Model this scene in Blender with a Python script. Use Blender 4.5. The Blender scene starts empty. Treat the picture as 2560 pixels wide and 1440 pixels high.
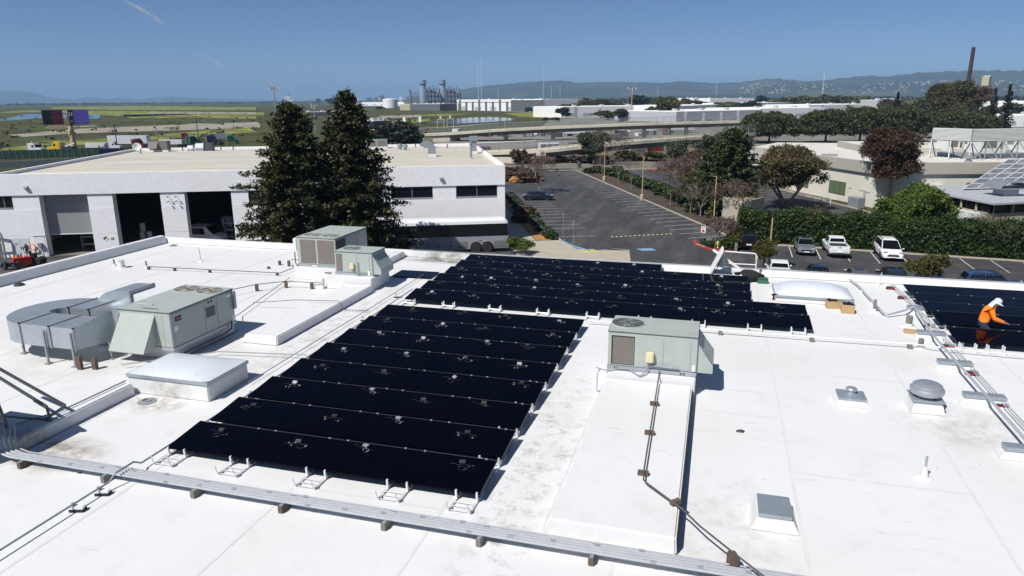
import bpy, bmesh, math, random
import numpy as np
from mathutils import Vector, Matrix
random.seed(7); RNG = np.random.default_rng(11)
PI = math.pi; RAD = math.radians
scn = bpy.context.scene; COL = scn.collection

# ------------------------------------------------------------------ camera, sky, sun, exposure
cam = bpy.data.cameras.new('camera'); camo = bpy.data.objects.new('camera', cam); COL.objects.link(camo)
cam.sensor_width = 36.0; cam.lens = 36.0 * 1780 / 2560
cam.clip_start = 0.3; cam.clip_end = 90000
camo.location = (0, 0, 15.6)
camo.rotation_euler = (Matrix.Rotation(RAD(16.0), 3, 'Z') @ Matrix.Rotation(RAD(90 - 14.9), 3, 'X') @ Matrix.Rotation(RAD(-0.4), 3, 'Z')).to_euler()
scn.camera = camo
SUN_EL, SUN_AZ = RAD(52.0), RAD(208.8)          # clockwise from +Y
wld = bpy.data.worlds.new('World'); scn.world = wld; wld.use_nodes = True
wn = wld.node_tree; wn.nodes.clear()
wo = wn.nodes.new('ShaderNodeOutputWorld'); wb = wn.nodes.new('ShaderNodeBackground'); ws = wn.nodes.new('ShaderNodeTexSky')
ws.sky_type = 'NISHITA'; ws.sun_disc = False; ws.sun_elevation = SUN_EL; ws.sun_rotation = SUN_AZ
ws.altitude = 0; ws.air_density = 0.52; ws.dust_density = 0.3; ws.ozone_density = 7.0
wb.inputs[1].default_value = 0.077
wn.links.new(ws.outputs[0], wb.inputs[0]); wn.links.new(wb.outputs[0], wo.inputs[0])
sun = bpy.data.lights.new('sun', 'SUN'); suno = bpy.data.objects.new('sun', sun); COL.objects.link(suno)
sun.energy = 4.9; sun.angle = RAD(0.53); sun.color = (1.0, 0.965, 0.91)
sd = Vector((math.sin(SUN_AZ) * math.cos(SUN_EL), math.cos(SUN_AZ) * math.cos(SUN_EL), math.sin(SUN_EL)))
suno.rotation_euler = (-sd).to_track_quat('-Z', 'Y').to_euler(); suno.location = (0, 0, 80)
scn.view_settings.view_transform = 'Standard'; scn.view_settings.look = 'None'
scn.view_settings.exposure = 0.12; scn.view_settings.gamma = 1.0; scn.view_settings.use_curve_mapping = False
scn.cycles.max_bounces = 5; scn.cycles.transparent_max_bounces = 8; scn.cycles.volume_bounces = 0

# ------------------------------------------------------------------ materials
M = {}
def srgb(r, g, b):
    return tuple(((c / 255) / 12.92 if c / 255 <= 0.04045 else ((c / 255 + 0.055) / 1.055) ** 2.4) for c in (r, g, b))
def mat(name, col, rough=0.6, metal=0.0, var=0.0, vs=1.0, bump=0.0, bs=20.0, spec=0.5, dirt=None, dcol=(0.2, 0.18, 0.15), dlo=0.55, dhi=0.75, stretch=(1, 1, 1), world=False, island=0.0):
    m = bpy.data.materials.new(name); m.use_nodes = True; nt = m.node_tree; b = nt.nodes['Principled BSDF']
    b.inputs['Roughness'].default_value = rough; b.inputs['Metallic'].default_value = metal
    b.inputs['Specular IOR Level'].default_value = spec
    b.inputs['Base Color'].default_value = (*col, 1)
    N, L = nt.nodes.new, nt.links.new
    if var or bump or dirt or island:
        if world:
            tc = N('ShaderNodeNewGeometry').outputs['Position']
        else:
            tc = N('ShaderNodeTexCoord').outputs['Object']
        mp = N('ShaderNodeMapping'); mp.inputs['Scale'].default_value = stretch; L(tc, mp.inputs[0]); tc = mp.outputs[0]
        out = None
        if var:
            n = N('ShaderNodeTexNoise'); n.inputs['Scale'].default_value = vs; n.inputs['Detail'].default_value = 6; n.inputs['Roughness'].default_value = 0.62; L(tc, n.inputs[0])
            mr = N('ShaderNodeMapRange'); mr.inputs[1].default_value = 0.25; mr.inputs[2].default_value = 0.75; mr.inputs[3].default_value = 1 - var; mr.inputs[4].default_value = 1 + var; L(n.outputs[0], mr.inputs[0])
            mx = N('ShaderNodeMix'); mx.data_type = 'RGBA'; mx.blend_type = 'MULTIPLY'; mx.inputs[0].default_value = 1; mx.inputs[6].default_value = (*col, 1); L(mr.outputs[0], mx.inputs[7]); out = mx.outputs[2]
        if dirt:
            n = N('ShaderNodeTexNoise'); n.inputs['Scale'].default_value = dirt; n.inputs['Detail'].default_value = 8; n.inputs['Roughness'].default_value = 0.7; L(tc, n.inputs[0])
            mr = N('ShaderNodeMapRange'); mr.inputs[1].default_value = dlo; mr.inputs[2].default_value = dhi; L(n.outputs[0], mr.inputs[0])
            mx = N('ShaderNodeMix'); mx.data_type = 'RGBA'; L(mr.outputs[0], mx.inputs[0]); mx.inputs[7].default_value = (*dcol, 1)
            if out: L(out, mx.inputs[6])
            else: mx.inputs[6].default_value = (*col, 1)
            out = mx.outputs[2]
        if island:
            g = N('ShaderNodeNewGeometry'); mr = N('ShaderNodeMapRange'); mr.inputs[3].default_value = 1 - island; mr.inputs[4].default_value = 1 + island; L(g.outputs['Random Per Island'], mr.inputs[0])
            mx = N('ShaderNodeMix'); mx.data_type = 'RGBA'; mx.blend_type = 'MULTIPLY'; mx.inputs[0].default_value = 1; L(mr.outputs[0], mx.inputs[7])
            if out: L(out, mx.inputs[6])
            else: mx.inputs[6].default_value = (*col, 1)
            out = mx.outputs[2]
        if out: L(out, b.inputs['Base Color'])
        if bump:
            n = N('ShaderNodeTexNoise'); n.inputs['Scale'].default_value = bs; n.inputs['Detail'].default_value = 4; L(tc, n.inputs[0])
            bp = N('ShaderNodeBump'); bp.inputs['Strength'].default_value = bump; bp.inputs['Distance'].default_value = 0.05; L(n.outputs[0], bp.inputs['Height']); L(bp.outputs[0], b.inputs['Normal'])
    M[name] = m; return m
def leafmat(name, c1, c2, trans=0.25, rough=0.55):
    """foliage: colour runs between two leaf colours leaf by leaf and clump by clump"""
    m = bpy.data.materials.new(name); m.use_nodes = True; nt = m.node_tree; b = nt.nodes['Principled BSDF']; N, L = nt.nodes.new, nt.links.new
    g = N('ShaderNodeNewGeometry'); n = N('ShaderNodeTexNoise'); n.inputs['Scale'].default_value = 0.9; n.inputs['Detail'].default_value = 3
    tc = N('ShaderNodeTexCoord'); L(tc.outputs['Object'], n.inputs[0])
    ad = N('ShaderNodeMath'); ad.operation = 'ADD'; L(g.outputs['Random Per Island'], ad.inputs[0]); L(n.outputs[0], ad.inputs[1])
    mr = N('ShaderNodeMapRange'); mr.inputs[1].default_value = 0.45; mr.inputs[2].default_value = 1.55; L(ad.outputs[0], mr.inputs[0])
    mx = N('ShaderNodeMix'); mx.data_type = 'RGBA'; mx.inputs[6].default_value = (*c1, 1); mx.inputs[7].default_value = (*c2, 1); L(mr.outputs[0], mx.inputs[0])
    L(mx.outputs[2], b.inputs['Base Color']); b.inputs['Roughness'].default_value = rough; b.inputs['Specular IOR Level'].default_value = 0.3
    t = N('ShaderNodeBsdfTranslucent'); L(mx.outputs[2], t.inputs[0]); ms = N('ShaderNodeMixShader'); ms.inputs[0].default_value = trans
    L(b.outputs[0], ms.inputs[1]); L(t.outputs[0], ms.inputs[2]); L(ms.outputs[0], nt.nodes['Material Output'].inputs[0]); M[name] = m; return m

# roof membrane: white TPO with faint tan staining, scuffs and dirt specks
def roofmat():
    m = bpy.data.materials.new('roof_membrane'); m.use_nodes = True; nt = m.node_tree; b = nt.nodes['Principled BSDF']; N, L = nt.nodes.new, nt.links.new
    pos = N('ShaderNodeNewGeometry').outputs['Position']
    def noise(scale, detail, lo, hi, st=(1, 1, 1), rough=0.6):
        mp = N('ShaderNodeMapping'); mp.inputs['Scale'].default_value = st; L(pos, mp.inputs[0])
        n = N('ShaderNodeTexNoise'); n.inputs['Scale'].default_value = scale; n.inputs['Detail'].default_value = detail; n.inputs['Roughness'].default_value = rough; L(mp.outputs[0], n.inputs[0])
        r = N('ShaderNodeMapRange'); r.inputs[1].default_value = lo; r.inputs[2].default_value = hi; L(n.outputs[0], r.inputs[0]); return r.outputs[0]
    def mix(f, a, bcol, amt=1.0):
        mu = N('ShaderNodeMath'); mu.operation = 'MULTIPLY'; mu.inputs[1].default_value = amt; L(f, mu.inputs[0])
        x = N('ShaderNodeMix'); x.data_type = 'RGBA'; L(mu.outputs[0], x.inputs[0])
        if isinstance(a, tuple): x.inputs[6].default_value = (*a, 1)
        else: L(a, x.inputs[6])
        x.inputs[7].default_value = (*bcol, 1); return x.outputs[2]
    c = mix(noise(0.22, 5, 0.42, 0.72), (0.70, 0.705, 0.71), (0.64, 0.628, 0.595), 0.55)      # broad ponding stains
    c = mix(noise(1.3, 7, 0.55, 0.8, rough=0.7), c, (0.52, 0.495, 0.445), 0.42)
    c = mix(noise(3.0, 6, 0.66, 0.74, (0.35, 1.6, 1)), c, (0.42, 0.40, 0.375), 0.4)             # scuffs along the laps
    c = mix(noise(0.9, 8, 0.56, 0.70, (1, 0.5, 1), 0.75), c, (0.58, 0.565, 0.52), 0.4)        # foot traffic and dried puddles
    c = mix(noise(7.0, 3, 0.73, 0.78), c, (0.22, 0.21, 0.195), 0.6)                            # specks
    def spot(cx, cy, rx, ry, c, col, amt, sc, lo, hi):
        mp = N('ShaderNodeMapping'); mp.inputs['Location'].default_value = (-cx / rx, -cy / ry, -8.52); mp.inputs['Scale'].default_value = (1 / rx, 1 / ry, 1); L(pos, mp.inputs[0])
        gr = N('ShaderNodeTexGradient'); gr.gradient_type = 'SPHERICAL'; L(mp.outputs[0], gr.inputs[0])
        r = N('ShaderNodeMapRange'); r.inputs[1].default_value = 0.0; r.inputs[2].default_value = 0.6; L(gr.outputs['Fac'], r.inputs[0])
        m2 = N('ShaderNodeMath'); m2.operation = 'MULTIPLY'; L(r.outputs[0], m2.inputs[0]); L(noise(sc, 8, lo, hi, rough=0.75), m2.inputs[1]); return mix(m2.outputs[0], c, col, amt)
    c = spot(-3.1, 12.5, 1.1, 6.5, c, (0.36, 0.335, 0.30), 0.75, 3.2, 0.50, 0.66)          # scuffed walkway beside the front array
    c = spot(-13.0, 10.3, 1.6, 0.9, c, (0.26, 0.23, 0.17), 0.95, 2.2, 0.36, 0.6)            # grime where the chase drains
    c = spot(-12.7, 13.0, 1.0, 0.7, c, (0.34, 0.31, 0.25), 0.9, 2.8, 0.40, 0.6)
    c = spot(-11.4, 29.5, 3.0, 0.8, c, (0.17, 0.16, 0.12), 0.95, 1.6, 0.34, 0.6)            # moss at the far gutter
    c = spot(-11.6, 19.0, 0.8, 7.0, c, (0.40, 0.375, 0.33), 0.7, 2.4, 0.46, 0.64)
    c = spot(-17.5, 15.5, 3.2, 2.6, c, (0.50, 0.47, 0.41), 0.8, 0.9, 0.36, 0.62)           # ponding under the ducts
    c = spot(5.6, 16.6, 1.6, 1.6, c, (0.46, 0.44, 0.39), 0.7, 1.8, 0.42, 0.62)
    c = spot(0.6, 11.0, 1.4, 2.6, c, (0.47, 0.45, 0.41), 0.6, 1.3, 0.45, 0.65)
    L(c, b.inputs['Base Color']); b.inputs['Roughness'].default_value = 0.55; b.inputs['Specular IOR Level'].default_value = 0.35
    n = N('ShaderNodeTexNoise'); n.inputs['Scale'].default_value = 1.1; n.inputs['Detail'].default_value = 5; L(pos, n.inputs[0])
    bp = N('ShaderNodeBump'); bp.inputs['Strength'].default_value = 0.4; bp.inputs['Distance'].default_value = 0.06; L(n.outputs[0], bp.inputs['Height']); L(bp.outputs[0], b.inputs['Normal'])
    M['roof_membrane'] = m
roofmat()
mat('seam', (0.655, 0.65, 0.64), 0.6, var=0.06, vs=3, world=True)
mat('white_paint', (0.78, 0.78, 0.77), 0.45, var=0.04, vs=2)
mat('white_metal', (0.74, 0.75, 0.76), 0.35, metal=0.0, var=0.05, vs=4)
mat('hvac', srgb(166, 174, 168), 0.45, var=0.06, vs=2.5, dirt=3.5, dcol=srgb(140, 140, 128), dlo=0.6, dhi=0.85)
mat('hvac_base', srgb(168, 172, 178), 0.4, metal=0.3, var=0.1, vs=6)
mat('coil', srgb(118, 112, 106), 0.75, var=0.08, vs=9, bump=0.3, bs=60)
mat('galv', srgb(172, 180, 186), 0.42, metal=0.55, var=0.1, vs=2.2, dirt=2.0, dcol=srgb(150, 158, 165), dlo=0.5, dhi=0.7)
mat('galv_dull', srgb(150, 156, 160), 0.5, metal=0.35, var=0.12, vs=3)
mat('conduit', srgb(184, 188, 192), 0.42, metal=0.3, var=0.08, vs=5)
mat('dark_steel', srgb(84, 90, 94), 0.55, metal=0.4, var=0.12, vs=6)
mat('strut', (0.72, 0.73, 0.74), 0.4, metal=0.3)
mat('black', (0.012, 0.012, 0.013), 0.6)
mat('dark', (0.03, 0.031, 0.034), 0.6)
mat('rubber', (0.022, 0.022, 0.023), 0.85)
mat('panel_glass', (0.0012, 0.0015, 0.0045), 0.06, spec=0.065, var=0.2, vs=0.8)
mat('panel_frame', (0.0013, 0.0015, 0.004), 0.12, spec=0.065)
mat('silver', (0.66, 0.67, 0.69), 0.3, metal=0.6)
mat('wood_block', srgb(96, 82, 72), 0.85, var=0.35, vs=9)
mat('grey_block', srgb(120, 116, 110), 0.85, var=0.25, vs=9)
mat('cardboard', srgb(178, 150, 112), 0.85, var=0.1, vs=8)
mat('dome', (0.62, 0.66, 0.71), 0.35, var=0.06, vs=1.5, dirt=2.5, dcol=(0.5, 0.49, 0.47), dlo=0.55, dhi=0.8)
mat('red', srgb(190, 38, 32), 0.5, var=0.1, vs=3)
mat('red_kerb', srgb(170, 62, 48), 0.8, var=0.2, vs=3)
mat('orange', srgb(250, 128, 22), 0.8, var=0.08, vs=6)
mat('green_plastic', srgb(58, 110, 88), 0.4)
mat('cloth_black', (0.012, 0.012, 0.014), 0.9, var=0.4, vs=6)
mat('hat', srgb(205, 212, 226), 0.85)
mat('skin', srgb(176, 120, 92), 0.6)
mat('denim', srgb(44, 52, 74), 0.9, var=0.15, vs=8)
mat('navy', srgb(30, 36, 56), 0.85)
mat('hair', (0.012, 0.009, 0.007), 0.6)
mat('copper_brown', srgb(118, 96, 82), 0.6, metal=0.2, var=0.3, vs=8)
mat('old_pipe', srgb(92, 86, 82), 0.6, metal=0.2, var=0.3, vs=8)
mat('stucco', srgb(238, 238, 240), 0.85, var=0.05, vs=1.2, bump=0.35, bs=11, dirt=4.5, dcol=srgb(196, 198, 206), dlo=0.54, dhi=0.85)
mat('smooth_white', srgb(240, 240, 242), 0.8, var=0.03, vs=1.5)
mat('tar_roof', srgb(178, 172, 158), 0.9, var=0.14, vs=0.5, dirt=0.8, dcol=srgb(214, 209, 198), dlo=0.42, dhi=0.72, stretch=(0.12, 1.8, 1))
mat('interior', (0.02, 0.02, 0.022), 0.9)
mat('shutter', srgb(150, 152, 152), 0.6, var=0.05, vs=3)
mat('glass_dark', (0.008, 0.010, 0.012), 0.06, spec=0.6)
mat('glass_car', (0.010, 0.013, 0.017), 0.05, spec=0.7)
mat('glass_green', srgb(96, 112, 84), 0.12, spec=0.6)
mat('door_white', srgb(206, 212, 216), 0.5, var=0.03, vs=2)
mat('asphalt', (0.040, 0.040, 0.044), 0.9, var=0.25, vs=0.3, bump=0.15, bs=60, dirt=0.5, dcol=(0.085, 0.08, 0.074), dlo=0.45, dhi=0.8, world=True)
mat('asphalt_dark', (0.042, 0.043, 0.048), 0.9, var=0.3, vs=0.5, dirt=0.35, dcol=(0.10, 0.094, 0.086), dlo=0.47, dhi=0.72, stretch=(1.1, 0.22, 1), world=True)
mat('road', (0.16, 0.15, 0.13), 0.9, var=0.12, vs=0.2, dirt=0.4, dcol=(0.20, 0.185, 0.16), world=True)
mat('concrete', srgb(172, 164, 148), 0.85, var=0.10, vs=0.8, dirt=1.2, dcol=srgb(146, 138, 122), dlo=0.5, dhi=0.8)
mat('concrete_dark', srgb(120, 114, 104), 0.85, var=0.12, vs=0.5)
mat('kerb', srgb(176, 168, 152), 0.85, var=0.1, vs=1.0)
mat('line_paint', (0.58, 0.57, 0.55), 0.7, dirt=2.0, dcol=(0.16, 0.16, 0.16), dlo=0.5, dhi=0.72, world=True)
mat('yellow_paint', srgb(206, 190, 96), 0.7, var=0.15, vs=2)
mat('cream_paint', srgb(212, 204, 168), 0.7, var=0.15, vs=2)
mat('blue_paint', srgb(120, 160, 190), 0.7, var=0.15, vs=2)
mat('soil', (0.062, 0.047, 0.036), 0.95, var=0.35, vs=0.8, bump=0.6, bs=5, world=True)
mat('mulch', srgb(168, 120, 70), 0.95, var=0.3, vs=1.5, bump=0.5, bs=8, world=True)
mat('bark', (0.075, 0.055, 0.042), 0.9, var=0.3, vs=5, bump=0.6, bs=18, stretch=(1, 1, 0.25))
mat('bark_pale', (0.30, 0.25, 0.215), 0.9, var=0.4, vs=3, bump=0.5, bs=14, stretch=(1, 1, 0.4))
mat('twig', (0.15, 0.115, 0.10), 0.9, var=0.2, vs=4)
mat('twig_pale', (0.24, 0.20, 0.165), 0.9, var=0.2, vs=4)
leafmat('leaf_redwood', (0.011, 0.018, 0.007), (0.080, 0.080, 0.026), 0.12)
leafmat('leaf_hedge', (0.012, 0.030, 0.008), (0.062, 0.105, 0.024), 0.2)
leafmat('leaf_bright', (0.040, 0.078, 0.012), (0.150, 0.210, 0.038), 0.3)
leafmat('leaf_pine', (0.022, 0.034, 0.012), (0.105, 0.118, 0.042), 0.18)
leafmat('leaf_grey', (0.030, 0.042, 0.024), (0.130, 0.148, 0.092), 0.15)
leafmat('leaf_olive', (0.035, 0.036, 0.016), (0.125, 0.115, 0.050), 0.2)
leafmat('leaf_bronze', (0.028, 0.016, 0.010), (0.110, 0.062, 0.034), 0.2)
leafmat('leaf_bronze_green', (0.048, 0.044, 0.018), (0.165, 0.130, 0.062), 0.22)
leafmat('leaf_rust', (0.060, 0.038, 0.022), (0.150, 0.098, 0.058), 0.15)
leafmat('leaf_yellow', (0.050, 0.052, 0.012), (0.140, 0.125, 0.030), 0.25)
leafmat('leaf_spring', (0.060, 0.075, 0.030), (0.170, 0.185, 0.085), 0.25)
leafmat('leaf_bud', (0.090, 0.062, 0.050), (0.200, 0.150, 0.125), 0.2)
leafmat('leaf_lavender', (0.050, 0.065, 0.050), (0.130, 0.150, 0.120), 0.15)
leafmat('leaf_dark', (0.010, 0.016, 0.008), (0.040, 0.050, 0.022), 0.1)

# ------------------------------------------------------------------ mesh builder
class MB:
    def __init__(s): s.v = []; s.f = []
    def add(s, vs, fs):
        o = len(s.v); s.v += [tuple(p) for p in vs]; s.f += [tuple(i + o for i in f) for f in fs]; return s
    def box(s, x0, y0, z0, x1, y1, z1):
        return s.add([(x0, y0, z0), (x1, y0, z0), (x1, y1, z0), (x0, y1, z0), (x0, y0, z1), (x1, y0, z1), (x1, y1, z1), (x0, y1, z1)],
                     [(0, 3, 2, 1), (4, 5, 6, 7), (0, 1, 5, 4), (1, 2, 6, 5), (2, 3, 7, 6), (3, 0, 4, 7)])
    def cbox(s, c, d, rz=0.0, rx=0.0, ry=0.0):
        m = Matrix.Translation(c) @ Matrix.Rotation(rz, 4, 'Z') @ Matrix.Rotation(ry, 4, 'Y') @ Matrix.Rotation(rx, 4, 'X'); h = [x / 2 for x in d]
        vs = [m @ Vector((a * h[0], b * h[1], c2 * h[2])) for c2 in (-1, 1) for a, b in ((-1, -1), (1, -1), (1, 1), (-1, 1))]
        return s.add(vs, [(0, 3, 2, 1), (4, 5, 6, 7), (0, 1, 5, 4), (1, 2, 6, 5), (2, 3, 7, 6), (3, 0, 4, 7)])
    def bar(s, p, q, w, h=None):
        p, q = Vector(p), Vector(q); h = h or w; d = (q - p).normalized()
        u = d.cross(Vector((0, 0, 1)))
        if u.length < 1e-4: u = Vector((1, 0, 0))
        u.normalize(); n = u.cross(d)
        vs = [e + u * (a * w / 2) + n * (b * h / 2) for e in (p, q) for a, b in ((-1, -1), (1, -1), (1, 1), (-1, 1))]
        return s.add(vs, [(0, 3, 2, 1), (4, 5, 6, 7), (0, 1, 5, 4), (1, 2, 6, 5), (2, 3, 7, 6), (3, 0, 4, 7)])
    def tube(s, pts, r, n=8, cap=True):
        pts = [Vector(p) for p in pts]; R = r if isinstance(r, (list, tuple)) else [r] * len(pts); vs = []; fs = []
        u = None
        for i, p in enumerate(pts):
            d = (pts[min(i + 1, len(pts) - 1)] - pts[max(i - 1, 0)])
            if d.length < 1e-9: d = Vector((0, 0, 1))
            d.normalize()
            if u is None:
                u = d.cross(Vector((0, 0, 1)))
                if u.length < 1e-3: u = Vector((1, 0, 0))
            u = (u - d * u.dot(d))
            if u.length < 1e-6: u = d.orthogonal()
            u.normalize(); w = d.cross(u)
            for k in range(n):
                a = 2 * PI * k / n; vs.append(p + (u * math.cos(a) + w * math.sin(a)) * R[i])
        for i in range(len(pts) - 1):
            for k in range(n): fs.append((i * n + k, i * n + (k + 1) % n, (i + 1) * n + (k + 1) % n, (i + 1) * n + k))
        if cap: fs += [tuple(range(n - 1, -1, -1)), tuple(range((len(pts) - 1) * n, len(pts) * n))]
        return s.add(vs, fs)
    def lathe(s, prof, n=20, c=(0, 0, 0)):
        vs = []; fs = []
        for r, z in prof:
            for k in range(n):
                a = 2 * PI * k / n; vs.append((c[0] + r * math.cos(a), c[1] + r * math.sin(a), c[2] + z))
        for i in range(len(prof) - 1):
            for k in range(n): fs.append((i * n + k, i * n + (k + 1) % n, (i + 1) * n + (k + 1) % n, (i + 1) * n + k))
        fs += [tuple(range(n - 1, -1, -1)), tuple(range((len(prof) - 1) * n, len(prof) * n))]
        return s.add(vs, fs)
    def prism(s, poly, z0, z1):
        n = len(poly); a = sum(poly[i][0] * poly[(i + 1) % n][1] - poly[(i + 1) % n][0] * poly[i][1] for i in range(n))
        if a < 0: poly = poly[::-1]
        return s.add([(x, y, z0) for x, y in poly] + [(x, y, z1) for x, y in poly],
                     [tuple(range(n - 1, -1, -1)), tuple(range(n, 2 * n))] + [(i, (i + 1) % n, (i + 1) % n + n, i + n) for i in range(n)])
    def sect(s, prof, x0, x1):
        """extrude a (y,z) profile along x"""
        n = len(prof); a = sum(prof[i][0] * prof[(i + 1) % n][1] - prof[(i + 1) % n][0] * prof[i][1] for i in range(n))
        if a < 0: prof = prof[::-1]
        return s.add([(x0, y, z) for y, z in prof] + [(x1, y, z) for y, z in prof],
                     [tuple(range(n - 1, -1, -1)), tuple(range(n, 2 * n))] + [(i, (i + 1) % n, (i + 1) % n + n, i + n) for i in range(n)])
    def loft(s, secs, cap=True):
        """list of equal-length rings"""
        n = len(secs[0]); vs = [p for q in secs for p in q]; fs = []
        for i in range(len(secs) - 1):
            for k in range(n): fs.append((i * n + k, i * n + (k + 1) % n, (i + 1) * n + (k + 1) % n, (i + 1) * n + k))
        if cap: fs += [tuple(range(n - 1, -1, -1)), tuple(range((len(secs) - 1) * n, len(secs) * n))]
        return s.add(vs, fs)
    def quad(s, a, b, c, d): return s.add([a, b, c, d], [(0, 1, 2, 3)])
    def poly(s, pts): return s.add(pts, [tuple(range(len(pts)))])
    def mesh(s, name, m, smooth=False, bev=0.0, seg=2):
        me = bpy.data.meshes.new(name); me.from_pydata(s.v, [], s.f); me.update()
        if bev:
            bm = bmesh.new(); bm.from_mesh(me); bmesh.ops.remove_doubles(bm, verts=bm.verts, dist=1e-5)
            es = [e for e in bm.edges if len(e.link_faces) == 2 and e.calc_face_angle(0) > 0.6]
            bmesh.ops.bevel(bm, geom=es, offset=bev, segments=seg, affect='EDGES', clamp_overlap=True); bm.to_mesh(me); bm.free()
        if smooth:
            for p in me.polygons: p.use_smooth = True
        if smooth and smooth != 2:
            me.set_sharp_from_angle(angle=RAD(35))
        me.materials.append(M[m] if isinstance(m, str) else m); return me
    def build(s, name, m, parent=None, loc=(0, 0, 0), rz=0.0, smooth=False, bev=0.0, seg=2):
        o = bpy.data.objects.new(name, s.mesh(name, m, smooth, bev, seg)); COL.objects.link(o); o.location = loc; o.rotation_euler = (0, 0, rz)
        if parent: o.parent = parent
        return o
def tag(o, label=None, cat=None, group=None, kind=None):
    for k, v in (('label', label), ('category', cat), ('group', group), ('kind', kind)):
        if v: o[k] = v
    return o
def thing(name, label, cat, loc=(0, 0, 0), rz=0.0, group=None):
    o = bpy.data.objects.new(name, None); COL.objects.link(o); o.location = loc; o.rotation_euler = (0, 0, rz); o.empty_display_size = 0.3
    return tag(o, label, cat, group)
def kids(o): return [c for c in bpy.data.objects if c.parent == o]
TREES = {}
def protect(root):
    """remember a thing's tree so that copies are quick"""
    ch = {}
    for c in bpy.data.objects:
        if c.parent: ch.setdefault(c.parent, []).append(c)
    def walk(o): return (o, [walk(c) for c in ch.get(o, [])])
    TREES[root] = walk(root); return root
def dup(root, loc, rz=0.0, label=None, group=None, scale=None):
    def cp(t, par):
        o = t[0].copy(); COL.objects.link(o); o.parent = par
        for c in t[1]: cp(c, o)
        return o
    r = cp(TREES[root], None); r.location = loc; r.rotation_euler = (0, 0, rz)
    if scale: r.scale = scale
    if label: r['label'] = label
    if group: r['group'] = group
    return r
def share(o, name, parent, loc, rz=0.0, rot=None):
    """another piece with the same mesh data"""
    c = bpy.data.objects.new(name, o.data); COL.objects.link(c); c.parent = parent; c.location = loc; c.rotation_euler = rot or (0, 0, rz); return c
ORD = ['first', 'second', 'third', 'fourth', 'fifth', 'sixth', 'seventh', 'eighth', 'ninth', 'tenth', 'eleventh', 'twelfth', 'thirteenth', 'fourteenth', 'fifteenth', 'sixteenth', 'seventeenth', 'eighteenth', 'nineteenth', 'twentieth'] + ['%dth' % i for i in range(21, 60)]
def text_obj(txt, size, m, parent, loc, rot, name='lettering', ext=0.002, ax='CENTER'):
    cu = bpy.data.curves.new(name, 'FONT'); cu.body = txt; cu.size = size; cu.extrude = ext; cu.align_x = ax; cu.align_y = 'CENTER'
    o = bpy.data.objects.new(name, cu); COL.objects.link(o)
    dg = bpy.context.evaluated_depsgraph_get(); me = bpy.data.meshes.new_from_object(o.evaluated_get(dg)); bpy.data.objects.remove(o)
    o = bpy.data.objects.new(name, me); COL.objects.link(o); me.materials.clear(); me.materials.append(M[m]); o.parent = parent; o.location = loc; o.rotation_euler = rot; return o
ZR = 8.52          # roof deck height of the near building

# ================================================================== ground, lots, water, hills
def sheet(name, pts, z, m, kind='structure', th=None):
    mb = MB(); mb.poly([(x, y, z) for x, y in pts]) if th is None else mb.prism(pts, z, z + th)
    o = mb.build(name, m); o['kind'] = kind; return o
# marsh ground: brown-green pickleweed with grass and mustard drifts, long streaks
def marsh():
    m = bpy.data.materials.new('marsh'); m.use_nodes = True; nt = m.node_tree; b = nt.nodes['Principled BSDF']; N, L = nt.nodes.new, nt.links.new
    pos = N('ShaderNodeNewGeometry').outputs['Position']
    def nz(st, sc, lo, hi, d=5):
        mp = N('ShaderNodeMapping'); mp.inputs['Rotation'].default_value = (0, 0, -.3); mp.inputs['Scale'].default_value = st; L(pos, mp.inputs[0])
        n = N('ShaderNodeTexNoise'); n.inputs['Scale'].default_value = sc; n.inputs['Detail'].default_value = d; L(mp.outputs[0], n.inputs[0])
        r = N('ShaderNodeMapRange'); r.inputs[1].default_value = lo; r.inputs[2].default_value = hi; L(n.outputs[0], r.inputs[0]); return r.outputs[0]
    def mix(f, a, c):
        x = N('ShaderNodeMix'); x.data_type = 'RGBA'; L(f, x.inputs[0])
        if isinstance(a, tuple): x.inputs[6].default_value = (*a, 1)
        else: L(a, x.inputs[6])
        x.inputs[7].default_value = (*c, 1); return x.outputs[2]
    c = mix(nz((1, 3, 1), .006, .4, .6), (.058, .050, .028), (.070, .080, .028))
    c = mix(nz((1, 2.5, 1), .03, .45, .75), c, (.090, .106, .032))
    c = mix(nz((1, 4, 1), .008, .62, .72), c, (.20, .215, .024))
    c = mix(nz((1, 1, 1), .25, .5, .9), c, (.035, .04, .02))
    L(c, b.inputs['Base Color']); b.inputs['Roughness'].default_value = .95; b.inputs['Specular IOR Level'].default_value = .1; M['marsh'] = m
marsh()
mat('mustard', (.25, .262, .028), .95, var=.35, vs=.05, dirt=.035, dcol=(.075, .088, .026), dlo=.44, dhi=.58, stretch=(1, 2.5, 1), world=True)
mat('mudflat', srgb(150, 144, 128), .9, var=.15, vs=.05, dirt=.06, dcol=srgb(105, 98, 80), dlo=.5, dhi=.65, world=True)
mat('pond', (.030, .045, .062), .09, spec=.6, bump=.06, bs=.6, world=True)
mat('bay', (.035, .055, .075), .25, spec=.5, bump=.2, bs=.05, world=True)
mat('town_ground', (.20, .185, .16), .95, var=.3, vs=.03, dirt=.05, dcol=(.085, .095, .055), dlo=.5, dhi=.65, world=True)
mat('yard', (.088, .080, .070), .95, var=.2, vs=.3, dirt=.5, dcol=(.13, .12, .1), dlo=.5, dhi=.8, world=True)
mat('lawn', (.07, .095, .025), .95, var=.3, vs=.8, world=True)
mat('bank', (.15, .135, .085), .95, var=.35, vs=.4, dirt=.3, dcol=(.09, .1, .04), dlo=.45, dhi=.65, world=True)
mat('hill', (.044, .058, .050), .95, var=.35, vs=.0018, dirt=.0012, dcol=(.095, .105, .068), dlo=.5, dhi=.62, world=True, spec=.1)
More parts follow.
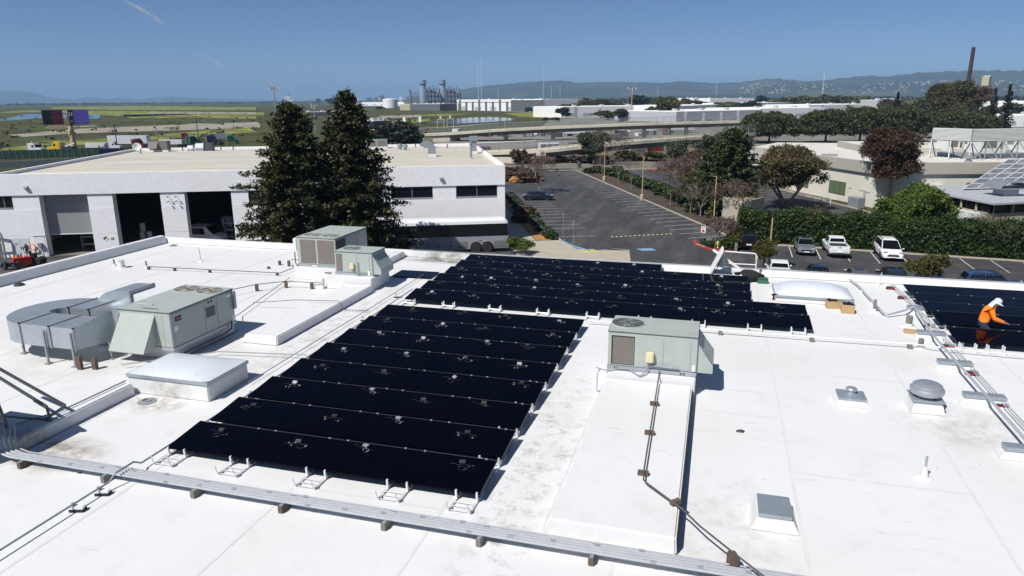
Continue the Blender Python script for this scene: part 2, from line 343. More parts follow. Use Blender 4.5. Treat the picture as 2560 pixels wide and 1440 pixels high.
sheet('ground', [(-42000, -8000), (42000, -8000), (42000, 52000), (-42000, 52000)], -.02, 'marsh')
sheet('town_ground', [(-110.0, 261.29), (-84.79, 339.39), (-162.35, 734.21), (-1116.69, 2084.52), (-2481.26, 4208.38), (1200, 9000), (16000, 9000), (9000, 60), (0, 120)], .03, 'town_ground')
for pts in ([(-206.9, 166.0), (-241.04, 193.93), (-256.43, 232.28), (-253.26, 266.76), (-277.44, 384.63), (-227.3, 321.25), (-226.06, 257.75), (-225.18, 212.09)],
            [(-1909.44, 1721.93), (-1906.12, 2026.73), (-1052.07, 1496.12), (-747.01, 1061.56), (-1070.62, 1108.21), (-1475.34, 1329.76)],
            [(-1026.59, 823.82), (-1281.28, 1093.21), (-1037.96, 1021.54), (-759.07, 921.66), (-585.21, 848.61), (-475.21, 688.62), (-602.8, 731.35), (-585.8, 620.85), (-726.62, 714.23), (-1022.9, 913.79)],
            [(-690.05, 713.23), (-633.14, 754.11), (-460.51, 653.45), (-390.52, 553.75), (-487.91, 591.44), (-531.21, 562.72)],
            [(-229.33, 460.88), (-236.06, 515.2), (-227.42, 558.72), (-210.25, 516.44), (-198.23, 432.36)], [(-291.62, 636.86), (-296.32, 739.87), (-261.49, 758.2), (-248.93, 651.86)], [(-230.65, 777.18), (-185.57, 817.99), (-126.69, 573.09), (-170.12, 622.7)]):
    sheet('mustard_field', pts, .06, 'mustard')
for pts in ([(-333.33, 273.52), (-364.7, 345.38), (-353.51, 397.38), (-329.4, 471.58), (-261.6, 374.0), (-286.93, 327.9), (-314.81, 288.18), (-306.25, 258.92)], [(-319.94, 652.39), (-299.11, 702.51), (-255.27, 608.4), (-277.06, 557.21)], [(-410.49, 364.85), (-401.19, 393.01), (-385.38, 380.56), (-394.68, 347.91)],
            [(-793.77, 864.6), (-598.22, 849.61), (-528.06, 749.67), (-704.27, 780.44)], [(-362.51, 434.62), (-340.23, 444.58), (-328.58, 429.27), (-350.19, 419.75)]):
    sheet('mudflat', pts, .10, 'mudflat')
sheet('pond', [(-594.42, 475.67), (-760.23, 637.51), (-898.06, 765.31), (-814.63, 738.69), (-720.46, 714.06), (-554.38, 548.77), (-638.08, 559.98), (-598.94, 497.77)], .13, 'pond')
sheet('pond', [(-196.17, 471.48), (-205.26, 537.28), (-205.56, 595.8), (-191.7, 609.04), (-161.38, 572.2), (-146.53, 519.5), (-152.24, 474.42), (-168.92, 434.79)], .13, 'pond')
sheet('pond', [(-475.81, 768.97), (-470.35, 814.9), (-392.72, 705.08), (-420.76, 687.51)], .13, 'pond')
sheet('bay_water', [(-4029.76, 1810.66), (-3219.49, 2629.37), (-3253.17, 2912.88), (-3609.49, 3941.82), (-4197.43, 6366.84), (-9000, 42000), (-40000, 42000), (-40000, 3000)], .15, 'bay')
# --- lots (frame of the parking lot: origin at its near right kerb corner)
LE = (math.cos(RAD(23.7)), math.sin(RAD(23.7)))
def LW(a, b): return (1.8 + a * LE[0] - b * LE[1], 84.7 + a * LE[1] + b * LE[0])
sheet('asphalt_yard', [(-110, 29), (70, 29), (70, 80), (5, 84.5), LW(0, -1), LW(-40, -1), (-110, 55)], .02, 'asphalt')
sheet('warehouse_yard', [(-110, 26), (-30, 26), (-27, 45), (-20, 66), (-24, 74), (-110, 34)], .028, 'yard')
sheet('parking_lot', [LW(-19.5, -14), LW(6, -14), LW(4, -2), LW(0, -.5), LW(0, 80), LW(-6, 80), LW(-19.5, 84), LW(-40, 96), LW(-44, 90), LW(-19.5, 42)], .034, 'asphalt_dark')
sheet('parking_lot', [LW(6.5, 10), LW(26, 2), LW(28, 78), LW(7.0, 79)], .034, 'asphalt_dark')
sheet('frontage_road', [LW(-70, 86), LW(-20, 85), LW(30, 83), LW(90, 80), LW(90, 91), LW(30, 94), LW(-20, 97), LW(-70, 100)], .05, 'road')
sheet('dirt_bank', [LW(-60, 101), LW(90, 92), LW(90, 150), LW(-60, 150)], .045, 'bank')
sheet('median_bed', [LW(.15, 2), LW(6.4, 8), LW(6.9, 79), LW(.15, 79.5)], .05, 'soil')
sheet('median_bed', [LW(.1, -.5), LW(.1, 2.2), LW(6.3, 8), LW(5.5, 3.5), (6.5, 82), (1.5, 76.3), (.4, 76.6), (-1.2, 78.4), (-1.9, 80.4)], .052, 'soil')
sheet('hedge_bed', [(3, 81.1), (60, 74.7), (60, 90), (3, 88)], .05, 'soil')
sheet('sidewalk', [LW(-25.6, -9), LW(-22.4, -9), LW(-22.4, 40), LW(-25.6, 40)], .05, 'concrete')
sheet('mulch_bed', [LW(-22.3, 1.5), LW(-19.8, 1.5), LW(-19.8, 41), LW(-22.3, 41)], .054, 'mulch')
sheet('concrete_apron', [LW(-25.6, -9.2), LW(-24, -20), (-7.7, 60), (-7.7, 69), (-8.5, 73.6), (-13.3, 72.8), LW(-19.7, 1.2), LW(-22.3, 1.2)], .056, 'concrete')
sheet('planting_island', [LW(-34, 42), LW(-22.5, 42), LW(-21.5, 46), LW(-27, 56), LW(-38, 62), LW(-42, 52)], .06, 'bank')
sheet('lawn', [LW(30, 14), LW(44, 6), LW(48, 40), LW(30, 60)], .05, 'lawn')
# kerbs
def kerb(pts, m='kerb', w=.16, h=.14, name='kerb'):
    mb = MB()
    for i in range(len(pts) - 1): mb.bar((*pts[i], h / 2), (*pts[i + 1], h / 2), w, h)
    o = mb.build(name, m, None, (0, 0, .03)); o['kind'] = 'structure'; return o
kerb([LW(0, -.4), LW(0, 79.6)]); kerb([LW(0, 79.8), LW(-6, 80.2)]); kerb([LW(-19.6, .5), LW(-19.6, 41.5)]); kerb([LW(6.9, 9), LW(6.9, 79)])
kerb([(3, 81), (60, 74.6)]); kerb([LW(-22.4, 42), LW(-21.4, 46), LW(-27, 56)]); kerb([LW(7.2, 79.2), LW(30, 78)]); kerb([LW(26.2, 4), LW(28, 77)])
kerb([(-13.3, 72.7), (-8.4, 73.7), (-7.7, 69), (-7.7, 61)], h=.08)
kerb([(-2.0, 80.6), (-1.75, 79.2), (-1.15, 78), (-.3, 76.7), (.4, 76.1), (1.6, 75.9)], 'red_kerb', .3, .16, 'red_kerb'); kerb([LW(16, 78.5), LW(22, 70)], 'red_kerb', .3, .16, 'red_kerb')
tag(text_obj('FIRE LANE', .34, 'white_paint', None, (-1.22, 77.95, .195), (0, 0, RAD(-52)), 'kerb_lettering'), kind='structure')
# painted markings
def stripe(p, q, w=.10, m='line_paint', z=.039, name='stall_line'):
    d = Vector((q[0] - p[0], q[1] - p[1])); d.normalize(); n = Vector((-d.y, d.x)) * w / 2
    o = MB().poly([(p[0] + n.x, p[1] + n.y, z), (p[0] - n.x, p[1] - n.y, z), (q[0] - n.x, q[1] - n.y, z), (q[0] + n.x, q[1] + n.y, z)]).build(name, m); o['kind'] = 'structure'; return o
for i in range(29): stripe(LW(-.2, .6 + i * 2.72), LW(-5.0, -.2 + i * 2.72), .11)
for i in range(15):
    if i != 1: stripe(LW(-19.3, 3.2 + i * 2.72), LW(-14.9, 3.0 + i * 2.72))
for i in range(24): stripe(LW(7.2, 13 + i * 2.72), LW(12.0, 12.6 + i * 2.72))
for i in range(16): stripe(LW(26.8, 30 + i * 2.72), LW(21.5, 30.6 + i * 2.72))
for i in range(9): 
    x = 7.95 + i * 2.61; y = 80.1 - .122 * (x - 8); stripe((x, y), (x - .12, y - 5.3), .10)
for i in range(12): stripe((6.2 + i * 2.66, 63.4), (6.3 + i * 2.66, 60), .10)
for i in range(14): stripe(LW(-13.4 + i * .56, 2.1 + i * .05), LW(-13.15 + i * .56, 2.1 + i * .05), .34, 'cream_paint', .041, 'hump_stripe')
for i, s in enumerate(((-17.6, -4.4), (-16.2, -4.6), (-15.0, -4.3))): stripe(LW(s[0], s[1]), LW(s[0] + 1.6, s[1] - 1.1), .12)
sheet('ramp_tile', [LW(-18.9, -4.3), LW(-17.2, -4.5), LW(-17.0, -5.9), LW(-18.5, -5.9)], .062, 'yellow_paint')
sheet('accessible_mark', [LW(-12.6, -4.9), LW(-10.9, -4.9), LW(-10.7, -6.0), LW(-12.3, -6.0)], .041, 'blue_paint')
kerb([LW(-19.55, .4), LW(-19.0, -2.6), LW(-17.8, -5.5)], 'blue_paint', .14, .15, 'blue_kerb')
# --- hills
def ridge(name, prof, D, depth, m, amp=.12, seed=3, base=0.0):
    rr = np.random.default_rng(seed); us = [p[0] for p in prof]; cols = 260; rows = 14; vs = []; fs = []
    X = np.linspace(prof[0][0], prof[-1][0], cols); A = np.interp(X, us, [p[1] for p in prof]); Hh = np.interp(X, us, [p[2] for p in prof])
    ph = rr.uniform(0, 6.28, 12); fq = rr.uniform(8, 90, 12)
    for i in range(cols):
        t = i / cols; n = sum(math.sin(fq[k] * t * 6.28 + ph[k]) / (1 + fq[k] * .05) for k in range(12)) * .03
        a = A[i]
        for j in range(rows):
            s = j / (rows - 1); f = math.sin(min(s / .7, 1) * PI / 2) if s < .7 else math.cos((s - .7) / .3 * PI / 2)
            n2 = sum(math.sin(fq[k] * t * 6.28 * 1.7 + s * (4 + k) + ph[k]) for k in range(12)) * amp * .12
            r = D - depth + depth * 1.4 * s; z = base + max(0, Hh[i] * f * (1 + (n if s < .9 else 0) * .5 + n2 * (1 - s) * f)) if 0 < s < 1 else -5
            vs.append((r * math.sin(a), r * math.cos(a), z))
    for i in range(cols - 1):
        for j in range(rows - 1): k = i * rows + j; fs.append((k, k + 1, k + rows + 1, k + rows))
    o = MB().add(vs, fs).build(name, m, smooth=2); o['kind'] = 'structure'; return o
HP = ((1020, -0.42, 42.88), (1100, -0.37, 67.12), (1140, -0.35, 110.24), (1180, -0.33, 135.68), (1240, -0.3, 164.91), (1320, -0.26, 193.33), (1400, -0.21, 203.72), (1450, -0.19, 179.83), (1530, -0.14, 185.32), (1600, -0.11, 182.23), (1650, -0.08, 166.92), (1700, -0.05, 181.79), (1760, -0.02, 165.95), (1850, 0.02, 165.6), (1900, 0.05, 196.42), (1950, 0.07, 193.46), (2010, 0.1, 165.21), (2060, 0.12, 178.65), (2160, 0.17, 212.41), (2220, 0.19, 200.41), (2280, 0.22, 231.19), (2360, 0.25, 240.33), (2560, 0.33, 231.82), (2800, 0.41, 233.51), (3100, 0.5, 216.43))
ridge('hills', HP, 8500, 3200, 'hill')
HP2 = ((1500, -0.16, 38.35), (1700, -0.05, 52.96), (1850, 0.02, 80.79), (1900, 0.05, 117.09), (1960, 0.08, 130.36), (2060, 0.12, 116.92), (2160, 0.17, 94.75), (2300, 0.23, 115.75), (2420, 0.28, 124.74), (2560, 0.33, 107.41), (2800, 0.41, 107.84), (3100, 0.5, 95.73))
ridge('hills', HP2, 6400, 2000, 'hill', seed=8)
HL = ((-600, -1.07, 162.13), (-200, -0.95, 194.05), (0, -0.88, 222.53), (50, -0.87, 229.94), (80, -0.85, 177.89), (110, -0.84, 109.93), (145, -0.83, 78.55), (200, -0.81, 61.06), (230, -0.8, 98.46), (260, -0.78, 66.23), (300, -0.77, 88.09), (340, -0.75, 46.83), (380, -0.73, 92.9), (420, -0.71, 107.44), (480, -0.69, 80.64), (560, -0.65, 43.8), (700, -0.58, 19.14), (820, -0.52, 20.61))
ridge('hills', HL, 17000, 3000, 'hill', seed=5)
# pale houses on the lower slopes
hm = MB().box(-7, -5, 0, 7, 5, 6).add([(-7.6, -5.5, 6), (7.6, -5.5, 6), (7.6, 5.5, 6), (-7.6, 5.5, 6), (-7.6, 0, 9), (7.6, 0, 9)], [(0, 1, 5, 4), (2, 3, 4, 5), (0, 4, 3), (1, 2, 5), (0, 3, 2, 1)]).mesh('hillside_house', 'concrete')
rr = random.Random(4)
for i in range(230):
    u = rr.uniform(0, 1); a = 0.02 + u * (0.33 - 0.02); r = rr.uniform(4700, 5900)
    s = (r - 4400) / 2800; hloc = np.interp(1850 + 710 * u, [p[0] for p in HP2], [p[2] for p in HP2]) * math.sin(min(s / .7, 1) * PI / 2)
    o = bpy.data.objects.new('hillside_house', hm); COL.objects.link(o); o.location = (r * math.sin(a), r * math.cos(a), hloc - 1); o.rotation_euler = (0, 0, rr.uniform(0, 3)); o.scale = (.8, .8, .7)
    tag(o, 'tiny pale house among many on the hazy lower hillside', 'house', 'pale houses on the far hillside')
# contrails: thin ice trails high above the bay
def trailmat():
    m = bpy.data.materials.new('ice_trail'); m.use_nodes = True; nt = m.node_tree; b = nt.nodes['Principled BSDF']; N, L = nt.nodes.new, nt.links.new
    b.inputs['Base Color'].default_value = (.9, .92, .95, 1); b.inputs['Roughness'].default_value = 1; b.inputs['Specular IOR Level'].default_value = 0
    tc = N('ShaderNodeTexCoord'); n = N('ShaderNodeTexNoise'); n.inputs['Scale'].default_value = .004; n.inputs['Detail'].default_value = 4; L(tc.outputs['Object'], n.inputs[0])
    g = N('ShaderNodeLayerWeight'); g.inputs[0].default_value = .5; s = N('ShaderNodeMath'); s.operation = 'SUBTRACT'; s.inputs[0].default_value = 1; L(g.outputs['Facing'], s.inputs[1])
    r = N('ShaderNodeMapRange'); r.inputs[1].default_value = .35; r.inputs[2].default_value = .75; r.inputs[4].default_value = .55; L(n.outputs[0], r.inputs[0]); mu = N('ShaderNodeMath'); mu.operation = 'MULTIPLY'; L(s.outputs[0], mu.inputs[0]); L(r.outputs[0], mu.inputs[1])
    L(mu.outputs[0], b.inputs['Alpha']); M['ice_trail'] = m
trailmat()
def sky_pt(x, y, z): return (x, y, z)
for i, (pts, w) in enumerate(((((-10216.23, 10983.1, 1728.76), (-10112.95, 11078.28, 1656.8), (-9999.19, 11181.07, 1570.95), (-9892.49, 11275.57, 1483.23), (-9779.8, 11373.46, 1380.86), (-9720.0, 11424.6, 1329.21)), 42), (((-9338.58, 11738.43, 856.75), (-9236.9, 11818.62, 788.12), (-9145.12, 11889.77, 711.45), (-9073.63, 11944.42, 640.94), (-8955.81, 12033.02, 505.33)), 26))):
    o = MB().tube(pts, [w * .3] + [w] * (len(pts) - 2) + [w * .2], 10, False).build('contrail', 'ice_trail', smooth=2); tag(o, 'upper long white aircraft contrail in the left sky' if i == 0 else 'short faint aircraft contrail below the longer one', 'contrail')

# ================================================================== the near building and its roof
bld = thing('flat_roofed_building', 'low building with wide white membrane roof filling the foreground', 'building', (0, 0, 0))
MB().box(-27.3, -24, 0, 42, 30.05, ZR - 0.25).build('wall', 'stucco', bld)
MB().box(-27.35, -24.05, ZR - 0.245, 42.05, 30.1, ZR).build('roof_deck', 'roof_membrane', bld)
MB().sect([(29.78, ZR + .003), (29.85, ZR + .27), (30.16, ZR + .27), (30.16, ZR - 0.5), (30.06, ZR - .5), (30.06, ZR + .003)], -27.42, 42.1).build('parapet', 'roof_membrane', bld, bev=0.025)
o = MB().sect([(26.98, ZR + .003), (27.06, ZR + .40), (27.38, ZR + .40), (27.38, ZR - 0.5), (27.31, ZR - .5), (27.31, ZR + .003)], -24.1, 29.78).build('parapet', 'roof_membrane', bld, bev=0.03); o.rotation_euler = (0, 0, PI / 2)
# raised duct chases under the membrane (kerbs with sloped cants)
def chase(x0, x1, y0, y1, h, c=0.06, rot=0):
    m = MB(); z0, z1 = ZR + .002, ZR + h
    m.add([(x0 - c * 2.2, y0 - c, z0), (x1 + c * .4, y0 - c, z0), (x1 + c * .4, y1 + c, z0), (x0 - c * 2.2, y1 + c, z0), (x0, y0, z1), (x1, y0, z1), (x1, y1, z1), (x0, y1, z1)],
          [(0, 3, 2, 1), (4, 5, 6, 7), (0, 1, 5, 4), (1, 2, 6, 5), (2, 3, 7, 6), (3, 0, 4, 7)])
    return m.build('duct_chase', 'roof_membrane', bld, bev=0.03, smooth=True)
chase(-2.33, -0.25, 10.26, 16.68, 0.30); mat('chase_shade', (.10, .11, .125), .6, var=.1, vs=3)
MB().add([(-.222, 10.24, ZR + .004), (-.222, 16.7, ZR + .004), (-.238, 16.68, ZR + .288), (-.238, 10.27, ZR + .288)], [(0, 1, 2, 3), (3, 2, 1, 0)]).build('side_shade', 'chase_shade', bld)  # dark sheet that paints the shade on the chase's sunless side
chase(-13.38, -12.28, 17.4, 23.62, 0.28)
chase(-14.7, -13.68, 27.85, 29.7, 0.28, 0.03)
chase(-15.1, -13.62, 10.14, 13.26, 0.31, 0.04)
for x0, x1, y0, y1, h in ((-2.36, -.18, 16.76, 18.22, .47), (-16.05, -14.36, 15.6, 18.2, .27), (-16.3, -14.4, 24.75, 27.75, .52), (-14.3, -12.36, 23.72, 25.3, .50)):
    MB().box(x0, y0, ZR + .002, x1, y1, ZR + h).build('equipment_kerb', 'roof_membrane', bld, bev=.02)
# lapped membrane seams
sm = MB().box(-.035, 0, 0, .035, 54, .004)
first = None
for i, x in enumerate(np.arange(-25.6, 41, 3.05)):
    y0 = -24 + (i % 3) * 0.01
    if first is None: first = sm.build('membrane_seam', 'seam', bld, (x, y0, ZR + .001))
    else: share(first, 'membrane_seam', bld, (x + random.uniform(-.1, .1), y0, ZR + .001))
sx = MB().box(0, -.04, 0, 3.0, .04, .004); fx = None
for i in range(26):
    x = -25.6 + 3.05 * random.randrange(0, 13); y = random.uniform(7, 28)
    if fx is None: fx = sx.build('membrane_seam', 'seam', bld, (x, y, ZR + .0015))
    else: share(fx, 'membrane_seam', bld, (x, y, ZR + .0015))
# patches of old water stain are in the membrane; flashing discs round drains
for x, y in ((-13.0, 13.0), (-11.9, 29.4), (-26.2, 29.3)):
    MB().lathe([(.22, 0), (.22, .012), (.12, .03), (.12, .05), (.10, .05), (.09, .01)], 18).build('roof_drain', 'galv_dull', bld, (x, y, ZR + .002), smooth=True)
# bird spikes on the far parapet
bs = thing('bird_spike_strip', 'row of thin steel bird spikes along the far parapet top', 'bird spikes', (0, 29.98, ZR + .272))
MB().box(-13.4, -.03, 0, 41, .03, .008).build('strip_base', 'galv_dull', bs)
m = MB(); x = -13.3
while x < 22:
    for dy in (-.05, .05):
        h = .15 + random.uniform(-.02, .02); m.add([(x - .0025, 0, .006), (x + .0025, 0, .006), (x + random.uniform(-.03, .03), dy, h)], [(0, 1, 2)])
        m.add([(x, -.003, .006), (x, .003, .006), (x + random.uniform(-.03, .03), dy, h)], [(0, 1, 2)])
    x += .075
tag(m.build('spikes', 'galv_dull', bs), kind='stuff')

# ------------------------------------------------------------------ solar panels
PW, PD = 1.70, 1.03
def panel_meshes(za, zb):
    t = (zb - za) / PD; w = PW - .004
    fr = MB()
    def bx(x0, x1, y0, y1, th=.038):
        fr.add([(x0, y0, za + t * y0 - th), (x1, y0, za + t * y0 - th), (x1, y1, za + t * y1 - th), (x0, y1, za + t * y1 - th), (x0, y0, za + t * y0), (x1, y0, za + t * y0), (x1, y1, za + t * y1), (x0, y1, za + t * y1)],
               [(0, 3, 2, 1), (4, 5, 6, 7), (0, 1, 5, 4), (1, 2, 6, 5), (2, 3, 7, 6), (3, 0, 4, 7)])
    b = .022; bx(0, w, 0, b); bx(0, w, PD - b, PD); bx(0, b, b, PD - b); bx(w - b, w, b, PD - b)
    gl = MB(); d = .006
    gl.add([(b, b, za + t * b - d - .02), (w - b, b, za + t * b - d - .02), (w - b, PD - b, za + t * (PD - b) - d - .02), (b, PD - b, za + t * (PD - b) - d - .02), (b, b, za + t * b - d), (w - b, b, za + t * b - d), (w - b, PD - b, za + t * (PD - b) - d), (b, PD - b, za + t * (PD - b) - d)],
           [(0, 3, 2, 1), (4, 5, 6, 7), (0, 1, 5, 4), (1, 2, 6, 5), (2, 3, 7, 6), (3, 0, 4, 7)])
    cl = MB().cbox((0, PD + .004, zb + .004), (.045, .028, .02)); et = MB().box(.0, PD - .002, zb - .012, w, PD + .010, zb + .003)  # strip added on the far edge, standing in for the frame's sky glint
    return fr.mesh('frame', 'panel_frame'), gl.mesh('glass', 'panel_glass'), cl.mesh('clamp', 'silver'), et.mesh('edge_glint', 'dark_steel')
def panel(meshes, loc, label, group, rot=None, clamps=(.2, PW - .22)):
    t = thing('solar_panel', label, 'solar panel', loc, 0, group)
    if rot: t.rotation_euler = rot
    for nm, me in zip(('frame', 'glass', 'edge_glint'), meshes[:2] + meshes[3:]):
        o = bpy.data.objects.new(nm, me); COL.objects.link(o); o.parent = t
    for c in clamps:
        o = bpy.data.objects.new('clamp', meshes[2]); COL.objects.link(o); o.parent = t; o.location = (c, 0, 0)
    return t
pmA = panel_meshes(.20, .31)
# optimizers with looped leads lying on the panels
def opt_meshes(k):
    rr = random.Random(k); cab = MB(); con = MB()
    for q in range(rr.choice((2, 2, 3))):
        cx, cy, r = rr.uniform(-.2, .22), rr.uniform(-.13, .03), rr.uniform(.05, .10); a0 = rr.uniform(0, 6.28); sp = rr.uniform(4.2, 6.6); sq = rr.uniform(.55, 1)
        pts = [(cx + r * math.cos(a0 + sp * i / 14), cy + r * sq * math.sin(a0 + sp * i / 14), .012 + .008 * math.sin(i)) for i in range(15)]
        cab.tube(pts, .0045, 5)
        for p in (pts[0], pts[-1], pts[7]):
            if rr.random() < .8: con.cbox((p[0], p[1], .018), (.035, .016, .016), rr.uniform(0, 3))
    pts = [(-.25 + .035 * i, .02 * math.sin(i * .9), .012) for i in range(15)]; cab.tube(pts, .004, 5)
    bx = MB().cbox((rr.uniform(-.05, .05), .06, .03), (.12, .085, .028), rr.uniform(-.5, .5), rr.uniform(-.2, .5))
    return bx.mesh('optimizer_box', 'silver' if k % 3 == 0 else 'dark'), cab.mesh('cable', 'black'), con.mesh('connector', 'silver' if k % 2 == 0 else 'dark_steel')
OPT = [opt_meshes(k) for k in range(8)]
def optimizer(loc, rx, label):
    t = thing('power_optimizer', label, 'optimizer', loc, random.uniform(-.25, .25), 'power optimizers lying on the panels')
    t.rotation_euler = (rx, 0, random.uniform(-.3, .3))
    for nm, me in zip(('optimizer_box', 'cable', 'connector'), random.choice(OPT)):
        o = bpy.data.objects.new(nm, me); COL.objects.link(o); o.parent = t
    return t
TILT = math.atan2(.11, PD)
AX, AY, AP = -10.53, 10.85, 1.345
for r in range(8):
    for c in range(4):
        x, y = AX + c * PW, AY + r * AP
        panel(pmA, (x, y, ZR), 'black solar panel, %s from the left in %s row of the front array' % (ORD[c], 'the nearest' if r == 0 else ('the farthest' if r == 7 else 'the ' + ORD[r])), 'solar panels of the front array')
        d = random.uniform(.62, .85)
        optimizer((x + random.uniform(.55, 1.15), y + d * PD, ZR + .2 + .11 * d), TILT, 'optimizer with looped leads on the %s panel from left, %s row of the front array' % (ORD[c], ORD[r]))
BX, BY, BP = -10.46, 22.52, 1.232
for r, n in enumerate((8, 8, 7, 7, 7, 5)):
    for c in range(n):
        x, y = BX + c * PW, BY + r * BP
        panel(pmA, (x, y, ZR), 'black solar panel, %s from the left in %s row of the rear array' % (ORD[c], 'the nearest' if r == 0 else ('the farthest' if r == 5 else 'the ' + ORD[r])), 'solar panels of the rear array')
        if (r, c) != (0, 7) or True:
            d = random.uniform(.55, .85)
            optimizer((x + random.uniform(.5, 1.2), y + d * PD, ZR + .2 + .11 * d), TILT, 'optimizer with looped leads on the %s panel from left, %s row of the rear array' % (ORD[c], ORD[r]))
pmC = panel_meshes(.22, .34); pmD = panel_meshes(.26, .31)
CROWS = (22.25, 23.98, 25.2, 26.4, 27.6)
for r, y in enumerate(CROWS):
    for c in range(4):
        panel(pmC if r < 2 else pmD, (6.93 + (.34 if r < 2 else .0) + c * PW - (.3 if r < 2 else 0), y, ZR), 'black solar panel, %s from the left in %s row of the right array' % (ORD[c], 'the nearest' if r == 0 else ('the farthest' if r == 4 else 'the ' + ORD[r])), 'solar panels of the right array')
panel(panel_meshes(.05, .05), (-12.6, 26.0, ZR + .02), 'loose solar panel lying flat on the roof beside the rear air handlers', 'loose panel', (0, 0, 0.02), ())

# mounting feet (white struts)
FRAIL = MB().box(-.02, -.40, .0, .02, .35, .035).mesh('rail', 'strut'); FUP = MB().box(-.018, -.02, .035, .018, .02, .2).mesh('upright', 'strut'); FUP2 = MB().bar((0, 0, .03), (-.03, -.03, .20), .03, .022).mesh('upright', 'strut'); FROD = MB().tube([(0, 0, 0), (.4, 0, 0)], .008, 6).mesh('cross_rod', 'strut'); FROD2 = MB().tube([(0, 0, 0), (.4, 0, 0)], .015, 6).mesh('cross_rod', 'strut')
def foot(loc, label, kind=0, rz=0.0):
    t = thing('mounting_foot', label, 'mounting foot', loc, rz, 'white strut feet of the solar arrays')
    L = []
    for x in (0, .4):
        L += [('rail', FRAIL, (x, 0, 0)), ('upright', FUP, (x, .005, 0)), ('upright', FUP2, (x, -.40, 0)) if kind == 0 else ('upright', FUP, (x, -.14, -.0))]
    L += [('cross_rod', FROD, (0, y, .03)) for y in (-.38, -.25, -.12)] if kind == 0 else [('cross_rod', FROD2, (0, -.14, .09))]
    for nm, me, p in L:
        o = bpy.data.objects.new(nm, me); COL.objects.link(o); o.parent = t; o.location = p
for i, x in enumerate((-10.5, -9.0, -7.28, -5.57, -4.2)): foot((x, AY, ZR + .003), 'white strut foot under the near edge of front array, %s from left' % ORD[i])
for i in range(1, 8): foot((AX + 4 * PW - .46, AY + i * AP + .12, ZR + .003), 'white strut foot under the right end of the %s front array row' % ORD[i], 1)
for i in range(8): foot((BX + i * PW + (.0 if i == 0 else -.2) + (.0 if i < 8 else -.2), BY, ZR + .003), 'white strut foot under the near edge of rear array, %s from left' % ORD[i], 1)
foot((BX + 8 * PW - .62, BY, ZR + .003), 'white strut foot at the right end of rear array near edge', 1)
for i, x in enumerate((7.05, 7.75, 9.3)): foot((x, CROWS[0], ZR + .003), 'white strut foot under near edge of right array, %s from left' % ORD[i], 1)
for i, y in enumerate(CROWS): foot((6.78, y + .25, ZR + .003), 'white strut foot at the left end of the %s right array row' % ORD[i], 1)

# ------------------------------------------------------------------ rooftop air handlers
def rtu(name, label, x0, x1, y0, y1, z0, z1, fans, rusty=False, ribs=True):
    """packaged unit in roof coordinates; top panel, base rail, fans"""
    t = thing(name, label, 'air conditioner', ((x0 + x1) / 2, (y0 + y1) / 2, ZR + z0))
    w, d, h = (x1 - x0) / 2, (y1 - y0) / 2, z1 - z0
    MB().box(-w, -d, .10, w, d, h - .03).build('cabinet', 'hvac', t, bev=.02)
    MB().box(-w - .015, -d - .015, 0, w + .015, d + .015, .10).build('base_rail', 'hvac_base', t, bev=.01)
    # top panel with holes for fans is kept whole; wells sit 2 mm proud
    top = MB(); top.box(-w - .02, -d - .02, h - .03, w + .02, d + .02, h); top.build('top_panel', 'hvac', t, bev=.02, smooth=True)
    return t, w, d, h
# central unit
t, w, d, h = rtu('air_handler', 'pale green packaged air conditioner with single fan in the middle of roof', -2.34, -.18, 16.84, 18.14, .48, 1.50, 1)
def fan_disc(parent, c, r, rusty=False):
    """fan set into the top: dark well, blades, hub and wire guard"""
    MB().lathe([(r + .025, 0), (r + .025, .02), (r, .024), (r, .004)], 28, c).build('fan_ring', 'hvac', parent, smooth=True)
    MB().lathe([(r, .004), (r, .006)], 28, c).build('fan_well', 'copper_brown' if rusty else 'black', parent)
    b = MB()
    for i in range(4):
        a = PI / 2 * i + .4; u, v = math.cos(a), math.sin(a); R2 = r - .05
        b.add([(c[0] + u * .06 - v * .03, c[1] + v * .06 + u * .03, c[2] + .012), (c[0] + u * R2 - v * .12, c[1] + v * R2 + u * .12, c[2] + .02), (c[0] + u * R2 + v * .07, c[1] + v * R2 - u * .07, c[2] + .009), (c[0] + u * .06 + v * .03, c[1] + v * .06 - u * .03, c[2] + .009)], [(0, 1, 2, 3)])
    b.build('fan_blade', 'cardboard' if rusty else 'dark_steel', parent)
    MB().lathe([(.075, .008), (.075, .024), (.03, .03)], 12, c).build('fan_hub', 'dark_steel', parent, smooth=True)
    g = MB()
    for i in range(14):
        a = PI * 2 * i / 14; g.tube([(c[0] + .07 * math.cos(a), c[1] + .07 * math.sin(a), c[2] + .032), (c[0] + r * math.cos(a), c[1] + r * math.sin(a), c[2] + .026)], .004, 4)
    for k in (.25, .4, .55, .7, .85):
        g.tube([(c[0] + r * k * math.cos(2 * PI * i / 24), c[1] + r * k * math.sin(2 * PI * i / 24), c[2] + .03) for i in range(25)], .004, 4)
    g.build('fan_guard', 'galv_dull', parent)
fan_disc(t, (-.68, .05, h), .40)
m = MB()
for i in range(5): m.box(-.15, -.48 + i * .22, h - .001, w - .08, -.40 + i * .22, h + .008)
m.build('top_rib', 'hvac', t, bev=.004)
MB().box(-w + .085, -d - .004, .15, -.42, -d + .02, h - .12).build('coil_frame', 'black', t)
MB().box(-w + .12, -d - .012, .165, -.43, -d + .0, h - .15).build('condenser_coil', 'coil', t)
for x0, x1 in ((-.22, .28), (.50, .93)): MB().box(x0, -d - .012, .16, x1, -d + .004, h - .12).build('access_panel', 'hvac', t, bev=.005)
MB().box(.97, -d - .02, .14, w + .005, -d + .005, h - .06).build('corner_trim', 'hvac', t, bev=.008)
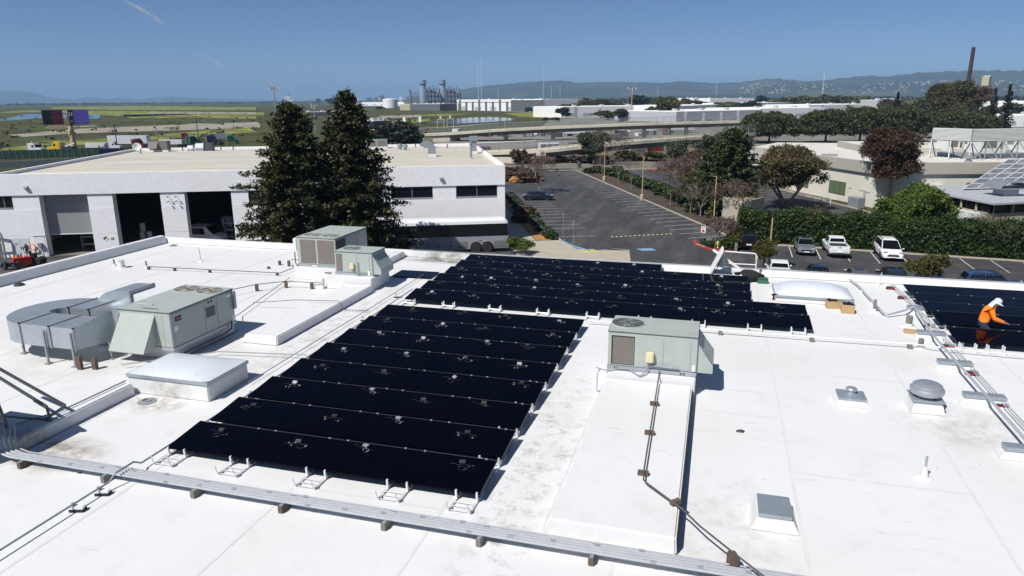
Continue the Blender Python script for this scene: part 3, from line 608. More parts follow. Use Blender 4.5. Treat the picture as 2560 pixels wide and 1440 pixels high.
MB().box(.985, -d - .026, .14, 1.05, -d - .016, .30).build('rating_label', 'white_paint', t)
MB().box(-.13, -d - .16, .30, .06, -d - .012, .56).build('disconnect_box', 'cream_paint', t, bev=.02)
MB().tube([(-.03, -d - .06, .30), (-.03, -d - .06, .22), (.62, -d - .06, .20), (.66, -d - .06, .2)], .022, 8).build('gas_pipe', 'galv', t, smooth=True)
MB().tube([(-1.35, -d - .12, .05), (-1.15, -d - .12, -.0), (-.85, -d - .08, .06), (-.62, -d - .06, .09), (-.45, -d - .09, .03), (-.28, -d - .12, -.05), (-.12, -d - .12, .03), (-.06, -d - .07, .2), (-.06, -d - .07, .3)], .016, 8).build('flexible_conduit', 'galv_dull', t, smooth=True)
for x in (-.9, -.83, .72, .80): MB().lathe([(.022, 0), (.022, .006)], 8, (0, 0, 0)).build('lifting_hole', 'black', t, (x, -d - .022, .05)).rotation_euler = (PI / 2, 0, 0)
def hood(t, x, y0, y1, ztop, zmid, zbot, dx, name='intake_hood'):
    m = MB(); e = .012
    # sloping lid, two side cheeks (open below)
    m.add([(x, y0, ztop), (x, y1, ztop), (x + dx, y1, zmid), (x + dx, y0, zmid), (x, y0, ztop - e), (x, y1, ztop - e), (x + dx - e, y1, zmid - e), (x + dx - e, y0, zmid - e)], [(0, 3, 2, 1), (4, 5, 6, 7), (0, 1, 5, 4), (1, 2, 6, 5), (2, 3, 7, 6), (3, 0, 4, 7)])
    for y in (y0, y1 - .01):
        m.add([(x, y, ztop - .01), (x + dx, y, zmid), (x + dx, y, zbot), (x, y, zbot)] + [(x, y + .01, ztop - .01), (x + dx, y + .01, zmid), (x + dx, y + .01, zbot), (x, y + .01, zbot)], [(0, 1, 2, 3), (7, 6, 5, 4), (0, 4, 5, 1), (1, 5, 6, 2), (2, 6, 7, 3), (3, 7, 4, 0)])
    m.box(x + dx - .01, y0, zbot, x + dx, y1, zmid)
    return m.build(name, 'hvac', t)
hood(t, w, -d + .04, d - .05, h - .16, .32, .10, .40)
# left large unit
t, w, d, h = rtu('air_handler', 'large green-grey packaged air conditioner with two fans, joined to square ducts', -16.08, -14.32, 15.52, 18.26, .28, 1.42, 2)
fan_disc(t, (-.45, .92, h), .36, True); fan_disc(t, (.40, .90, h), .36, True)
for y in (.48, -.52): MB().box(-w - .02, y - .006, h - .001, w + .02, y + .006, h + .006).build('top_joint', 'hvac', t)
for y0, y1, mm in ((-d + .08, -.02, 'hvac'), (.02, .52, 'hvac'), (.56, d - .05, 'hvac')): MB().box(w - .003, y0, .12, w + .012, y1, h - .07).build('access_panel', mm, t, bev=.005)
MB().box(w + .01, .06, .55, w + .018, .46, .86).build('rating_plate', 'dark_steel', t)
MB().box(w + .01, -d + .16, h - .32, w + .018, -d + .42, h - .18).build('brand_plate', 'black', t)
MB().lathe([(.045, 0), (.045, .004)], 12).build('brand_emblem', 'red', t, (w + .019, -d + .23, h - .25)).rotation_euler = (0, PI / 2, 0)
text_obj('TRANE', .05, 'white_paint', t, (w + .019, -d + .34, h - .25), (PI / 2, 0, PI / 2))
for y, z in ((.2, 1.0), (.34, 1.0)): MB().lathe([(.035, 0), (.035, .012)], 12).build('vent_hole', 'black', t, (w + .013, y, z)).rotation_euler = (0, PI / 2, 0)
for y0, y1, z0, z1 in ((1.05, 1.25, .92, 1.0), (1.2, 1.3, .12, .3), (-d + .1, -d + .24, .55, .7)): MB().box(w + .011, y0, z0, w + .017, y1, z1).build('sticker', 'white_paint', t)
MB().box(w + .0, 1.25, .5, w + .10, d + .0, 1.05).build('disconnect_box', 'galv_dull', t, bev=.01)
m = MB(); x0, x1 = -w + .05, w - .55
m.add([(x0 + .05, -d - .002, h - .1), (x1 + .05, -d - .002, h - .1), (x1 - .02, -d - .52, .05), (x0 - .05, -d - .52, .05), (x0 + .05, -d + .0, h - .13), (x1 + .05, -d + .0, h - .13), (x1 - .02, -d - .50, .02), (x0 - .05, -d - .50, .02)], [(0, 1, 2, 3), (7, 6, 5, 4), (0, 4, 5, 1), (1, 5, 6, 2), (2, 6, 7, 3), (3, 7, 4, 0)])
for x in (x0, x1): m.add([(x, -d, h - .12), (x, -d - .48, .06), (x, -d - .1, .06), (x, -d, .3)], [(0, 1, 2, 3)])
m.build('intake_hood', 'hvac', t)
m = MB(); m.box(-.12, -d - .36, .60, .42, -d - .3, .62); hh = m.build('hood_door', 'hvac', t, (-.15, .04, .05)); hh.rotation_euler = (RAD(-24), 0, 0)
MB().box(x1 + .1, -d - .006, .12, x1 + .28, -d + .01, h - .08).build('access_panel', 'hvac', t)
MB().tube([(w + .1, -d + .05, -.12), (w + .1, .6, -.12), (w + .1, 1.0, -.05), (w + .06, 1.1, .15)], .025, 8).build('gas_pipe', 'dark_steel', t, smooth=True)
MB().tube([(w + .16, -d + .1, -.2), (w + .16, 1.2, -.2)], .02, 8).build('gas_pipe', 'dark_steel', t, smooth=True)
# rear pair
t, w, d, h = rtu('air_handler', 'tall rear air conditioner with two rusty fans and twin brown coils', -16.22, -14.46, 24.88, 27.6, .52, 1.74, 2)
fan_disc(t, (-.42, -.85, h), .33, True); fan_disc(t, (.42, -.88, h), .33, True)
MB().box(-w - .02, .3, h - .001, w + .02, .312, h + .006).build('top_joint', 'hvac', t)
for x0, x1 in ((-w + .16, -.02), (.06, w - .07)): MB().box(x0, -d - .012, .16, x1, -d + .01, h - .1).build('condenser_coil', 'coil', t, bev=.006)
MB().box(w - .004, -d + .06, .2, w + .01, -.55, h - .1).build('condenser_coil', 'dark', t)
for y0, y1 in ((-.48, .4), (.46, d - .05)): MB().box(w - .003, y0, .12, w + .012, y1, h - .06).build('access_panel', 'hvac', t, bev=.005)
MB().box(-w - .16, -d + .0, .62, -w - .016, -d + .28, h - .08).build('disconnect_box', 'white_metal', t, bev=.015)
MB().tube([(-w - .08, -d - .05, .6), (-w - .08, -d - .05, .15), (-w + .12, -d - .08, -.12), (.2, -d - .08, -.17), (1.4, -d - .3, -.15)], .022, 8).build('conduit', 'dark_steel', t, smooth=True)
MB().box(-.22, -d - .022, .03, .0, -d - .015, .075).build('sticker', 'white_paint', t)
t, w, d, h = rtu('air_handler', 'smaller rear air conditioner with single fan and sloping side hood', -14.06, -12.44, 24.06, 25.2, .50, 1.43, 1)
fan_disc(t, (-.35, .02, h), .33)
MB().box(-w + .07, -d - .01, .16, -.48, -d + .01, h - .1).build('condenser_coil', 'coil', t)
for x0, x1 in ((-.30, .15), (.22, .68)): MB().box(x0, -d - .012, .14, x1, -d + .004, h - .1).build('access_panel', 'hvac', t, bev=.005)
MB().box(-.12, -d - .12, .26, .05, -d - .012, .50).build('disconnect_box', 'cream_paint', t, bev=.02)
MB().tube([(-.02, -d - .06, .28), (-.02, -d - .06, .18), (.2, -d - .06, .12), (.2, -d - .06, -.08), (.28, -d - .06, -.08), (.28, -d - .06, .12), (.55, -d - .06, .14)], .015, 8).build('gas_pipe', 'galv_dull', t, smooth=True)
MB().tube([(.22, -d - .05, .55), (.22, -d - .05, .14)], .012, 6).build('gas_pipe', 'dark_steel', t)
MB().box(.6, -d - .02, .04, .68, -d - .012, .22).build('rating_label', 'white_paint', t)
hood(t, w, -d + .04, d - .05, h - .14, .3, .08, .34)
tag(MB().box(-14.75, 23.55, ZR + .002, -14.35, 23.72, ZR + .42).build('junction_box', 'white_metal', bev=.015), 'small white box on legs before the rear air conditioners', 'junction box')

# ------------------------------------------------------------------ square sheet-metal ducts beside the large unit
dt = thing('sheet_metal_duct', 'galvanised U-shaped square duct on legs beside the large air conditioner', 'duct', (-18.0, 15.6, ZR))
def ductring(px, py, ang, w, z0, z1): return [(px - math.sin(ang) * w / 2 * s, py + math.cos(ang) * w / 2 * s, z) for s, z in ((-1, z0), (-1, z1), (1, z1), (1, z0))]
def ductpart(name, path, w, z0, z1):
    m = MB(); m.loft([ductring(p[0] + 18.0, p[1] - 15.6, p[2], w if len(p) < 4 else p[3], z0 if len(p) < 5 else p[4], z1 if len(p) < 6 else p[5]) for p in path]); return m.build(name, 'galv', dt)
ductpart('duct_section', [(-16.62, 15.02, PI), (-17.45, 15.02, PI)], 1.08, .48, 1.09)
ductpart('duct_section', [(-17.47, 15.02, PI), (-18.5, 15.02, PI)], 1.08, .48, 1.09)
ductpart('transition', [(-16.10, 15.95, PI, .8, .45, 1.36), (-16.28, 15.9, PI, .8, .45, 1.36), (-16.60, 15.02, PI, 1.08, .48, 1.09)], 1.08, .48, 1.09)
arc = [(-18.52 - .80 * math.sin(a), 15.82 - .80 * math.cos(a), PI - a) for a in np.linspace(0, PI, 13)]
ductpart('duct_bend', arc, 1.06, .48, 1.09)
ductpart('duct_section', [(-18.50, 16.62, 0), (-17.75, 16.62, 0)], 1.06, .48, 1.09)
# drop elbow of the far leg
m = MB(); secs = []
for a in np.linspace(0, PI / 2, 8):
    cx, cz = -17.73, .48; 
    def pt(r, s): return (cx + r * math.sin(a) + 18.0, 16.62 + s * .53 - 15.6, cz + r * math.cos(a))
    secs.append([pt(.02, -1), pt(.61, -1), pt(.61, 1), pt(.02, 1)])
secs.append([(x, y, .0) for x, y, z in secs[-1]]); m.loft(secs); m.build('duct_elbow', 'galv', dt)
fl = MB()
for x in (-16.61, -17.46, -18.51):
    fl.box(x + 18 - .02, 15.02 - 15.6 - .57, .45, x + 18 + .02, 15.02 - 15.6 - .535, 1.12); fl.box(x + 18 - .02, 15.02 - 15.6 - .57, 1.085, x + 18 + .02, 15.02 - 15.6 + .55, 1.12)
for x in (-18.5, -17.74): fl.box(x + 18 - .02, 16.62 - 15.6 - .57, 1.085, x + 18 + .02, 16.62 - 15.6 + .55, 1.12); fl.box(x + 18 - .02, 16.62 - 15.6 - .57, .45, x + 18 + .02, 16.62 - 15.6 - .535, 1.12)
fl.build('flange', 'galv_dull', dt)
for x, y, zt in ((-19.05, 14.9, .5), (-17.62, 14.42, .98), (-16.68, 14.42, .98), (-16.2, 15.2, .5)):
    l = MB(); l.box(x + 18 - .025, y - 15.6 - .025, .03, x + 18 + .025, y - 15.6 + .025, zt).box(x + 18 - .08, y - 15.6 - .08, 0.003, x + 18 + .08, y - 15.6 + .08, .03); l.build('leg', 'galv_dull', dt)
d2 = thing('sheet_metal_duct', 'arched galvanised duct elbow rising from roof behind the U-shaped duct', 'duct', (-17.6, 17.55, ZR))
m = MB(); secs = [[(-1.0, -.5, 0), (-.1, -.5, 0), (-.1, .5, 0), (-1.0, .5, 0)]]
for a in np.linspace(0, PI / 2, 9):
    def pt(r, s): return (-.02 - r * math.cos(a), s * .5, .45 + r * math.sin(a))
    secs.append([pt(.98, -1), pt(.12, -1), pt(.12, 1), pt(.98, 1)])
secs.append([(.5, y, z) for x, y, z in secs[-1]]); m.loft(secs); m.build('duct_elbow', 'galv', d2)
MB().box(.5, -.45, .62, 1.5, .45, 1.33).build('canvas_connector', 'white_metal', d2)
MB().box(.47, -.53, .54, .53, .53, 1.46).build('flange', 'galv_dull', d2)
for i, (x, y) in enumerate(((-16.39, 14.3), (-16.0, 14.42))):
    tag(MB().box(-.07, -.05, 0, .07, .05, .38 - .06 * i).build('wood_post', 'wood_block', None, (x, y, ZR + .003), .1, bev=.008), 'short brown wooden post under the duct, %s' % ('left of two' if i == 0 else 'right of two'), 'post', 'wooden posts under the duct')
# equipment stand at the left edge
st = thing('equipment_stand', 'dark steel angle-iron stand with cabinet at the left edge of roof', 'equipment stand', (-14.4, 10.2, ZR))
m = MB(); m.bar((.5, .03, .31), (.1, .05, 1.75), .05)
m.build('post', 'dark_steel', st)
m = MB(); m.bar((.66, 1.25, .48), (-1.2, 1.05, 1.45), .05); m.bar((.98, .55, .8), (-1.2, .9, 1.4), .05); m.build('brace', 'dark_steel', st)
m = MB(); m.bar((.66, 1.25, .48), (.6, .75, .36), .045); m.bar((.98, .55, .8), (.7, .8, .33), .05); m.bar((-.3, .4, .5), (.7, .8, .34), .035); m.build('cross_member', 'dark_steel', st)
MB().box(-2.2, -1.3, .9, .42, -.22, 2.1).build('cabinet', 'galv_dull', st, bev=.02)
MB().box(-2.2, -.28, .31, -2.15, -.23, .9).box(.3, -.9, 0.0, .35, -.85, .9).build('post', 'dark_steel', st)

# ------------------------------------------------------------------ skylights, hatch, vents
def dome(x0, x1, y0, y1, hk, hd, label, flat=.5):
    t = thing('domed_skylight', label, 'skylight', ((x0 + x1) / 2, (y0 + y1) / 2, ZR + .003)); w, d = (x1 - x0) / 2, (y1 - y0) / 2
    MB().box(-w, -d, 0, w, d, hk).build('kerb', 'roof_membrane', t, bev=.02)
    MB().box(-w - .03, -d - .03, hk, w + .03, d + .03, hk + .09).build('metal_frame', 'galv', t, bev=.01)
    m = MB(); n = 14; vs = []; fs = []
    for i in range(n + 1):
        for j in range(n + 1):
            a, b = -1 + 2 * i / n, -1 + 2 * j / n; z = ((1 - abs(a) ** 2.2) * (1 - abs(b) ** 2.2)) ** flat
            vs.append((a * (w + .01), b * (d + .01), hk + .088 + hd * z))
    for i in range(n):
        for j in range(n): k = i * (n + 1) + j; fs.append((k, k + n + 1, k + n + 2, k + 1))
    m.add(vs, fs).build('dome', 'dome', t, smooth=2); return t
dome(-13.85, -11.5, 13.36, 14.92, .42, .16, 'square domed skylight with metal frame left of the front array', .8)
dome(2.3, 4.85, 26.1, 27.75, .16, .34, 'long bubble skylight behind the cardboard boxes', .6)
hs = thing('roof_hatch', 'white roof hatch standing open behind the rear array', 'roof hatch', (.62, 28.98, ZR + .003))
k = MB(); k.box(-.58, -.45, 0, -.52, .45, .30).box(.52, -.45, 0, .58, .45, .30).box(-.52, -.45, 0, .52, -.39, .30).box(-.52, .39, 0, .52, .45, .30); k.build('kerb', 'white_paint', hs)
MB().box(-.52, -.39, .01, .52, .39, .02).build('shaft', 'black', hs)
ld = MB(); ld.box(0, -.47, 0, 1.0, .47, .10).build('lid', 'white_paint', hs, (-.55, 0, .32), bev=.02).rotation_euler = (0, RAD(-66), 0)
MB().tube([(-.45, -.3, .3), (-.25, -.3, .85)], .02, 6).build('stay_arm', 'dark_steel', hs)
rl = thing('hatch_guard_rail', 'white pipe guard rail beside the open roof hatch', 'guard rail', (1.0, 29.45, ZR + .003))
MB().tube([(.75, 0, 0), (.75, 0, .88), (.72, 0, .98), (.64, 0, 1.02), (-.45, 0, 1.05), (-.5, 0, 1.0), (-.5, 0, .0)], .028, 8).build('rail', 'white_paint', rl, smooth=True)
MB().tube([(-.5, 0, .56), (.75, 0, .56)], .024, 8).build('middle_rail', 'white_paint', rl, smooth=True)
MB().bar((-.95, .1, 1.08), (.22, -.05, .32), .06, .09).build('brace', 'white_paint', rl)
MB().lathe([(.05, .76), (.05, .9), (.03, .92)], 10, (.75, 0, 0)).build('lamp', 'cream_paint', rl, smooth=True)
def blob(name, m, parent, c, s, seed, n=14, rough=.25, loc=(0, 0, 0)):
    rr = random.Random(seed); bm = bmesh.new(); bmesh.ops.create_icosphere(bm, subdivisions=3, radius=1)
    ph = [(rr.uniform(1, 4), rr.uniform(1, 4), rr.uniform(1, 4), rr.uniform(0, 6)) for _ in range(8)]
    for v in bm.verts:
        k = 1 + rough * sum(math.sin(a * v.co.x * 2 + b * v.co.y * 2 + e * v.co.z * 2 + f) for a, b, e, f in ph) / 4
        v.co = Vector((c[0] + v.co.x * s[0] * k, c[1] + v.co.y * s[1] * k, max(c[2] + v.co.z * s[2] * k, .0)))
    me = bpy.data.meshes.new(name); bm.to_mesh(me); bm.free(); me.materials.append(M[m])
    for p in me.polygons: p.use_smooth = True
    o = bpy.data.objects.new(name, me); COL.objects.link(o); o.parent = parent; o.location = loc; return o
o = blob('tarpaulin', 'cloth_black', None, (0, 0, .2), (.52, .34, .26), 3, loc=(1.55, 29.0, ZR)); tag(o, 'crumpled black tarpaulin heaped beside the open hatch', 'tarpaulin')
tb = thing('tool_box', 'small green plastic tool box beside the black tarpaulin', 'tool box', (2.0, 28.75, ZR + .003), .1)
MB().box(-.2, -.12, 0, .2, .12, .16).build('body', 'green_plastic', tb, bev=.02); MB().box(-.21, -.13, .161, .21, .13, .21).build('lid', 'green_plastic', tb, bev=.02); MB().tube([(-.1, 0, .21), (-.08, 0, .25), (.08, 0, .25), (.1, 0, .21)], .012, 6).build('handle', 'black', tb)
dr = thing('power_drill', 'cordless drill standing on the rear array near the bubble skylight', 'drill', (2.15, 25.1, ZR + .33), .6)
MB().cbox((0, 0, .03), (.09, .06, .06)).build('battery', 'red', dr); MB().bar((0, 0, .06), (-.01, 0, .17), .04).build('grip', 'black', dr); MB().tube([(-.08, 0, .19), (.08, 0, .19)], .032, 10).tube([(.08, 0, .19), (.14, 0, .19)], .018, 8).build('motor_housing', 'black', dr); MB().tube([(.14, 0, .19), (.22, 0, .19)], .006, 6).build('bit', 'silver', dr)
for i, (x, y, s, a) in enumerate(((4.15, 25.78, (.44, .30, .26), .12), (4.55, 25.3, (.40, .34, .30), -.08))):
    t = thing('cardboard_box', 'open cardboard box of black clips, %s' % ('left and farther of the pair' if i == 0 else 'right and nearer of the pair'), 'box', (x, y, ZR + .003), a, 'open cardboard boxes')
    w, d, h = s[0] / 2, s[1] / 2, s[2]; m = MB()
    m.box(-w, -d, 0, w, -d + .012, h).box(-w, d - .012, 0, w, d, h).box(-w, -d + .012, 0, -w + .012, d - .012, h).box(w - .012, -d + .012, 0, w, d - .012, h).box(-w + .012, -d + .012, .0, w - .012, d - .012, .012); m.build('carton', 'cardboard', t)
    m = MB()
    for q in range(22): m.cbox((random.uniform(-w + .06, w - .06), random.uniform(-d + .05, d - .05), h - .06 + random.uniform(0, .1)), (.1, .04, .03), random.uniform(0, 3), random.uniform(-.6, .6))
    tag(m.build('contents', 'black', t), kind='stuff')
t = thing('cardboard_box', 'flattened small carton with yellow label beside the galvanised caps', 'box', (6.2, 23.45, ZR + .003), -.15)
MB().box(-.32, -.13, 0, .32, .13, .09).build('carton', 'cardboard', t, bev=.006); MB().box(.02, -.06, .09, .16, .05, .094).build('label', 'yellow_paint', t)
# mushroom exhaust fan
t = thing('mushroom_exhaust_fan', 'round aluminium mushroom exhaust fan on white kerb', 'exhaust fan', (5.02, 17.42, ZR + .003))
MB().add([(-.36, -.36, 0), (.36, -.36, 0), (.36, .36, 0), (-.36, .36, 0), (-.28, -.28, .27), (.28, -.28, .27), (.28, .28, .27), (-.28, .28, .27)], [(0, 3, 2, 1), (4, 5, 6, 7), (0, 1, 5, 4), (1, 2, 6, 5), (2, 3, 7, 6), (3, 0, 4, 7)]).build('kerb', 'roof_membrane', t, bev=.015)
MB().box(-.33, -.33, .272, .33, .33, .315).build('base_plate', 'galv', t, bev=.008)
MB().lathe([(.22, .315), (.24, .36), (.34, .40), (.365, .46), (.36, .52), (.34, .54), (.30, .55)], 36).build('cowl', 'galv', t, smooth=True)
MB().lathe([(.315, .551), (.31, .60), (.24, .645), (.12, .665), (.01, .668)], 36).build('cap', 'galv', t, smooth=True)
for a in range(4): MB().cbox((.25 * math.cos(a * PI / 2 + .8), .25 * math.sin(a * PI / 2 + .8), .34), (.03, .03, .06)).build('bracket', 'galv_dull', t)
# square curb caps
t = thing('roof_flue', 'square galvanised curb cap with short round flue', 'flue', (3.42, 17.35, ZR + .003))
MB().add([(-.38, -.30, 0), (.38, -.30, 0), (.38, .34, 0), (-.38, .34, 0), (-.29, -.24, .16), (.29, -.24, .16), (.29, .28, .16), (-.29, .28, .16)], [(0, 3, 2, 1), (4, 5, 6, 7), (0, 1, 5, 4), (1, 2, 6, 5), (2, 3, 7, 6), (3, 0, 4, 7)]).build('kerb', 'roof_membrane', t, bev=.01)
MB().add([(-.31, -.26, .15), (.31, -.26, .15), (.31, .30, .15), (-.31, .30, .15), (-.31, -.26, .2), (.31, -.26, .2), (.31, .30, .2), (-.31, .30, .2), (0, .02, .25)], [(0, 3, 2, 1), (0, 1, 5, 4), (1, 2, 6, 5), (2, 3, 7, 6), (3, 0, 4, 7), (4, 5, 8), (5, 6, 8), (6, 7, 8), (7, 4, 8)]).build('cap', 'galv', t)
MB().lathe([(.10, .22), (.10, .31), (.125, .31), (.125, .34), (.11, .36), (.06, .375), (.0, .378)], 22, (0, .05, 0)).build('flue', 'galv', t, smooth=True)
t = thing('curb_cap', 'flat blue-grey metal curb cap on white kerb near the right foreground', 'curb cap', (1.32, 11.72, ZR + .003))
MB().add([(-.40, -.44, 0), (.40, -.44, 0), (.36, .40, 0), (-.36, .40, 0), (-.28, -.33, .2), (.28, -.33, .2), (.28, .33, .2), (-.28, .33, .2)], [(0, 3, 2, 1), (4, 5, 6, 7), (0, 1, 5, 4), (1, 2, 6, 5), (2, 3, 7, 6), (3, 0, 4, 7)]).build('kerb', 'roof_membrane', t, bev=.015)
MB().box(-.27, -.335, .202, .27, .335, .27).build('cap', 'galv', t, bev=.01)
for i, (x, y, w) in enumerate(((6.72, 25.75, .5), (6.5, 22.95, .72), (6.42, 20.35, .78), (6.42, 18.05, .84), (6.38, 15.32, .84))):
    t = thing('curb_cap', 'long galvanised cap on white kerb along the right conduit run, %s from far end' % ORD[i], 'curb cap', (x, y, ZR + .003), 0, 'long galvanised caps along the right conduit run')
    MB().add([(-w / 2 - .12, -.2, 0), (w / 2 + .12, -.2, 0), (w / 2 + .1, .2, 0), (-w / 2 - .1, .2, 0), (-w / 2, -.1, .15), (w / 2, -.1, .15), (w / 2, .12, .15), (-w / 2, .12, .15)], [(0, 3, 2, 1), (4, 5, 6, 7), (0, 1, 5, 4), (1, 2, 6, 5), (2, 3, 7, 6), (3, 0, 4, 7)]).build('kerb', 'roof_membrane', t, bev=.01)
    MB().box(-w / 2 - .02, -.12, .152, w / 2 + .02, .14, .25).build('cap', 'galv', t, bev=.012)
# cones, pipe vents, masts
t = thing('roof_jack', 'white cone-shaped roof jack with short pipe on the right foreground roof', 'roof jack', (4.19, 13.93, ZR + .003))
MB().lathe([(.17, 0), (.16, .012), (.075, .03), (.055, .15), (.04, .24)], 16).build('boot', 'roof_membrane', t, smooth=True); MB().lathe([(.022, .2), (.022, .38), (.03, .385), (.03, .40), (.018, .40), (.018, .46)], 10).build('pipe', 'galv', t, smooth=True)
t = thing('vent_pipe', 'short wide white vent pipe near the left parapet', 'vent pipe', (-24.9, 24.6, ZR + .003))
MB().lathe([(.24, 0), (.22, .02), (.16, .04), (.15, .12)], 18).build('boot', 'roof_membrane', t, smooth=True); MB().lathe([(.14, .1), (.14, .33), (.17, .34), (.17, .37), (.12, .37)], 18).build('pipe', 'white_metal', t, smooth=True)
for i, (x, y, h, w, lab) in enumerate(((-25.5, 24.82, .3, .035, 'left of the white vent pipe'), (-23.8, 24.86, .3, .035, 'right of the white vent pipe'), (5.43, 25.6, .42, .05, 'beside the right conduit run'), (6.0, 22.0, .28, .075, 'with metal band at end of the mid-roof conduit'), (6.15, 24.1, .35, .1, 'squat and brown, by the small carton'))):
    t = thing('pipe_stub', 'capped grey pipe stub in white boot, %s' % lab, 'pipe stub', (x, y, ZR + .003))
    MB().lathe([(w * 2.6, 0), (w * 2.4, .015), (w * 1.3, .03), (w * 1.15, .12)], 14).build('boot', 'roof_membrane', t, smooth=True); MB().lathe([(w, .1), (w, h), (w * .9, h + .01)], 12).build('pipe', 'grey_block', t, smooth=True)
t = thing('antenna_mast', 'thin white mast with flared base near the far left parapet', 'mast', (-22.27, 26.47, ZR + .003))
MB().lathe([(.14, 0), (.12, .02), (.04, .05), (.022, .12)], 12).build('boot', 'roof_membrane', t, smooth=True); MB().tube([(0, 0, .08), (-.02, 0, .4), (-.05, 0, .68)], .014, 6).build('rod', 'galv_dull', t)
t = thing('drain_cover', 'low domed drain cover by the left parapet base', 'drain cover', (-26.5, 21.05, ZR + .003)); MB().lathe([(.2, 0), (.18, .05), (.1, .10), (.02, .11)], 14).build('cover', 'dark', t, smooth=True)
t = thing('antenna_mast', 'short white A-frame antenna bracket by the right parapet', 'mast', (6.35, 29.5, ZR + .003)); m = MB(); m.tube([(-.1, -.1, 0), (0, 0, .5), (.1, -.1, 0)], .016, 6); m.tube([(0, 0, .5), (0, .15, 0)], .014, 6); m.build('frame', 'white_metal', t)
tag(MB().add([(-.09, -.03, 0), (.06, -.05, .0), (.1, .03, .02), (.02, .02, .05), (-.07, .05, .01), (0, 0, .04)], [(0, 1, 5), (1, 2, 5), (2, 3, 5), (3, 4, 5), (4, 0, 5)]).build('membrane_scrap', 'dark', None, (.85, 15.05, ZR + .005)), 'small torn black scrap lying on the white roof', 'scrap')
tag(MB().add([(-.05, -.03, 0), (.05, -.02, .0), (.03, .04, .015), (0, 0, .02)], [(0, 1, 3), (1, 2, 3), (2, 0, 3)]).build('membrane_scrap', 'dark', None, (-11.7, 9.8, ZR + .005)), 'tiny dark scrap on roof left of the conduit bundle crossing', 'scrap')

# ------------------------------------------------------------------ conduits
cb = thing('conduit_bundle', 'bundle of five parallel galvanised conduits across the near roof', 'conduit', (0, 9.85, ZR))
for i, (dy, r) in enumerate(((-.14, .024), (-.08, .03), (-.01, .03), (.05, .022), (.125, .016))):
    z = .17; x0 = -13.55 + .05 * i
    MB().tube([(-14.6, dy + .55, .52), (x0 - .45, dy + .3, .5), (x0 - .25, dy + .12, .35), (x0 - .1, dy + .03, .2), (x0 + .2, dy, z)] + [(x, dy, z) for x in np.arange(-13, 9, 2.2)], r, 8).build('conduit', 'conduit', cb, smooth=True)
    m = MB()
    for x in np.arange(-12.6 + i * .7, 5, 3.0): m.tube([(x, dy, z), (x + .09, dy, z)], r + .006, 8)
    tag(m.build('coupling', 'galv_dull', cb), kind='stuff')
for i, x in enumerate((-13.0, -10.95, -8.9, -7.05, -5.05, -3.35, -1.5)):
    t = thing('pipe_support_block', 'timber block under the conduit bundle, %s from left' % ORD[i], 'support block', (x, 9.83, ZR + .003), random.uniform(-.05, .05), 'timber blocks under the conduit bundle')
    MB().box(-.045, -.235, 0, .045, .21, .135).build('block', 'grey_block' if i % 3 else 'wood_block', t, bev=.006); MB().box(-.03, -.22, .136, .03, .2, .145).build('strap', 'galv_dull', t)
def run(name, label, pts, r, m='conduit', cat='conduit'):
    t = thing(name, label, cat, (pts[0][0], pts[0][1], ZR)); MB().tube([(p[0] - pts[0][0], p[1] - pts[0][1], p[2]) for p in pts], r, 8).build('pipe', m, t, smooth=True); return t
run('conduit_run', 'single grey conduit running diagonally past left side of the front array', [(-10.7, -3, .14), (-10.66, 9.1, .14), (-10.62, 9.45, .16), (-10.6, 9.6, .27), (-10.6, 10.05, .27), (-10.62, 10.25, .14), (-10.72, 21.6, .14), (-10.8, 24, .14)], .019, 'galv_dull')
run('conduit_run', 'thin second conduit beside the grey conduit left of the front array', [(-11.2, 14.5, .10), (-11.25, 21.6, .10), (-11.35, 26.4, .10)], .013, 'galv_dull')
for i, (x, y) in enumerate(((-10.66, 8.72), (-10.66, 9.28), (-10.68, 13.9), (-10.7, 17.6), (-10.95, 20.3), (-11.1, 23.2))):
    t = thing('pipe_support_block', 'grey strut block with black rubber base on the left conduit, %s from near' % ORD[i], 'support block', (x + .05, y, ZR + .003), .3, 'rubber-based blocks on the left conduit')
    MB().box(-.13, -.07, 0, .13, .07, .05).build('rubber_base', 'rubber', t, bev=.008); MB().box(-.12, -.05, .051, .12, .05, .10).build('strut', 'white_metal', t); MB().box(-.09, -.02, .101, -.04, .02, .16).build('clamp', 'galv_dull', t)
run('conduit_run', 'rusty gas pipe running from the central air conditioner to the near conduits', [(-1.05, 16.8, .55), (-1.05, 16.72, .45), (-1.05, 16.4, .40), (-.95, 12.2, .40), (-.92, 11.75, .40), (-.86, 11.66, .40), (-.2, 11.0, .38), (.1, 10.6, .36), (.58, 10.05, .36), (1.7, 8.9, .3)], .016, 'old_pipe')
for i, (x, y, z, a) in enumerate(((-1.03, 15.3, .302, 0), (-1.0, 13.8, .302, 0), (-.96, 12.1, .302, 0), (-.32, 11.25, .302, .8))):
    tag(MB().box(-.1, -.05, 0, .1, .05, .08).build('pipe_support_block', 'wood_block', None, (x, y, ZR + z), a, bev=.006), 'small wooden block under the rusty gas pipe, %s from air conditioner' % ORD[i], 'support block', 'wooden blocks under the rusty gas pipe')
tag(MB().box(-.07, -.11, 0, .07, .11, .33).build('pipe_support_block', 'wood_block', None, (.62, 10.02, ZR + .003), .35, bev=.02), 'tall dark wooden block beside the conduit bundle at lower right', 'support block')
run('conduit_run', 'thin white drain pipe with elbow left of the central air conditioner', [(-2.5, 16.75, .5), (-2.52, 16.5, .5), (-2.53, 16.45, .44), (-2.53, 16.42, .04), (-2.42, 16.38, .03)], .012, 'galv_dull')
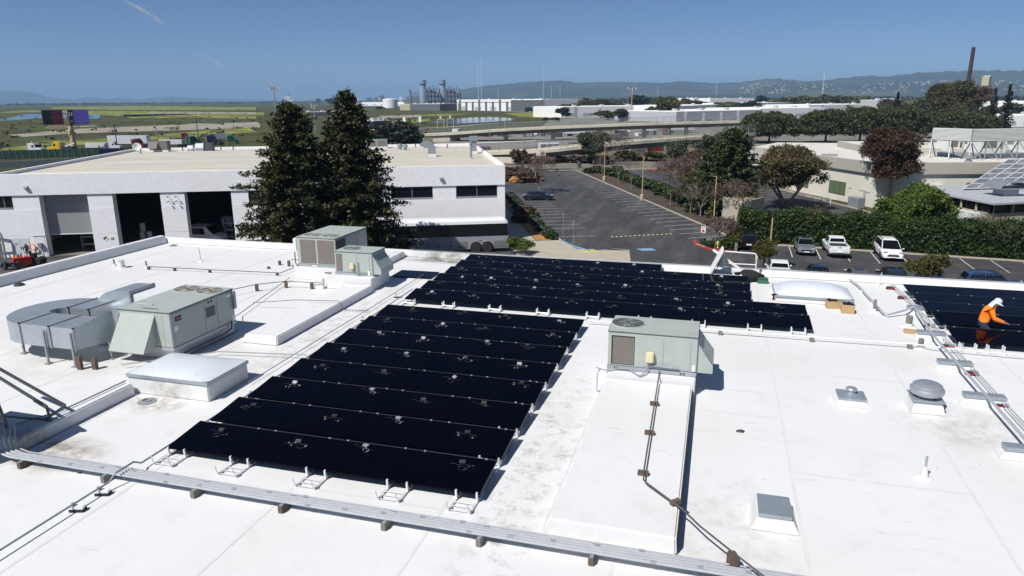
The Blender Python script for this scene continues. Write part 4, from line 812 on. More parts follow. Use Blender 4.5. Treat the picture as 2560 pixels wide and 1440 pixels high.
run('conduit_run', 'long white conduit crossing the middle of the roof', [(-3.7, 21.75, .14), (0.4, 21.8, .14), (3.0, 21.83, .14), (5.85, 21.9, .14), (6.5, 21.75, .14), (9.5, 21.6, .14)], .022, 'white_metal')
for i, (x, y) in enumerate(((.42, 21.8), (3.05, 21.83), (5.7, 21.9))):
    tag(MB().box(-.06, -.08, 0, .06, .08, .115).build('pipe_support_block', 'grey_block', None, (x, y, ZR + .003), 0, bev=.006), 'grey block under the long white mid-roof conduit, %s from left' % ORD[i], 'support block', 'grey blocks under the mid-roof conduit')
run('conduit_run', 'thick galvanised conduit along the right side past the galvanised caps', [(6.42, 8, .27), (6.42, 15.3, .27), (6.42, 21.4, .27), (6.44, 22.9, .27), (6.6, 25.3, .28), (6.62, 25.6, .28), (6.4, 25.45, .2), (5.72, 25.0, .1), (5.62, 25.2, .1), (5.45, 28.9, .1), (5.3, 29.7, .12)], .034)
run('conduit_run', 'slim conduit on red-striped rubber blocks along the right array', [(6.83, 10, .13), (6.83, 20, .13), (6.85, 26.3, .13), (6.72, 29.3, .13)], .018)
run('conduit_run', 'second slim conduit on red-striped rubber blocks along the right array', [(6.76, 10, .13), (6.76, 20, .13), (6.77, 26.3, .13), (6.64, 29.3, .13)], .014)
for i, (x, y) in enumerate(((6.65, 28.97), (6.76, 27.6), (6.84, 26.2), (6.84, 24.27), (6.83, 22.24), (6.8, 20.06), (6.8, 17.94), (6.8, 15.6))):
    t = thing('pipe_support_block', 'black rubber block with red stripe under the right conduits, %s from far end' % ORD[i], 'support block', (x - .04, y, ZR + .003), 0, 'black rubber blocks with red stripe')
    MB().add([(-.16, -.075, 0), (.16, -.075, 0), (.16, .075, 0), (-.16, .075, 0), (-.14, -.05, .10), (.14, -.05, .10), (.14, .05, .10), (-.14, .05, .10)], [(0, 3, 2, 1), (4, 5, 6, 7), (0, 1, 5, 4), (1, 2, 6, 5), (2, 3, 7, 6), (3, 0, 4, 7)]).build('rubber_block', 'rubber', t, bev=.008)
    MB().box(-.1, -.073, .035, .1, -.062, .06).build('red_stripe', 'red', t); MB().box(-.13, -.02, .101, .13, .02, .118).build('strut', 'galv_dull', t)
for i, (x, y) in enumerate(((5.45, 28.2), (5.55, 26.6))): tag(MB().box(-.06, -.06, 0, .06, .06, .07).build('pipe_support_block', 'white_metal', None, (x, y, ZR + .003), 0, bev=.006), 'small white block under the thick right conduit, %s' % ('farther' if i == 0 else 'nearer'), 'support block', 'white blocks under the thick conduit')
run('gas_pipe', 'dark gas pipe on blocks across the left rear roof', [(-23.5, 24.65, .13), (-20, 24.85, .13), (-17.2, 25.05, .13), (-17.2, 26.0, .13), (-17.75, 26.75, .3), (-16.3, 26.8, .3)], .017, 'dark_steel', 'pipe')
run('gas_pipe', 'dark pipe on wooden posts before the rear air conditioners', [(-17.5, 20.9, .27), (-16.7, 22.65, .27), (-16.68, 22.68, .27), (-15.87, 23.4, .27), (-14.35, 23.5, .27)], .015, 'dark_steel', 'pipe')
run('gas_pipe', 'thin dark pipe from large air conditioner towards the rear air conditioners', [(-14.5, 18.35, .4), (-15.2, 19.6, .12), (-16.4, 24.5, .12)], .013, 'dark_steel', 'pipe')
run('gas_pipe', 'thin dark pipe across the long left chase', [(-15.4, 20.65, .2), (-13.8, 20.85, .36), (-12.3, 21.1, .36), (-12.2, 21.1, .3), (-12.15, 21.1, .06), (-11.2, 21.2, .06)], .011, 'dark_steel', 'pipe')
run('gas_pipe', 'thin pipe from the large air conditioner across to the left conduit', [(-15.3, 14.62, .13), (-13.4, 16.2, .13), (-10.8, 16.6, .13)], .015, 'galv_dull', 'pipe')
run('conduit_run', 'pair of thin conduits over the near left chase', [(-14.2, 10.6, .36), (-13.85, 11.4, .36), (-13.82, 13.25, .36)], .02, 'galv_dull')
for i, (x, y, h) in enumerate(((-16.68, 22.68, .25), (-15.87, 23.4, .25), (-14.8, 23.5, .25), (-18.4, 26.8, .2), (-17.87, 26.7, .26), (-18.46, 26.05, .1), (-17.4, 25.1, .11), (-20.5, 24.82, .11), (-22.2, 24.72, .11), (-23.5, 24.65, .11))):
    tag(MB().box(-.05, -.05, 0, .05, .05, h).build('pipe_support_block', 'wood_block', None, (x, y, ZR + .003), .1, bev=.005), 'small brown block under dark gas pipes of the left rear roof, %s' % ORD[i], 'support block', 'brown blocks under the left rear pipes')

# ------------------------------------------------------------------ people
def skin_person(name, label, loc, rz, joints, edges, root, m, sub=2):
    t = thing(name, label, 'person', loc, rz)
    me = bpy.data.meshes.new('body'); names = list(joints); me.from_pydata([joints[n][:3] for n in names], [(names.index(a), names.index(b)) for a, b in edges], []); me.update()
    o = bpy.data.objects.new('body', me); COL.objects.link(o)
    o.modifiers.new('skin', 'SKIN'); sv = me.skin_vertices[0].data
    for i, n in enumerate(names):
        r = joints[n][3]; sv[i].radius = r if isinstance(r, tuple) else (r, r); sv[i].use_root = (n == root)
    sb = o.modifiers.new('sub', 'SUBSURF'); sb.levels = sub; sb.render_levels = sub
    dg = bpy.context.evaluated_depsgraph_get(); dg.update(); m2 = bpy.data.meshes.new_from_object(o.evaluated_get(dg)); bpy.data.objects.remove(o)
    m2.materials.clear()
    o = bpy.data.objects.new('body', m2); COL.objects.link(o); o.parent = t
    for p in m2.polygons: p.use_smooth = True
    return t, o
def paint(o, rules, default):
    me = o.data; mats = [default] + [r[1] for r in rules]
    for n in mats: me.materials.append(M[n])
    for p in me.polygons:
        c = p.center
        for i, (f, n) in enumerate(rules):
            if f(c): p.material_index = i + 1; break
# kneeling installer, facing +X (local x forward)
J = dict(pel=(0, 0, .42, (.15, .17)), sp=(.02, 0, .58, (.13, .165)), ch=(.08, 0, .76, (.135, .18)), sh=(.13, 0, .90, (.10, .14)), nk=(.185, 0, .965, .058), hd=(.25, 0, 1.03, (.085, .08)), hd2=(.30, 0, 1.10, (.095, .085)), hd3=(.30, 0, 1.165, (.06, .055)),
         shl=(.12, .20, .87, .075), ell=(.18, .27, .62, .055), wrl=(.44, .16, .53, .036), shr=(.12, -.20, .87, .078), elr=(.20, -.28, .62, .058), wrr=(.46, -.18, .53, .036),
         hpl=(.0, .10, .36, .10), knl=(.30, .13, .10, .075), ftl=(-.12, .13, .07, .05), tol=(-.26, .13, .06, .04), hpr=(.0, -.10, .36, .10), knr=(.30, -.13, .10, .075), ftr=(-.12, -.13, .07, .05), tor=(-.26, -.13, .06, .04),
         pml=(.53, .12, .505, (.035, .022)), pmr=(.55, -.15, .505, (.035, .022)))
E2 = [('pel', 'sp'), ('sp', 'ch'), ('ch', 'sh'), ('sh', 'nk'), ('nk', 'hd'), ('hd', 'hd2'), ('hd2', 'hd3'), ('sh', 'shl'), ('shl', 'ell'), ('ell', 'wrl'), ('wrl', 'pml'), ('sh', 'shr'), ('shr', 'elr'), ('elr', 'wrr'), ('wrr', 'pmr'), ('pel', 'hpl'), ('hpl', 'knl'), ('knl', 'ftl'), ('ftl', 'tol'), ('pel', 'hpr'), ('hpr', 'knr'), ('knr', 'ftr'), ('ftr', 'tor')]
for s, sg in (('l', 1), ('r', -1)):
    bx, by, bz = J['pm' + s][:3]
    for k, (dy, ln) in enumerate(((-.027, .062), (-.009, .072), (.009, .068), (.027, .055))):
        J['f%s%da' % (s, k)] = (bx + .035, by + dy, bz, .0095); J['f%s%db' % (s, k)] = (bx + .035 + ln * .6, by + dy, bz - .012, .009); J['f%s%dc' % (s, k)] = (bx + .04 + ln * .85, by + dy * .8, bz - .04, .008)
        E2 += [('pm' + s, 'f%s%da' % (s, k)), ('f%s%da' % (s, k), 'f%s%db' % (s, k)), ('f%s%db' % (s, k), 'f%s%dc' % (s, k))]
    J['t%sa' % s] = (bx + .005, by - sg * .04, bz - .005, .011); J['t%sb' % s] = (bx + .045, by - sg * .05, bz - .02, .009); E2 += [('pm' + s, 't%sa' % s), ('t%sa' % s, 't%sb' % s)]
pt, body = skin_person('person', 'kneeling worker in orange long-sleeved shirt and pale sun hat holding a tool', (8.02, 23.62, ZR + .003), .0, J, E2, 'pel', 'orange')
paint(body, [(lambda c: c.z > .955 and c.x > .13, 'skin'), (lambda c: c.x > .47 and c.z > .42, 'skin'), (lambda c: c.z < .50 and c.x < .42, 'denim')], 'orange')
hm = MB(); n = 20
rings = [(.105, .0), (.108, .03), (.10, .075), (.075, .108), (.04, .122), (.005, .126)]
hm.lathe(rings, n); ho = hm.build('sun_hat', 'hat', pt, (.295, 0, 1.10), smooth=True); ho.rotation_euler = (0, RAD(22), 0)
b = MB(); vs = []; fs = []
for i in range(n):
    a = 2 * PI * i / n; rr = .105; out = .19 if abs(a) < 1.2 or a > 2 * PI - 1.2 else .135
    vs += [(rr * math.cos(a), rr * math.sin(a), .0), (out * math.cos(a), out * .82 * math.sin(a), -.03), (out * math.cos(a), out * .82 * math.sin(a), -.038), (rr * math.cos(a), rr * math.sin(a), -.008)]
for i in range(n):
    j = (i + 1) % n
    for k in range(4): fs.append((i * 4 + k, i * 4 + (k + 1) % 4, j * 4 + (k + 1) % 4, j * 4 + k))
ho = b.add(vs, fs).build('hat_brim', 'hat', pt, (.295, 0, 1.10), smooth=True); ho.rotation_euler = (0, RAD(22), 0)
b = MB(); b.add([(-.10, -.085, .02), (-.06, -.11, .0), (-.13, -.12, -.15), (-.19, -.07, -.17), (-.19, .07, -.17), (-.13, .12, -.15), (-.06, .11, .0), (-.10, .085, .02)], [(0, 1, 2, 3), (0, 3, 4, 7), (7, 4, 5, 6)])
b.build('neck_flap', 'hat', pt, (.295, 0, 1.09)).rotation_euler = (0, RAD(15), 0)
for sy in (-1, 1):
    blob('eye', 'white_paint', pt, (0, 0, 0), (.012, .014, .01), 1, rough=0, loc=(.385, sy * .033, 1.075)); blob('ear', 'skin', pt, (0, 0, 0), (.02, .01, .03), 2, rough=0, loc=(.28, sy * .088, 1.07))
blob('nose', 'skin', pt, (0, 0, 0), (.022, .014, .02), 1, rough=0, loc=(.395, 0, 1.045)); blob('mouth', 'red', pt, (0, 0, 0), (.008, .022, .006), 1, rough=0, loc=(.36, 0, 1.005))
wr = thing('wrench', 'steel wrench held in the worker hands over the panel', 'wrench', (8.66, 23.47, ZR + .485), .15)
MB().bar((-.12, 0, 0), (.24, -.0, .0), .02, .014).build('shaft', 'dark_steel', wr); MB().lathe([(.03, -.012), (.03, .012), (.018, .012), (.018, -.012)], 12, (.26, 0, 0)).build('head', 'dark_steel', wr)

# ================================================================== white tilt-up warehouse across the yard
WA = RAD(23.7); WP = (-22.47, 75.83)
def WW(s, y, z=0.0): return (WP[0] + s * math.cos(WA) - y * math.sin(WA), WP[1] + s * math.sin(WA) + y * math.cos(WA), z)
wh = thing('warehouse', 'long white stucco warehouse with open roll-up doors and grey flat roof', 'building', (WP[0], WP[1], 0), WA)
HT = 8.57; SL = -52.3; DP = 40.0
MB().box(SL, -.10, 6.40, .02, .22, HT).build('upper_wall', 'stucco', wh, bev=.02)
def wseg(a, b, z0, z1, m='stucco', y=0.0): return MB().box(a, y, z0, b, .3, z1).build('wall_panel', m, wh, bev=.012)
piers = ((SL, -47.95), (-43.35, -40.92), (-36.25, -33.82), (-29.15, 0.0))
for a, b in piers:
    wseg(a, b, 0, 2.2); wseg(a, b, 2.215, 4.95)
wins = [(-52.2, -50.5), (-27.4, -22.9), (-20.4, -15.9), (-12.48, -7.95), (-5.42, -.84)]
for a, b in piers:
    cur = a
    for w0, w1 in wins:
        if w0 >= a - .01 and w1 <= b + .01:
            if w0 - cur > .05: wseg(cur, w0, 4.955, 6.395, 'smooth_white', .03)
            cur = w1
    if b - cur > .05: wseg(cur, b, 4.955, 6.395, 'smooth_white', .03)
for i, (a, b) in enumerate(wins):
    f = MB(); f.box(a, .10, 4.96, b, .16, 5.2).box(a, .10, 6.33, b, .16, 6.39).box(a, .10, 5.2, a + .06, .16, 6.33).box(b - .06, .10, 5.2, b, .16, 6.33).box((a + b) / 2 - .03, .10, 5.2, (a + b) / 2 + .03, .16, 6.33)
    fr = f.build('window', 'galv_dull', wh)
    for p, q in ((a + .06, (a + b) / 2 - .03), ((a + b) / 2 + .03, b - .06)): MB().box(p, .12, 5.2, q, .14, 6.33).build('pane', 'glass_dark', fr)
# returns of the door openings, interior shell
for a in (-47.95, -43.35, -40.92, -36.25, -33.82, -29.15):
    sgn = 1 if a in (-47.95, -40.92, -33.82) else -1
    MB().box(min(a, a - sgn * .3), .301, 0, max(a, a - sgn * .3), 1.0, 6.395).build('door_jamb', 'smooth_white', wh)
MB().box(SL, .31, 0.0, -28.5, DP, .05).build('floor', 'concrete_dark', wh)
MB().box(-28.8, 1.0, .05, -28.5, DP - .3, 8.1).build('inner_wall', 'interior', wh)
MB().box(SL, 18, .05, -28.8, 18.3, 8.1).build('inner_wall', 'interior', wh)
MB().box(SL - .001, .3, 0, SL + .3, DP, HT - .001).build('side_wall', 'stucco', wh); MB().box(-.3, .301, 0, .0, DP, HT - .001).build('side_wall', 'stucco', wh); MB().box(SL + .3, DP - .3, 0, -.3, DP, HT + .02).build('back_wall', 'stucco', wh)
MB().box(SL + .3, .22, 7.95, -.3, DP - .3, 8.2).build('roof_deck', 'tar_roof', wh)
sh = MB().box(-47.9, .86, 2.22, -43.4, .92, 6.395).build('roll_up_shutter', 'shutter', wh); m = MB()
for i in range(20): m.box(-47.9, .845, 2.35 + i * .2, -43.4, .861, 2.36 + i * .2)
m.build('slat_joint', 'galv_dull', sh); MB().box(-47.9, .82, 2.14, -43.4, .95, 2.24).build('bottom_bar', 'white_metal', sh)
dd = MB().box(-51.43, -.03, .0, -49.6, .0, 2.05).build('double_door', 'door_white', wh, bev=.01); MB().box(-50.525, -.036, .02, -50.505, -.029, 2.02).build('door_gap', 'dark', dd); MB().box(-50.46, -.07, .95, -50.36, -.03, 1.12).build('handle', 'dark_steel', dd); MB().box(-51.0, -.036, 1.35, -50.72, -.03, 1.55).build('door_sign', 'shutter', dd)
fd = MB().box(-49.12, -.02, 0, -48.1, .002, 2.18).build('service_door', 'white_paint', wh); MB().box(-49.16, -.05, 2.18, -48.06, .0, 2.24).build('lintel', 'galv_dull', fd)
mt = thing('meter_box', 'grey meter box on the warehouse wall beside the service door', 'meter box', WW(-48.55, -.1, 1.05), WA); MB().box(-.2, -.2, 0, .2, .08, .45).build('box', 'galv_dull', mt, bev=.03); MB().tube([(0, 0, 0), (0, -.02, -.5), (.05, 0, -.9)], .03, 6).build('conduit', 'galv_dull', mt)
def walllight(s, z, lab):
    t = thing('wall_light', lab, 'wall light', WW(s, -.1, z), WA, 'wall lights on the warehouse'); MB().add([(-.2, 0, -.15), (.2, 0, -.15), (.2, 0, .15), (-.2, 0, .15), (-.18, -.28, -.05), (.18, -.28, -.05), (.18, -.22, .12), (-.18, -.22, .12)], [(0, 1, 2, 3), (4, 7, 6, 5), (0, 4, 5, 1), (1, 5, 6, 2), (2, 6, 7, 3), (3, 7, 4, 0)]).build('housing', 'galv_dull', t); MB().box(-.14, -.27, -.09, .14, -.1, -.075).build('lens', 'white_metal', t)
walllight(-48.94, 7.24, 'small grey wall light above the half-closed shutter'); walllight(-28.28, 7.14, 'small grey wall light just left of the redwoods'); walllight(-7.0, 7.23, 'small grey wall light above the dark office windows')
for i, s in enumerate((-35.5, -34.7)):
    for z in (5.95, 5.45):
        t = thing('gooseneck_lamp', 'small white %s camera bracket on the pier between open doors, %s' % ('upper' if z > 5.7 else 'lower', 'left' if i == 0 else 'right'), 'bracket', WW(s, .02, z), WA, 'camera brackets on the pier'); MB().tube([(0, 0, .1), (0, -.2, .16), (.03, -.3, .08)], .025, 6).build('arm', 'white_metal', t); MB().cbox((.05, -.34, .02), (.12, .16, .1), 0, .4).build('head', 'galv_dull', t)
hz = thing('hazard_sign', 'diamond hazard sign in blue, red, yellow and white on the pier', 'sign', WW(-42.15, -.012, 1.72), WA)
mat('sign_blue', srgb(40, 70, 150), .5)
for (x, z), mm in (((-.15, 0), 'sign_blue'), ((0, .15), 'red'), ((.15, 0), 'yellow_paint'), ((0, -.15), 'white_paint')): MB().cbox((x, 0, z), (.2, .012, .2), 0, 0, PI / 4).build('diamond', mm, hz)
hs2 = thing('notice_sign', 'small pale grey notice beside the diamond hazard sign', 'sign', WW(-41.5, -.01, 1.7), WA); MB().box(-.16, -.01, -.12, .16, .01, .12).build('plate', 'shutter', hs2)
for i in range(4): MB().box(-.11, -.013, .06 - i * .045, .11, -.0101, .075 - i * .045).build('text_line', 'dark_steel', hs2)
# things seen inside and at the doors
def shelf(s, y, w, lab):
    t = thing('storage_shelf', lab, 'shelf', WW(s, y, .05), WA)
    for x in (0, w): MB().box(x - .04, 0, 0, x + .04, .8, 2.6).build('upright', 'galv_dull', t)
    for z in (.5, 1.3, 2.1): MB().box(0, 0, z, w, .8, z + .06).build('shelf_board', 'white_metal', t)
shelf(-46.0, 3.2, 2.4, 'low white shelving inside under the half-closed shutter'); shelf(-31.5, 5.0, 2.2, 'shelving with pale stock inside the right open door')
t = thing('stacked_drums', 'pale stacked containers inside the middle open door', 'containers', WW(-39.6, 3.0, .05), WA)
for x, y, z in ((0, 0, 0), (.7, .1, 0), (0, 0, .92), (.7, .1, .92), (.1, .05, 1.84)): MB().lathe([(.28, 0), (.3, .05), (.28, .44), (.3, .48), (.28, .86), (.1, .9)], 16, (x, y, z)).build('container', 'shutter', t, smooth=True)
t = thing('mixing_tank', 'white funnel-shaped tank inside the right open door', 'tank', WW(-32.2, 9.5, .05), WA); MB().lathe([(.15, .6), (.7, 1.3), (.7, 2.0), (.5, 2.2), (.1, 2.3)], 18).build('vessel', 'white_metal', t, smooth=True)
for a in range(3): MB().tube([(.5 * math.cos(a * 2.1), .5 * math.sin(a * 2.1), 0), (.5 * math.cos(a * 2.1), .5 * math.sin(a * 2.1), 1.3)], .04, 6).build('leg', 'galv_dull', t)
# rooftop gear of the warehouse
def boxunit(s, y, w, d, h, lab, m='hvac', legs=True, rz=0.0):
    t = thing('rooftop_unit', lab, 'rooftop unit', WW(s, y, 8.2), WA + rz); MB().box(-w / 2, -d / 2, 0, w / 2, d / 2, .25).build('kerb', 'white_metal', t); MB().box(-w / 2, -d / 2, .251, w / 2, d / 2, h).build('cabinet', m, t, bev=.03)
    for x in (-w / 4, w / 4): MB().box(x - w * .2, -d / 2 - .015, .4, x + w * .2, -d / 2 + .0, h - .15).build('grille', 'coil', t)
    return t
t = boxunit(-47.9, 37.6, 2.6, 1.6, 1.55, 'brown-grey rooftop unit with front hood at the rear left of warehouse roof', 'coil'); MB().add([(-1.3, -.8, 1.5), (0, -.8, 1.5), (0, -1.7, .5), (-1.3, -1.7, .5)], [(0, 1, 2, 3)]).build('hood', 'coil', t)
t = thing('curved_duct', 'pair of shiny curved ducts at the rear of warehouse roof', 'duct', WW(-42.6, 37.6, 8.2), WA)
for x, r, h in ((-.9, .5, .55), (.5, .75, .75)): 
    secs = [[(x - r * .8, -.5 - r * math.cos(a) + .5, h * .0 + (h + r * .6) * math.sin(a)), (x + r * .8, -.5 - r * math.cos(a) + .5, (h + r * .6) * math.sin(a)), (x + r * .8, -.1 * math.cos(a), (h + r * .6) * .25 * math.sin(a)), (x - r * .8, -.1 * math.cos(a), (h + r * .6) * .25 * math.sin(a))] for a in np.linspace(.0, PI, 9)]
    MB().loft(secs).build('duct_bend', 'galv', t)
MB().box(1.3, -.6, 0, 2.4, .8, 1.2).build('cabinet', 'dark_steel', t)
t = thing('satellite_dish', 'small white satellite dish at the left parapet of warehouse roof', 'satellite dish', WW(-51.2, 37.5, 8.2), WA); MB().lathe([(.02, 0), (.35, .06), (.6, .2), (.62, .2), (.36, .03), (.02, -.03)], 20).build('reflector', 'white_metal', t, (0, 0, .7), smooth=True).rotation_euler = (RAD(70), 0, .4); MB().tube([(0, .2, 0), (0, .1, .6)], .04, 6).build('mast', 'galv_dull', t); MB().tube([(.3, -.3, .6), (.9, -.1, .25)], .03, 6).build('feed_arm', 'dark_steel', t)
t = thing('gooseneck_vent', 'large galvanised gooseneck vent duct on the right warehouse roof', 'vent', WW(-7.45, 18.6, 8.2), WA)
MB().box(-.55, -.55, 0, .55, .55, .35).build('kerb', 'white_metal', t); MB().box(-.5, -.5, .351, .5, .5, 1.0).build('riser', 'galv_dull', t)
secs = [[(-.5 - 0 + 0, 0, 0)] * 4]; secs = []
for a in np.linspace(0, RAD(150), 10):
    def pt(r, y): return (-.65 + r * math.cos(a), y, 1.0 + r * math.sin(a) * .85)
    w2 = .5; secs.append([pt(1.15, -w2), pt(1.15, w2), pt(.15, w2), pt(.15, -w2)])
MB().loft(secs).build('hood', 'galv_dull', t)
t = thing('exhaust_stack', 'tall square exhaust stack by the right warehouse parapet', 'exhaust stack', WW(-1.5, 22.5, 8.2), WA); MB().box(-.45, -.45, 0, .45, .45, .35).build('kerb', 'white_metal', t); MB().box(-.38, -.38, .351, .38, .38, 1.75).build('shaft', 'galv_dull', t); MB().box(-.55, -.55, 1.751, .55, .55, 2.4).build('cap', 'galv_dull', t, bev=.03)
t = thing('flue_pipe', 'slim round metal flue in front of the square exhaust stack', 'flue', WW(-2.6, 14.0, 8.2), WA); MB().lathe([(.25, 0), (.22, .1), (.16, .12), (.16, .5), (.2, .52), (.2, .56), (.16, .58), (.16, 1.85), (.24, 1.87), (.24, 2.02), (.05, 2.12)], 16).build('pipe', 'galv', t, smooth=True)
t = boxunit(-15.5, 37.5, 3.2, 1.6, 1.35, 'grey three-bay rooftop unit behind the redwoods', 'galv_dull'); boxunit(-7.6, 37.0, 1.6, 1.2, 1.5, 'brown rooftop unit behind the gooseneck vent', 'coil')
for i, (s, y) in enumerate(((-11.9, 33.2), (-11.1, 31.3))):
    t = thing('turbine_vent', 'small round turbine vent on warehouse roof, %s' % ('farther' if i == 0 else 'nearer'), 'vent', WW(s, y, 8.2), WA, 'turbine vents'); MB().lathe([(.3, 0), (.25, .2), (.25, .35), (.38, .4), (.42, .6), (.38, .8), (.1, .9)], 16).build('turbine', 'galv', t, smooth=True)
for i, (s, y) in enumerate(((-4.6, 35), (-9.5, 38), (-37.5, 38.4), (-39.3, 38.4), (-45.0, 38.6), (-52.0 + 2.5, 34))):
    t = thing('vent_pipe', 'small vent pipe on the warehouse roof, %s from the right' % ORD[i], 'vent pipe', WW(s, y, 8.2), WA, 'vent pipes of the warehouse roof'); MB().lathe([(.2, 0), (.08, .08), (.08, .5), (.12, .52), (.12, .58)], 10).build('pipe', 'dark_steel', t, smooth=True)

# ------------------------------------------------------------------ wheels, vehicles
WHEEL = {}
def wheel(parent, loc, r, w=.22, side=1, m='silver'):
    key = (round(r, 3), w, m)
    if key not in WHEEL:
        ty = MB().lathe([(r * .62, -w / 2), (r * .94, -w / 2), (r, -w * .36), (r, w * .36), (r * .94, w / 2), (r * .62, w / 2)], 22).mesh('tyre', 'rubber', True)
        rm = MB().lathe([(r * .63, w * .30), (r * .60, w * .44), (r * .5, w * .34), (r * .16, w * .30), (r * .14, w * .42), (.01, w * .43)], 20)
        for k in range(5):
            a = k * 2 * PI / 5; rm.bar((r * .12 * math.cos(a), r * .12 * math.sin(a), w * .36), (r * .58 * math.cos(a), r * .58 * math.sin(a), w * .42), r * .14, w * .1)
        WHEEL[key] = (ty, rm.mesh('rim', m, True))
    e = bpy.data.objects.new('wheel', WHEEL[key][0]); COL.objects.link(e); e.parent = parent; e.location = loc; e.rotation_euler = (PI / 2 * side, 0, 0)
    o = bpy.data.objects.new('rim', WHEEL[key][1]); COL.objects.link(o); o.parent = e; return e
bus = thing('coach_bus', 'silver coach bus with long black window band parked against the warehouse', 'bus', WW(-.35, -5.55, .03), WA)
mat('bus_silver', srgb(168, 170, 176), .35, metal=.25, var=.04, vs=1)
mat('bus_white', srgb(226, 228, 232), .35)
L = 13.7
sec = lambda x, z0, z1, y0=0, y1=2.55: [(x, y0, z0), (x, y0, z1), (x, y1, z1), (x, y1, z0)]
m = MB(); m.box(-L, .0, .36, 0, 2.55, 1.72); m.build('body', 'bus_silver', bus, bev=.06)
m = MB(); prof = [(.02, 1.725), (.02, 2.95), (.06, 2.99), (2.49, 2.99), (2.53, 2.95), (2.53, 1.725)]; m.loft([[(x, y, z) for y, z in prof] for x in (-L + .25, -.12)]); m.build('window_band', 'glass_dark', bus, bev=.04)
m = MB(); prof = [(.03, 3.0), (.10, 3.30), (.35, 3.44), (2.2, 3.44), (2.45, 3.30), (2.52, 3.0)]; m.loft([[(x, y, z) for y, z in prof] for x in (-L + .5, -.35)] + [[(-.10, y * .94 + .08, 2.985 + (z - 3.0) * .6) for y, z in prof]]); m.build('roof', 'bus_white', bus, smooth=True)
MB().add([(-L + .3, -.012, 1.70), (-10.2, -.012, 1.70), (-11.6, -.012, 1.25), (-L + .3, -.012, 1.05)], [(0, 1, 2, 3), (3, 2, 1, 0)]).build('front_window_sweep', 'glass_dark', bus)
for x in (-2.25, -3.45, -11.0):
    MB().lathe([(.62, 0), (.62, .06)], 20).build('wheel_arch', 'black', bus, (x, -.015, .55)).rotation_euler = (PI / 2, 0, 0)
    wheel(bus, (x, -.02, .5), .5, .28, 1); wheel(bus, (x, 2.57, .5), .5, .28, -1)
MB().tube([(-2.85, -.03, 1.14), (-2.2, -.03, 1.14)], .02, 6).build('arch_trim', 'silver', bus)
for a, b in ((-1.55, -.22), (-5.25, -4.35)):
    g = MB(); MB().box(a, -.02, .52, b, .0, 1.18).build('engine_grille', 'dark', bus)
    for i in range(8): g.box(a + .02, -.035, .56 + i * .08, b - .02, -.019, .60 + i * .08)
    g.build('louvre', 'bus_silver', bus)
for a, b in ((-6.6, -5.4), (-7.9, -6.65), (-9.2, -7.95), (-10.2, -9.25)): MB().box(a, -.014, .48, b, .0, 1.12).build('luggage_door', 'bus_silver', bus, bev=.01)
for x in (-6.1, -7.4, -9.6): MB().box(x - .08, -.03, .72, x + .08, -.012, .84).build('door_latch', 'black', bus)
for x in (-3.0, -6.1): MB().box(x - .1, -.03, 1.22, x + .1, -.005, 1.32).build('side_marker', 'red', bus)
for x in (-9.5, -10.6, -11.3, -12.2): MB().lathe([(.09, 0), (.09, .02)], 10).build('roof_vent', 'black', bus, (x, .045, 3.12)).rotation_euler = (PI / 2, 0, 0)
MB().box(-.02, .3, 2.0, .02, 2.25, 2.8).build('rear_window', 'glass_dark', bus)
for y in (.15, 2.3): MB().box(-.01, y, 1.0, .03, y + .12, 1.5).build('tail_light', 'red', bus)

# van roof showing above the left parapet
tv = thing('cargo_van', 'white van with teal roof edge showing above the left parapet corner', 'van', (-55.3, 66.16, 0.03), RAD(8))
mat('teal', srgb(40, 140, 130), .4)
MB().loft([[(x, -.98, z0), (x, .98, z0), (x, .9, z1), (x, -.9, z1)] for x, z0, z1 in ((-2.7, .45, 1.1), (-2.6, .4, 1.75), (-.9, .38, 2.12), (1.2, .4, 2.15), (2.0, .42, 1.25), (2.7, .45, 1.05))]).build('body', 'white_paint', tv, bev=.05)
MB().bar((-.9, -.92, 2.12), (1.2, -.92, 2.16), .06).bar((1.2, -.92, 2.16), (1.2, .92, 2.16), .06).build('roof_edge', 'teal', tv)
MB().add([(1.24, -.86, 2.08), (1.24, .86, 2.08), (2.0, .9, 1.3), (2.0, -.9, 1.3)], [(0, 3, 2, 1), (0, 1, 2, 3)]).build('windscreen', 'glass_car', tv, (.03, 0, .02)); MB().add([(-.8, -.965, 1.25), (1.1, -.965, 1.25), (.95, -.93, 1.95), (-.7, -.93, 1.95)], [(0, 1, 2, 3), (3, 2, 1, 0)]).build('side_window', 'glass_car', tv)
for x in (-1.7, 1.7):
    wheel(tv, (x, -.9, .36), .36, .24, 1); wheel(tv, (x, .9, .36), .36, .24, -1)
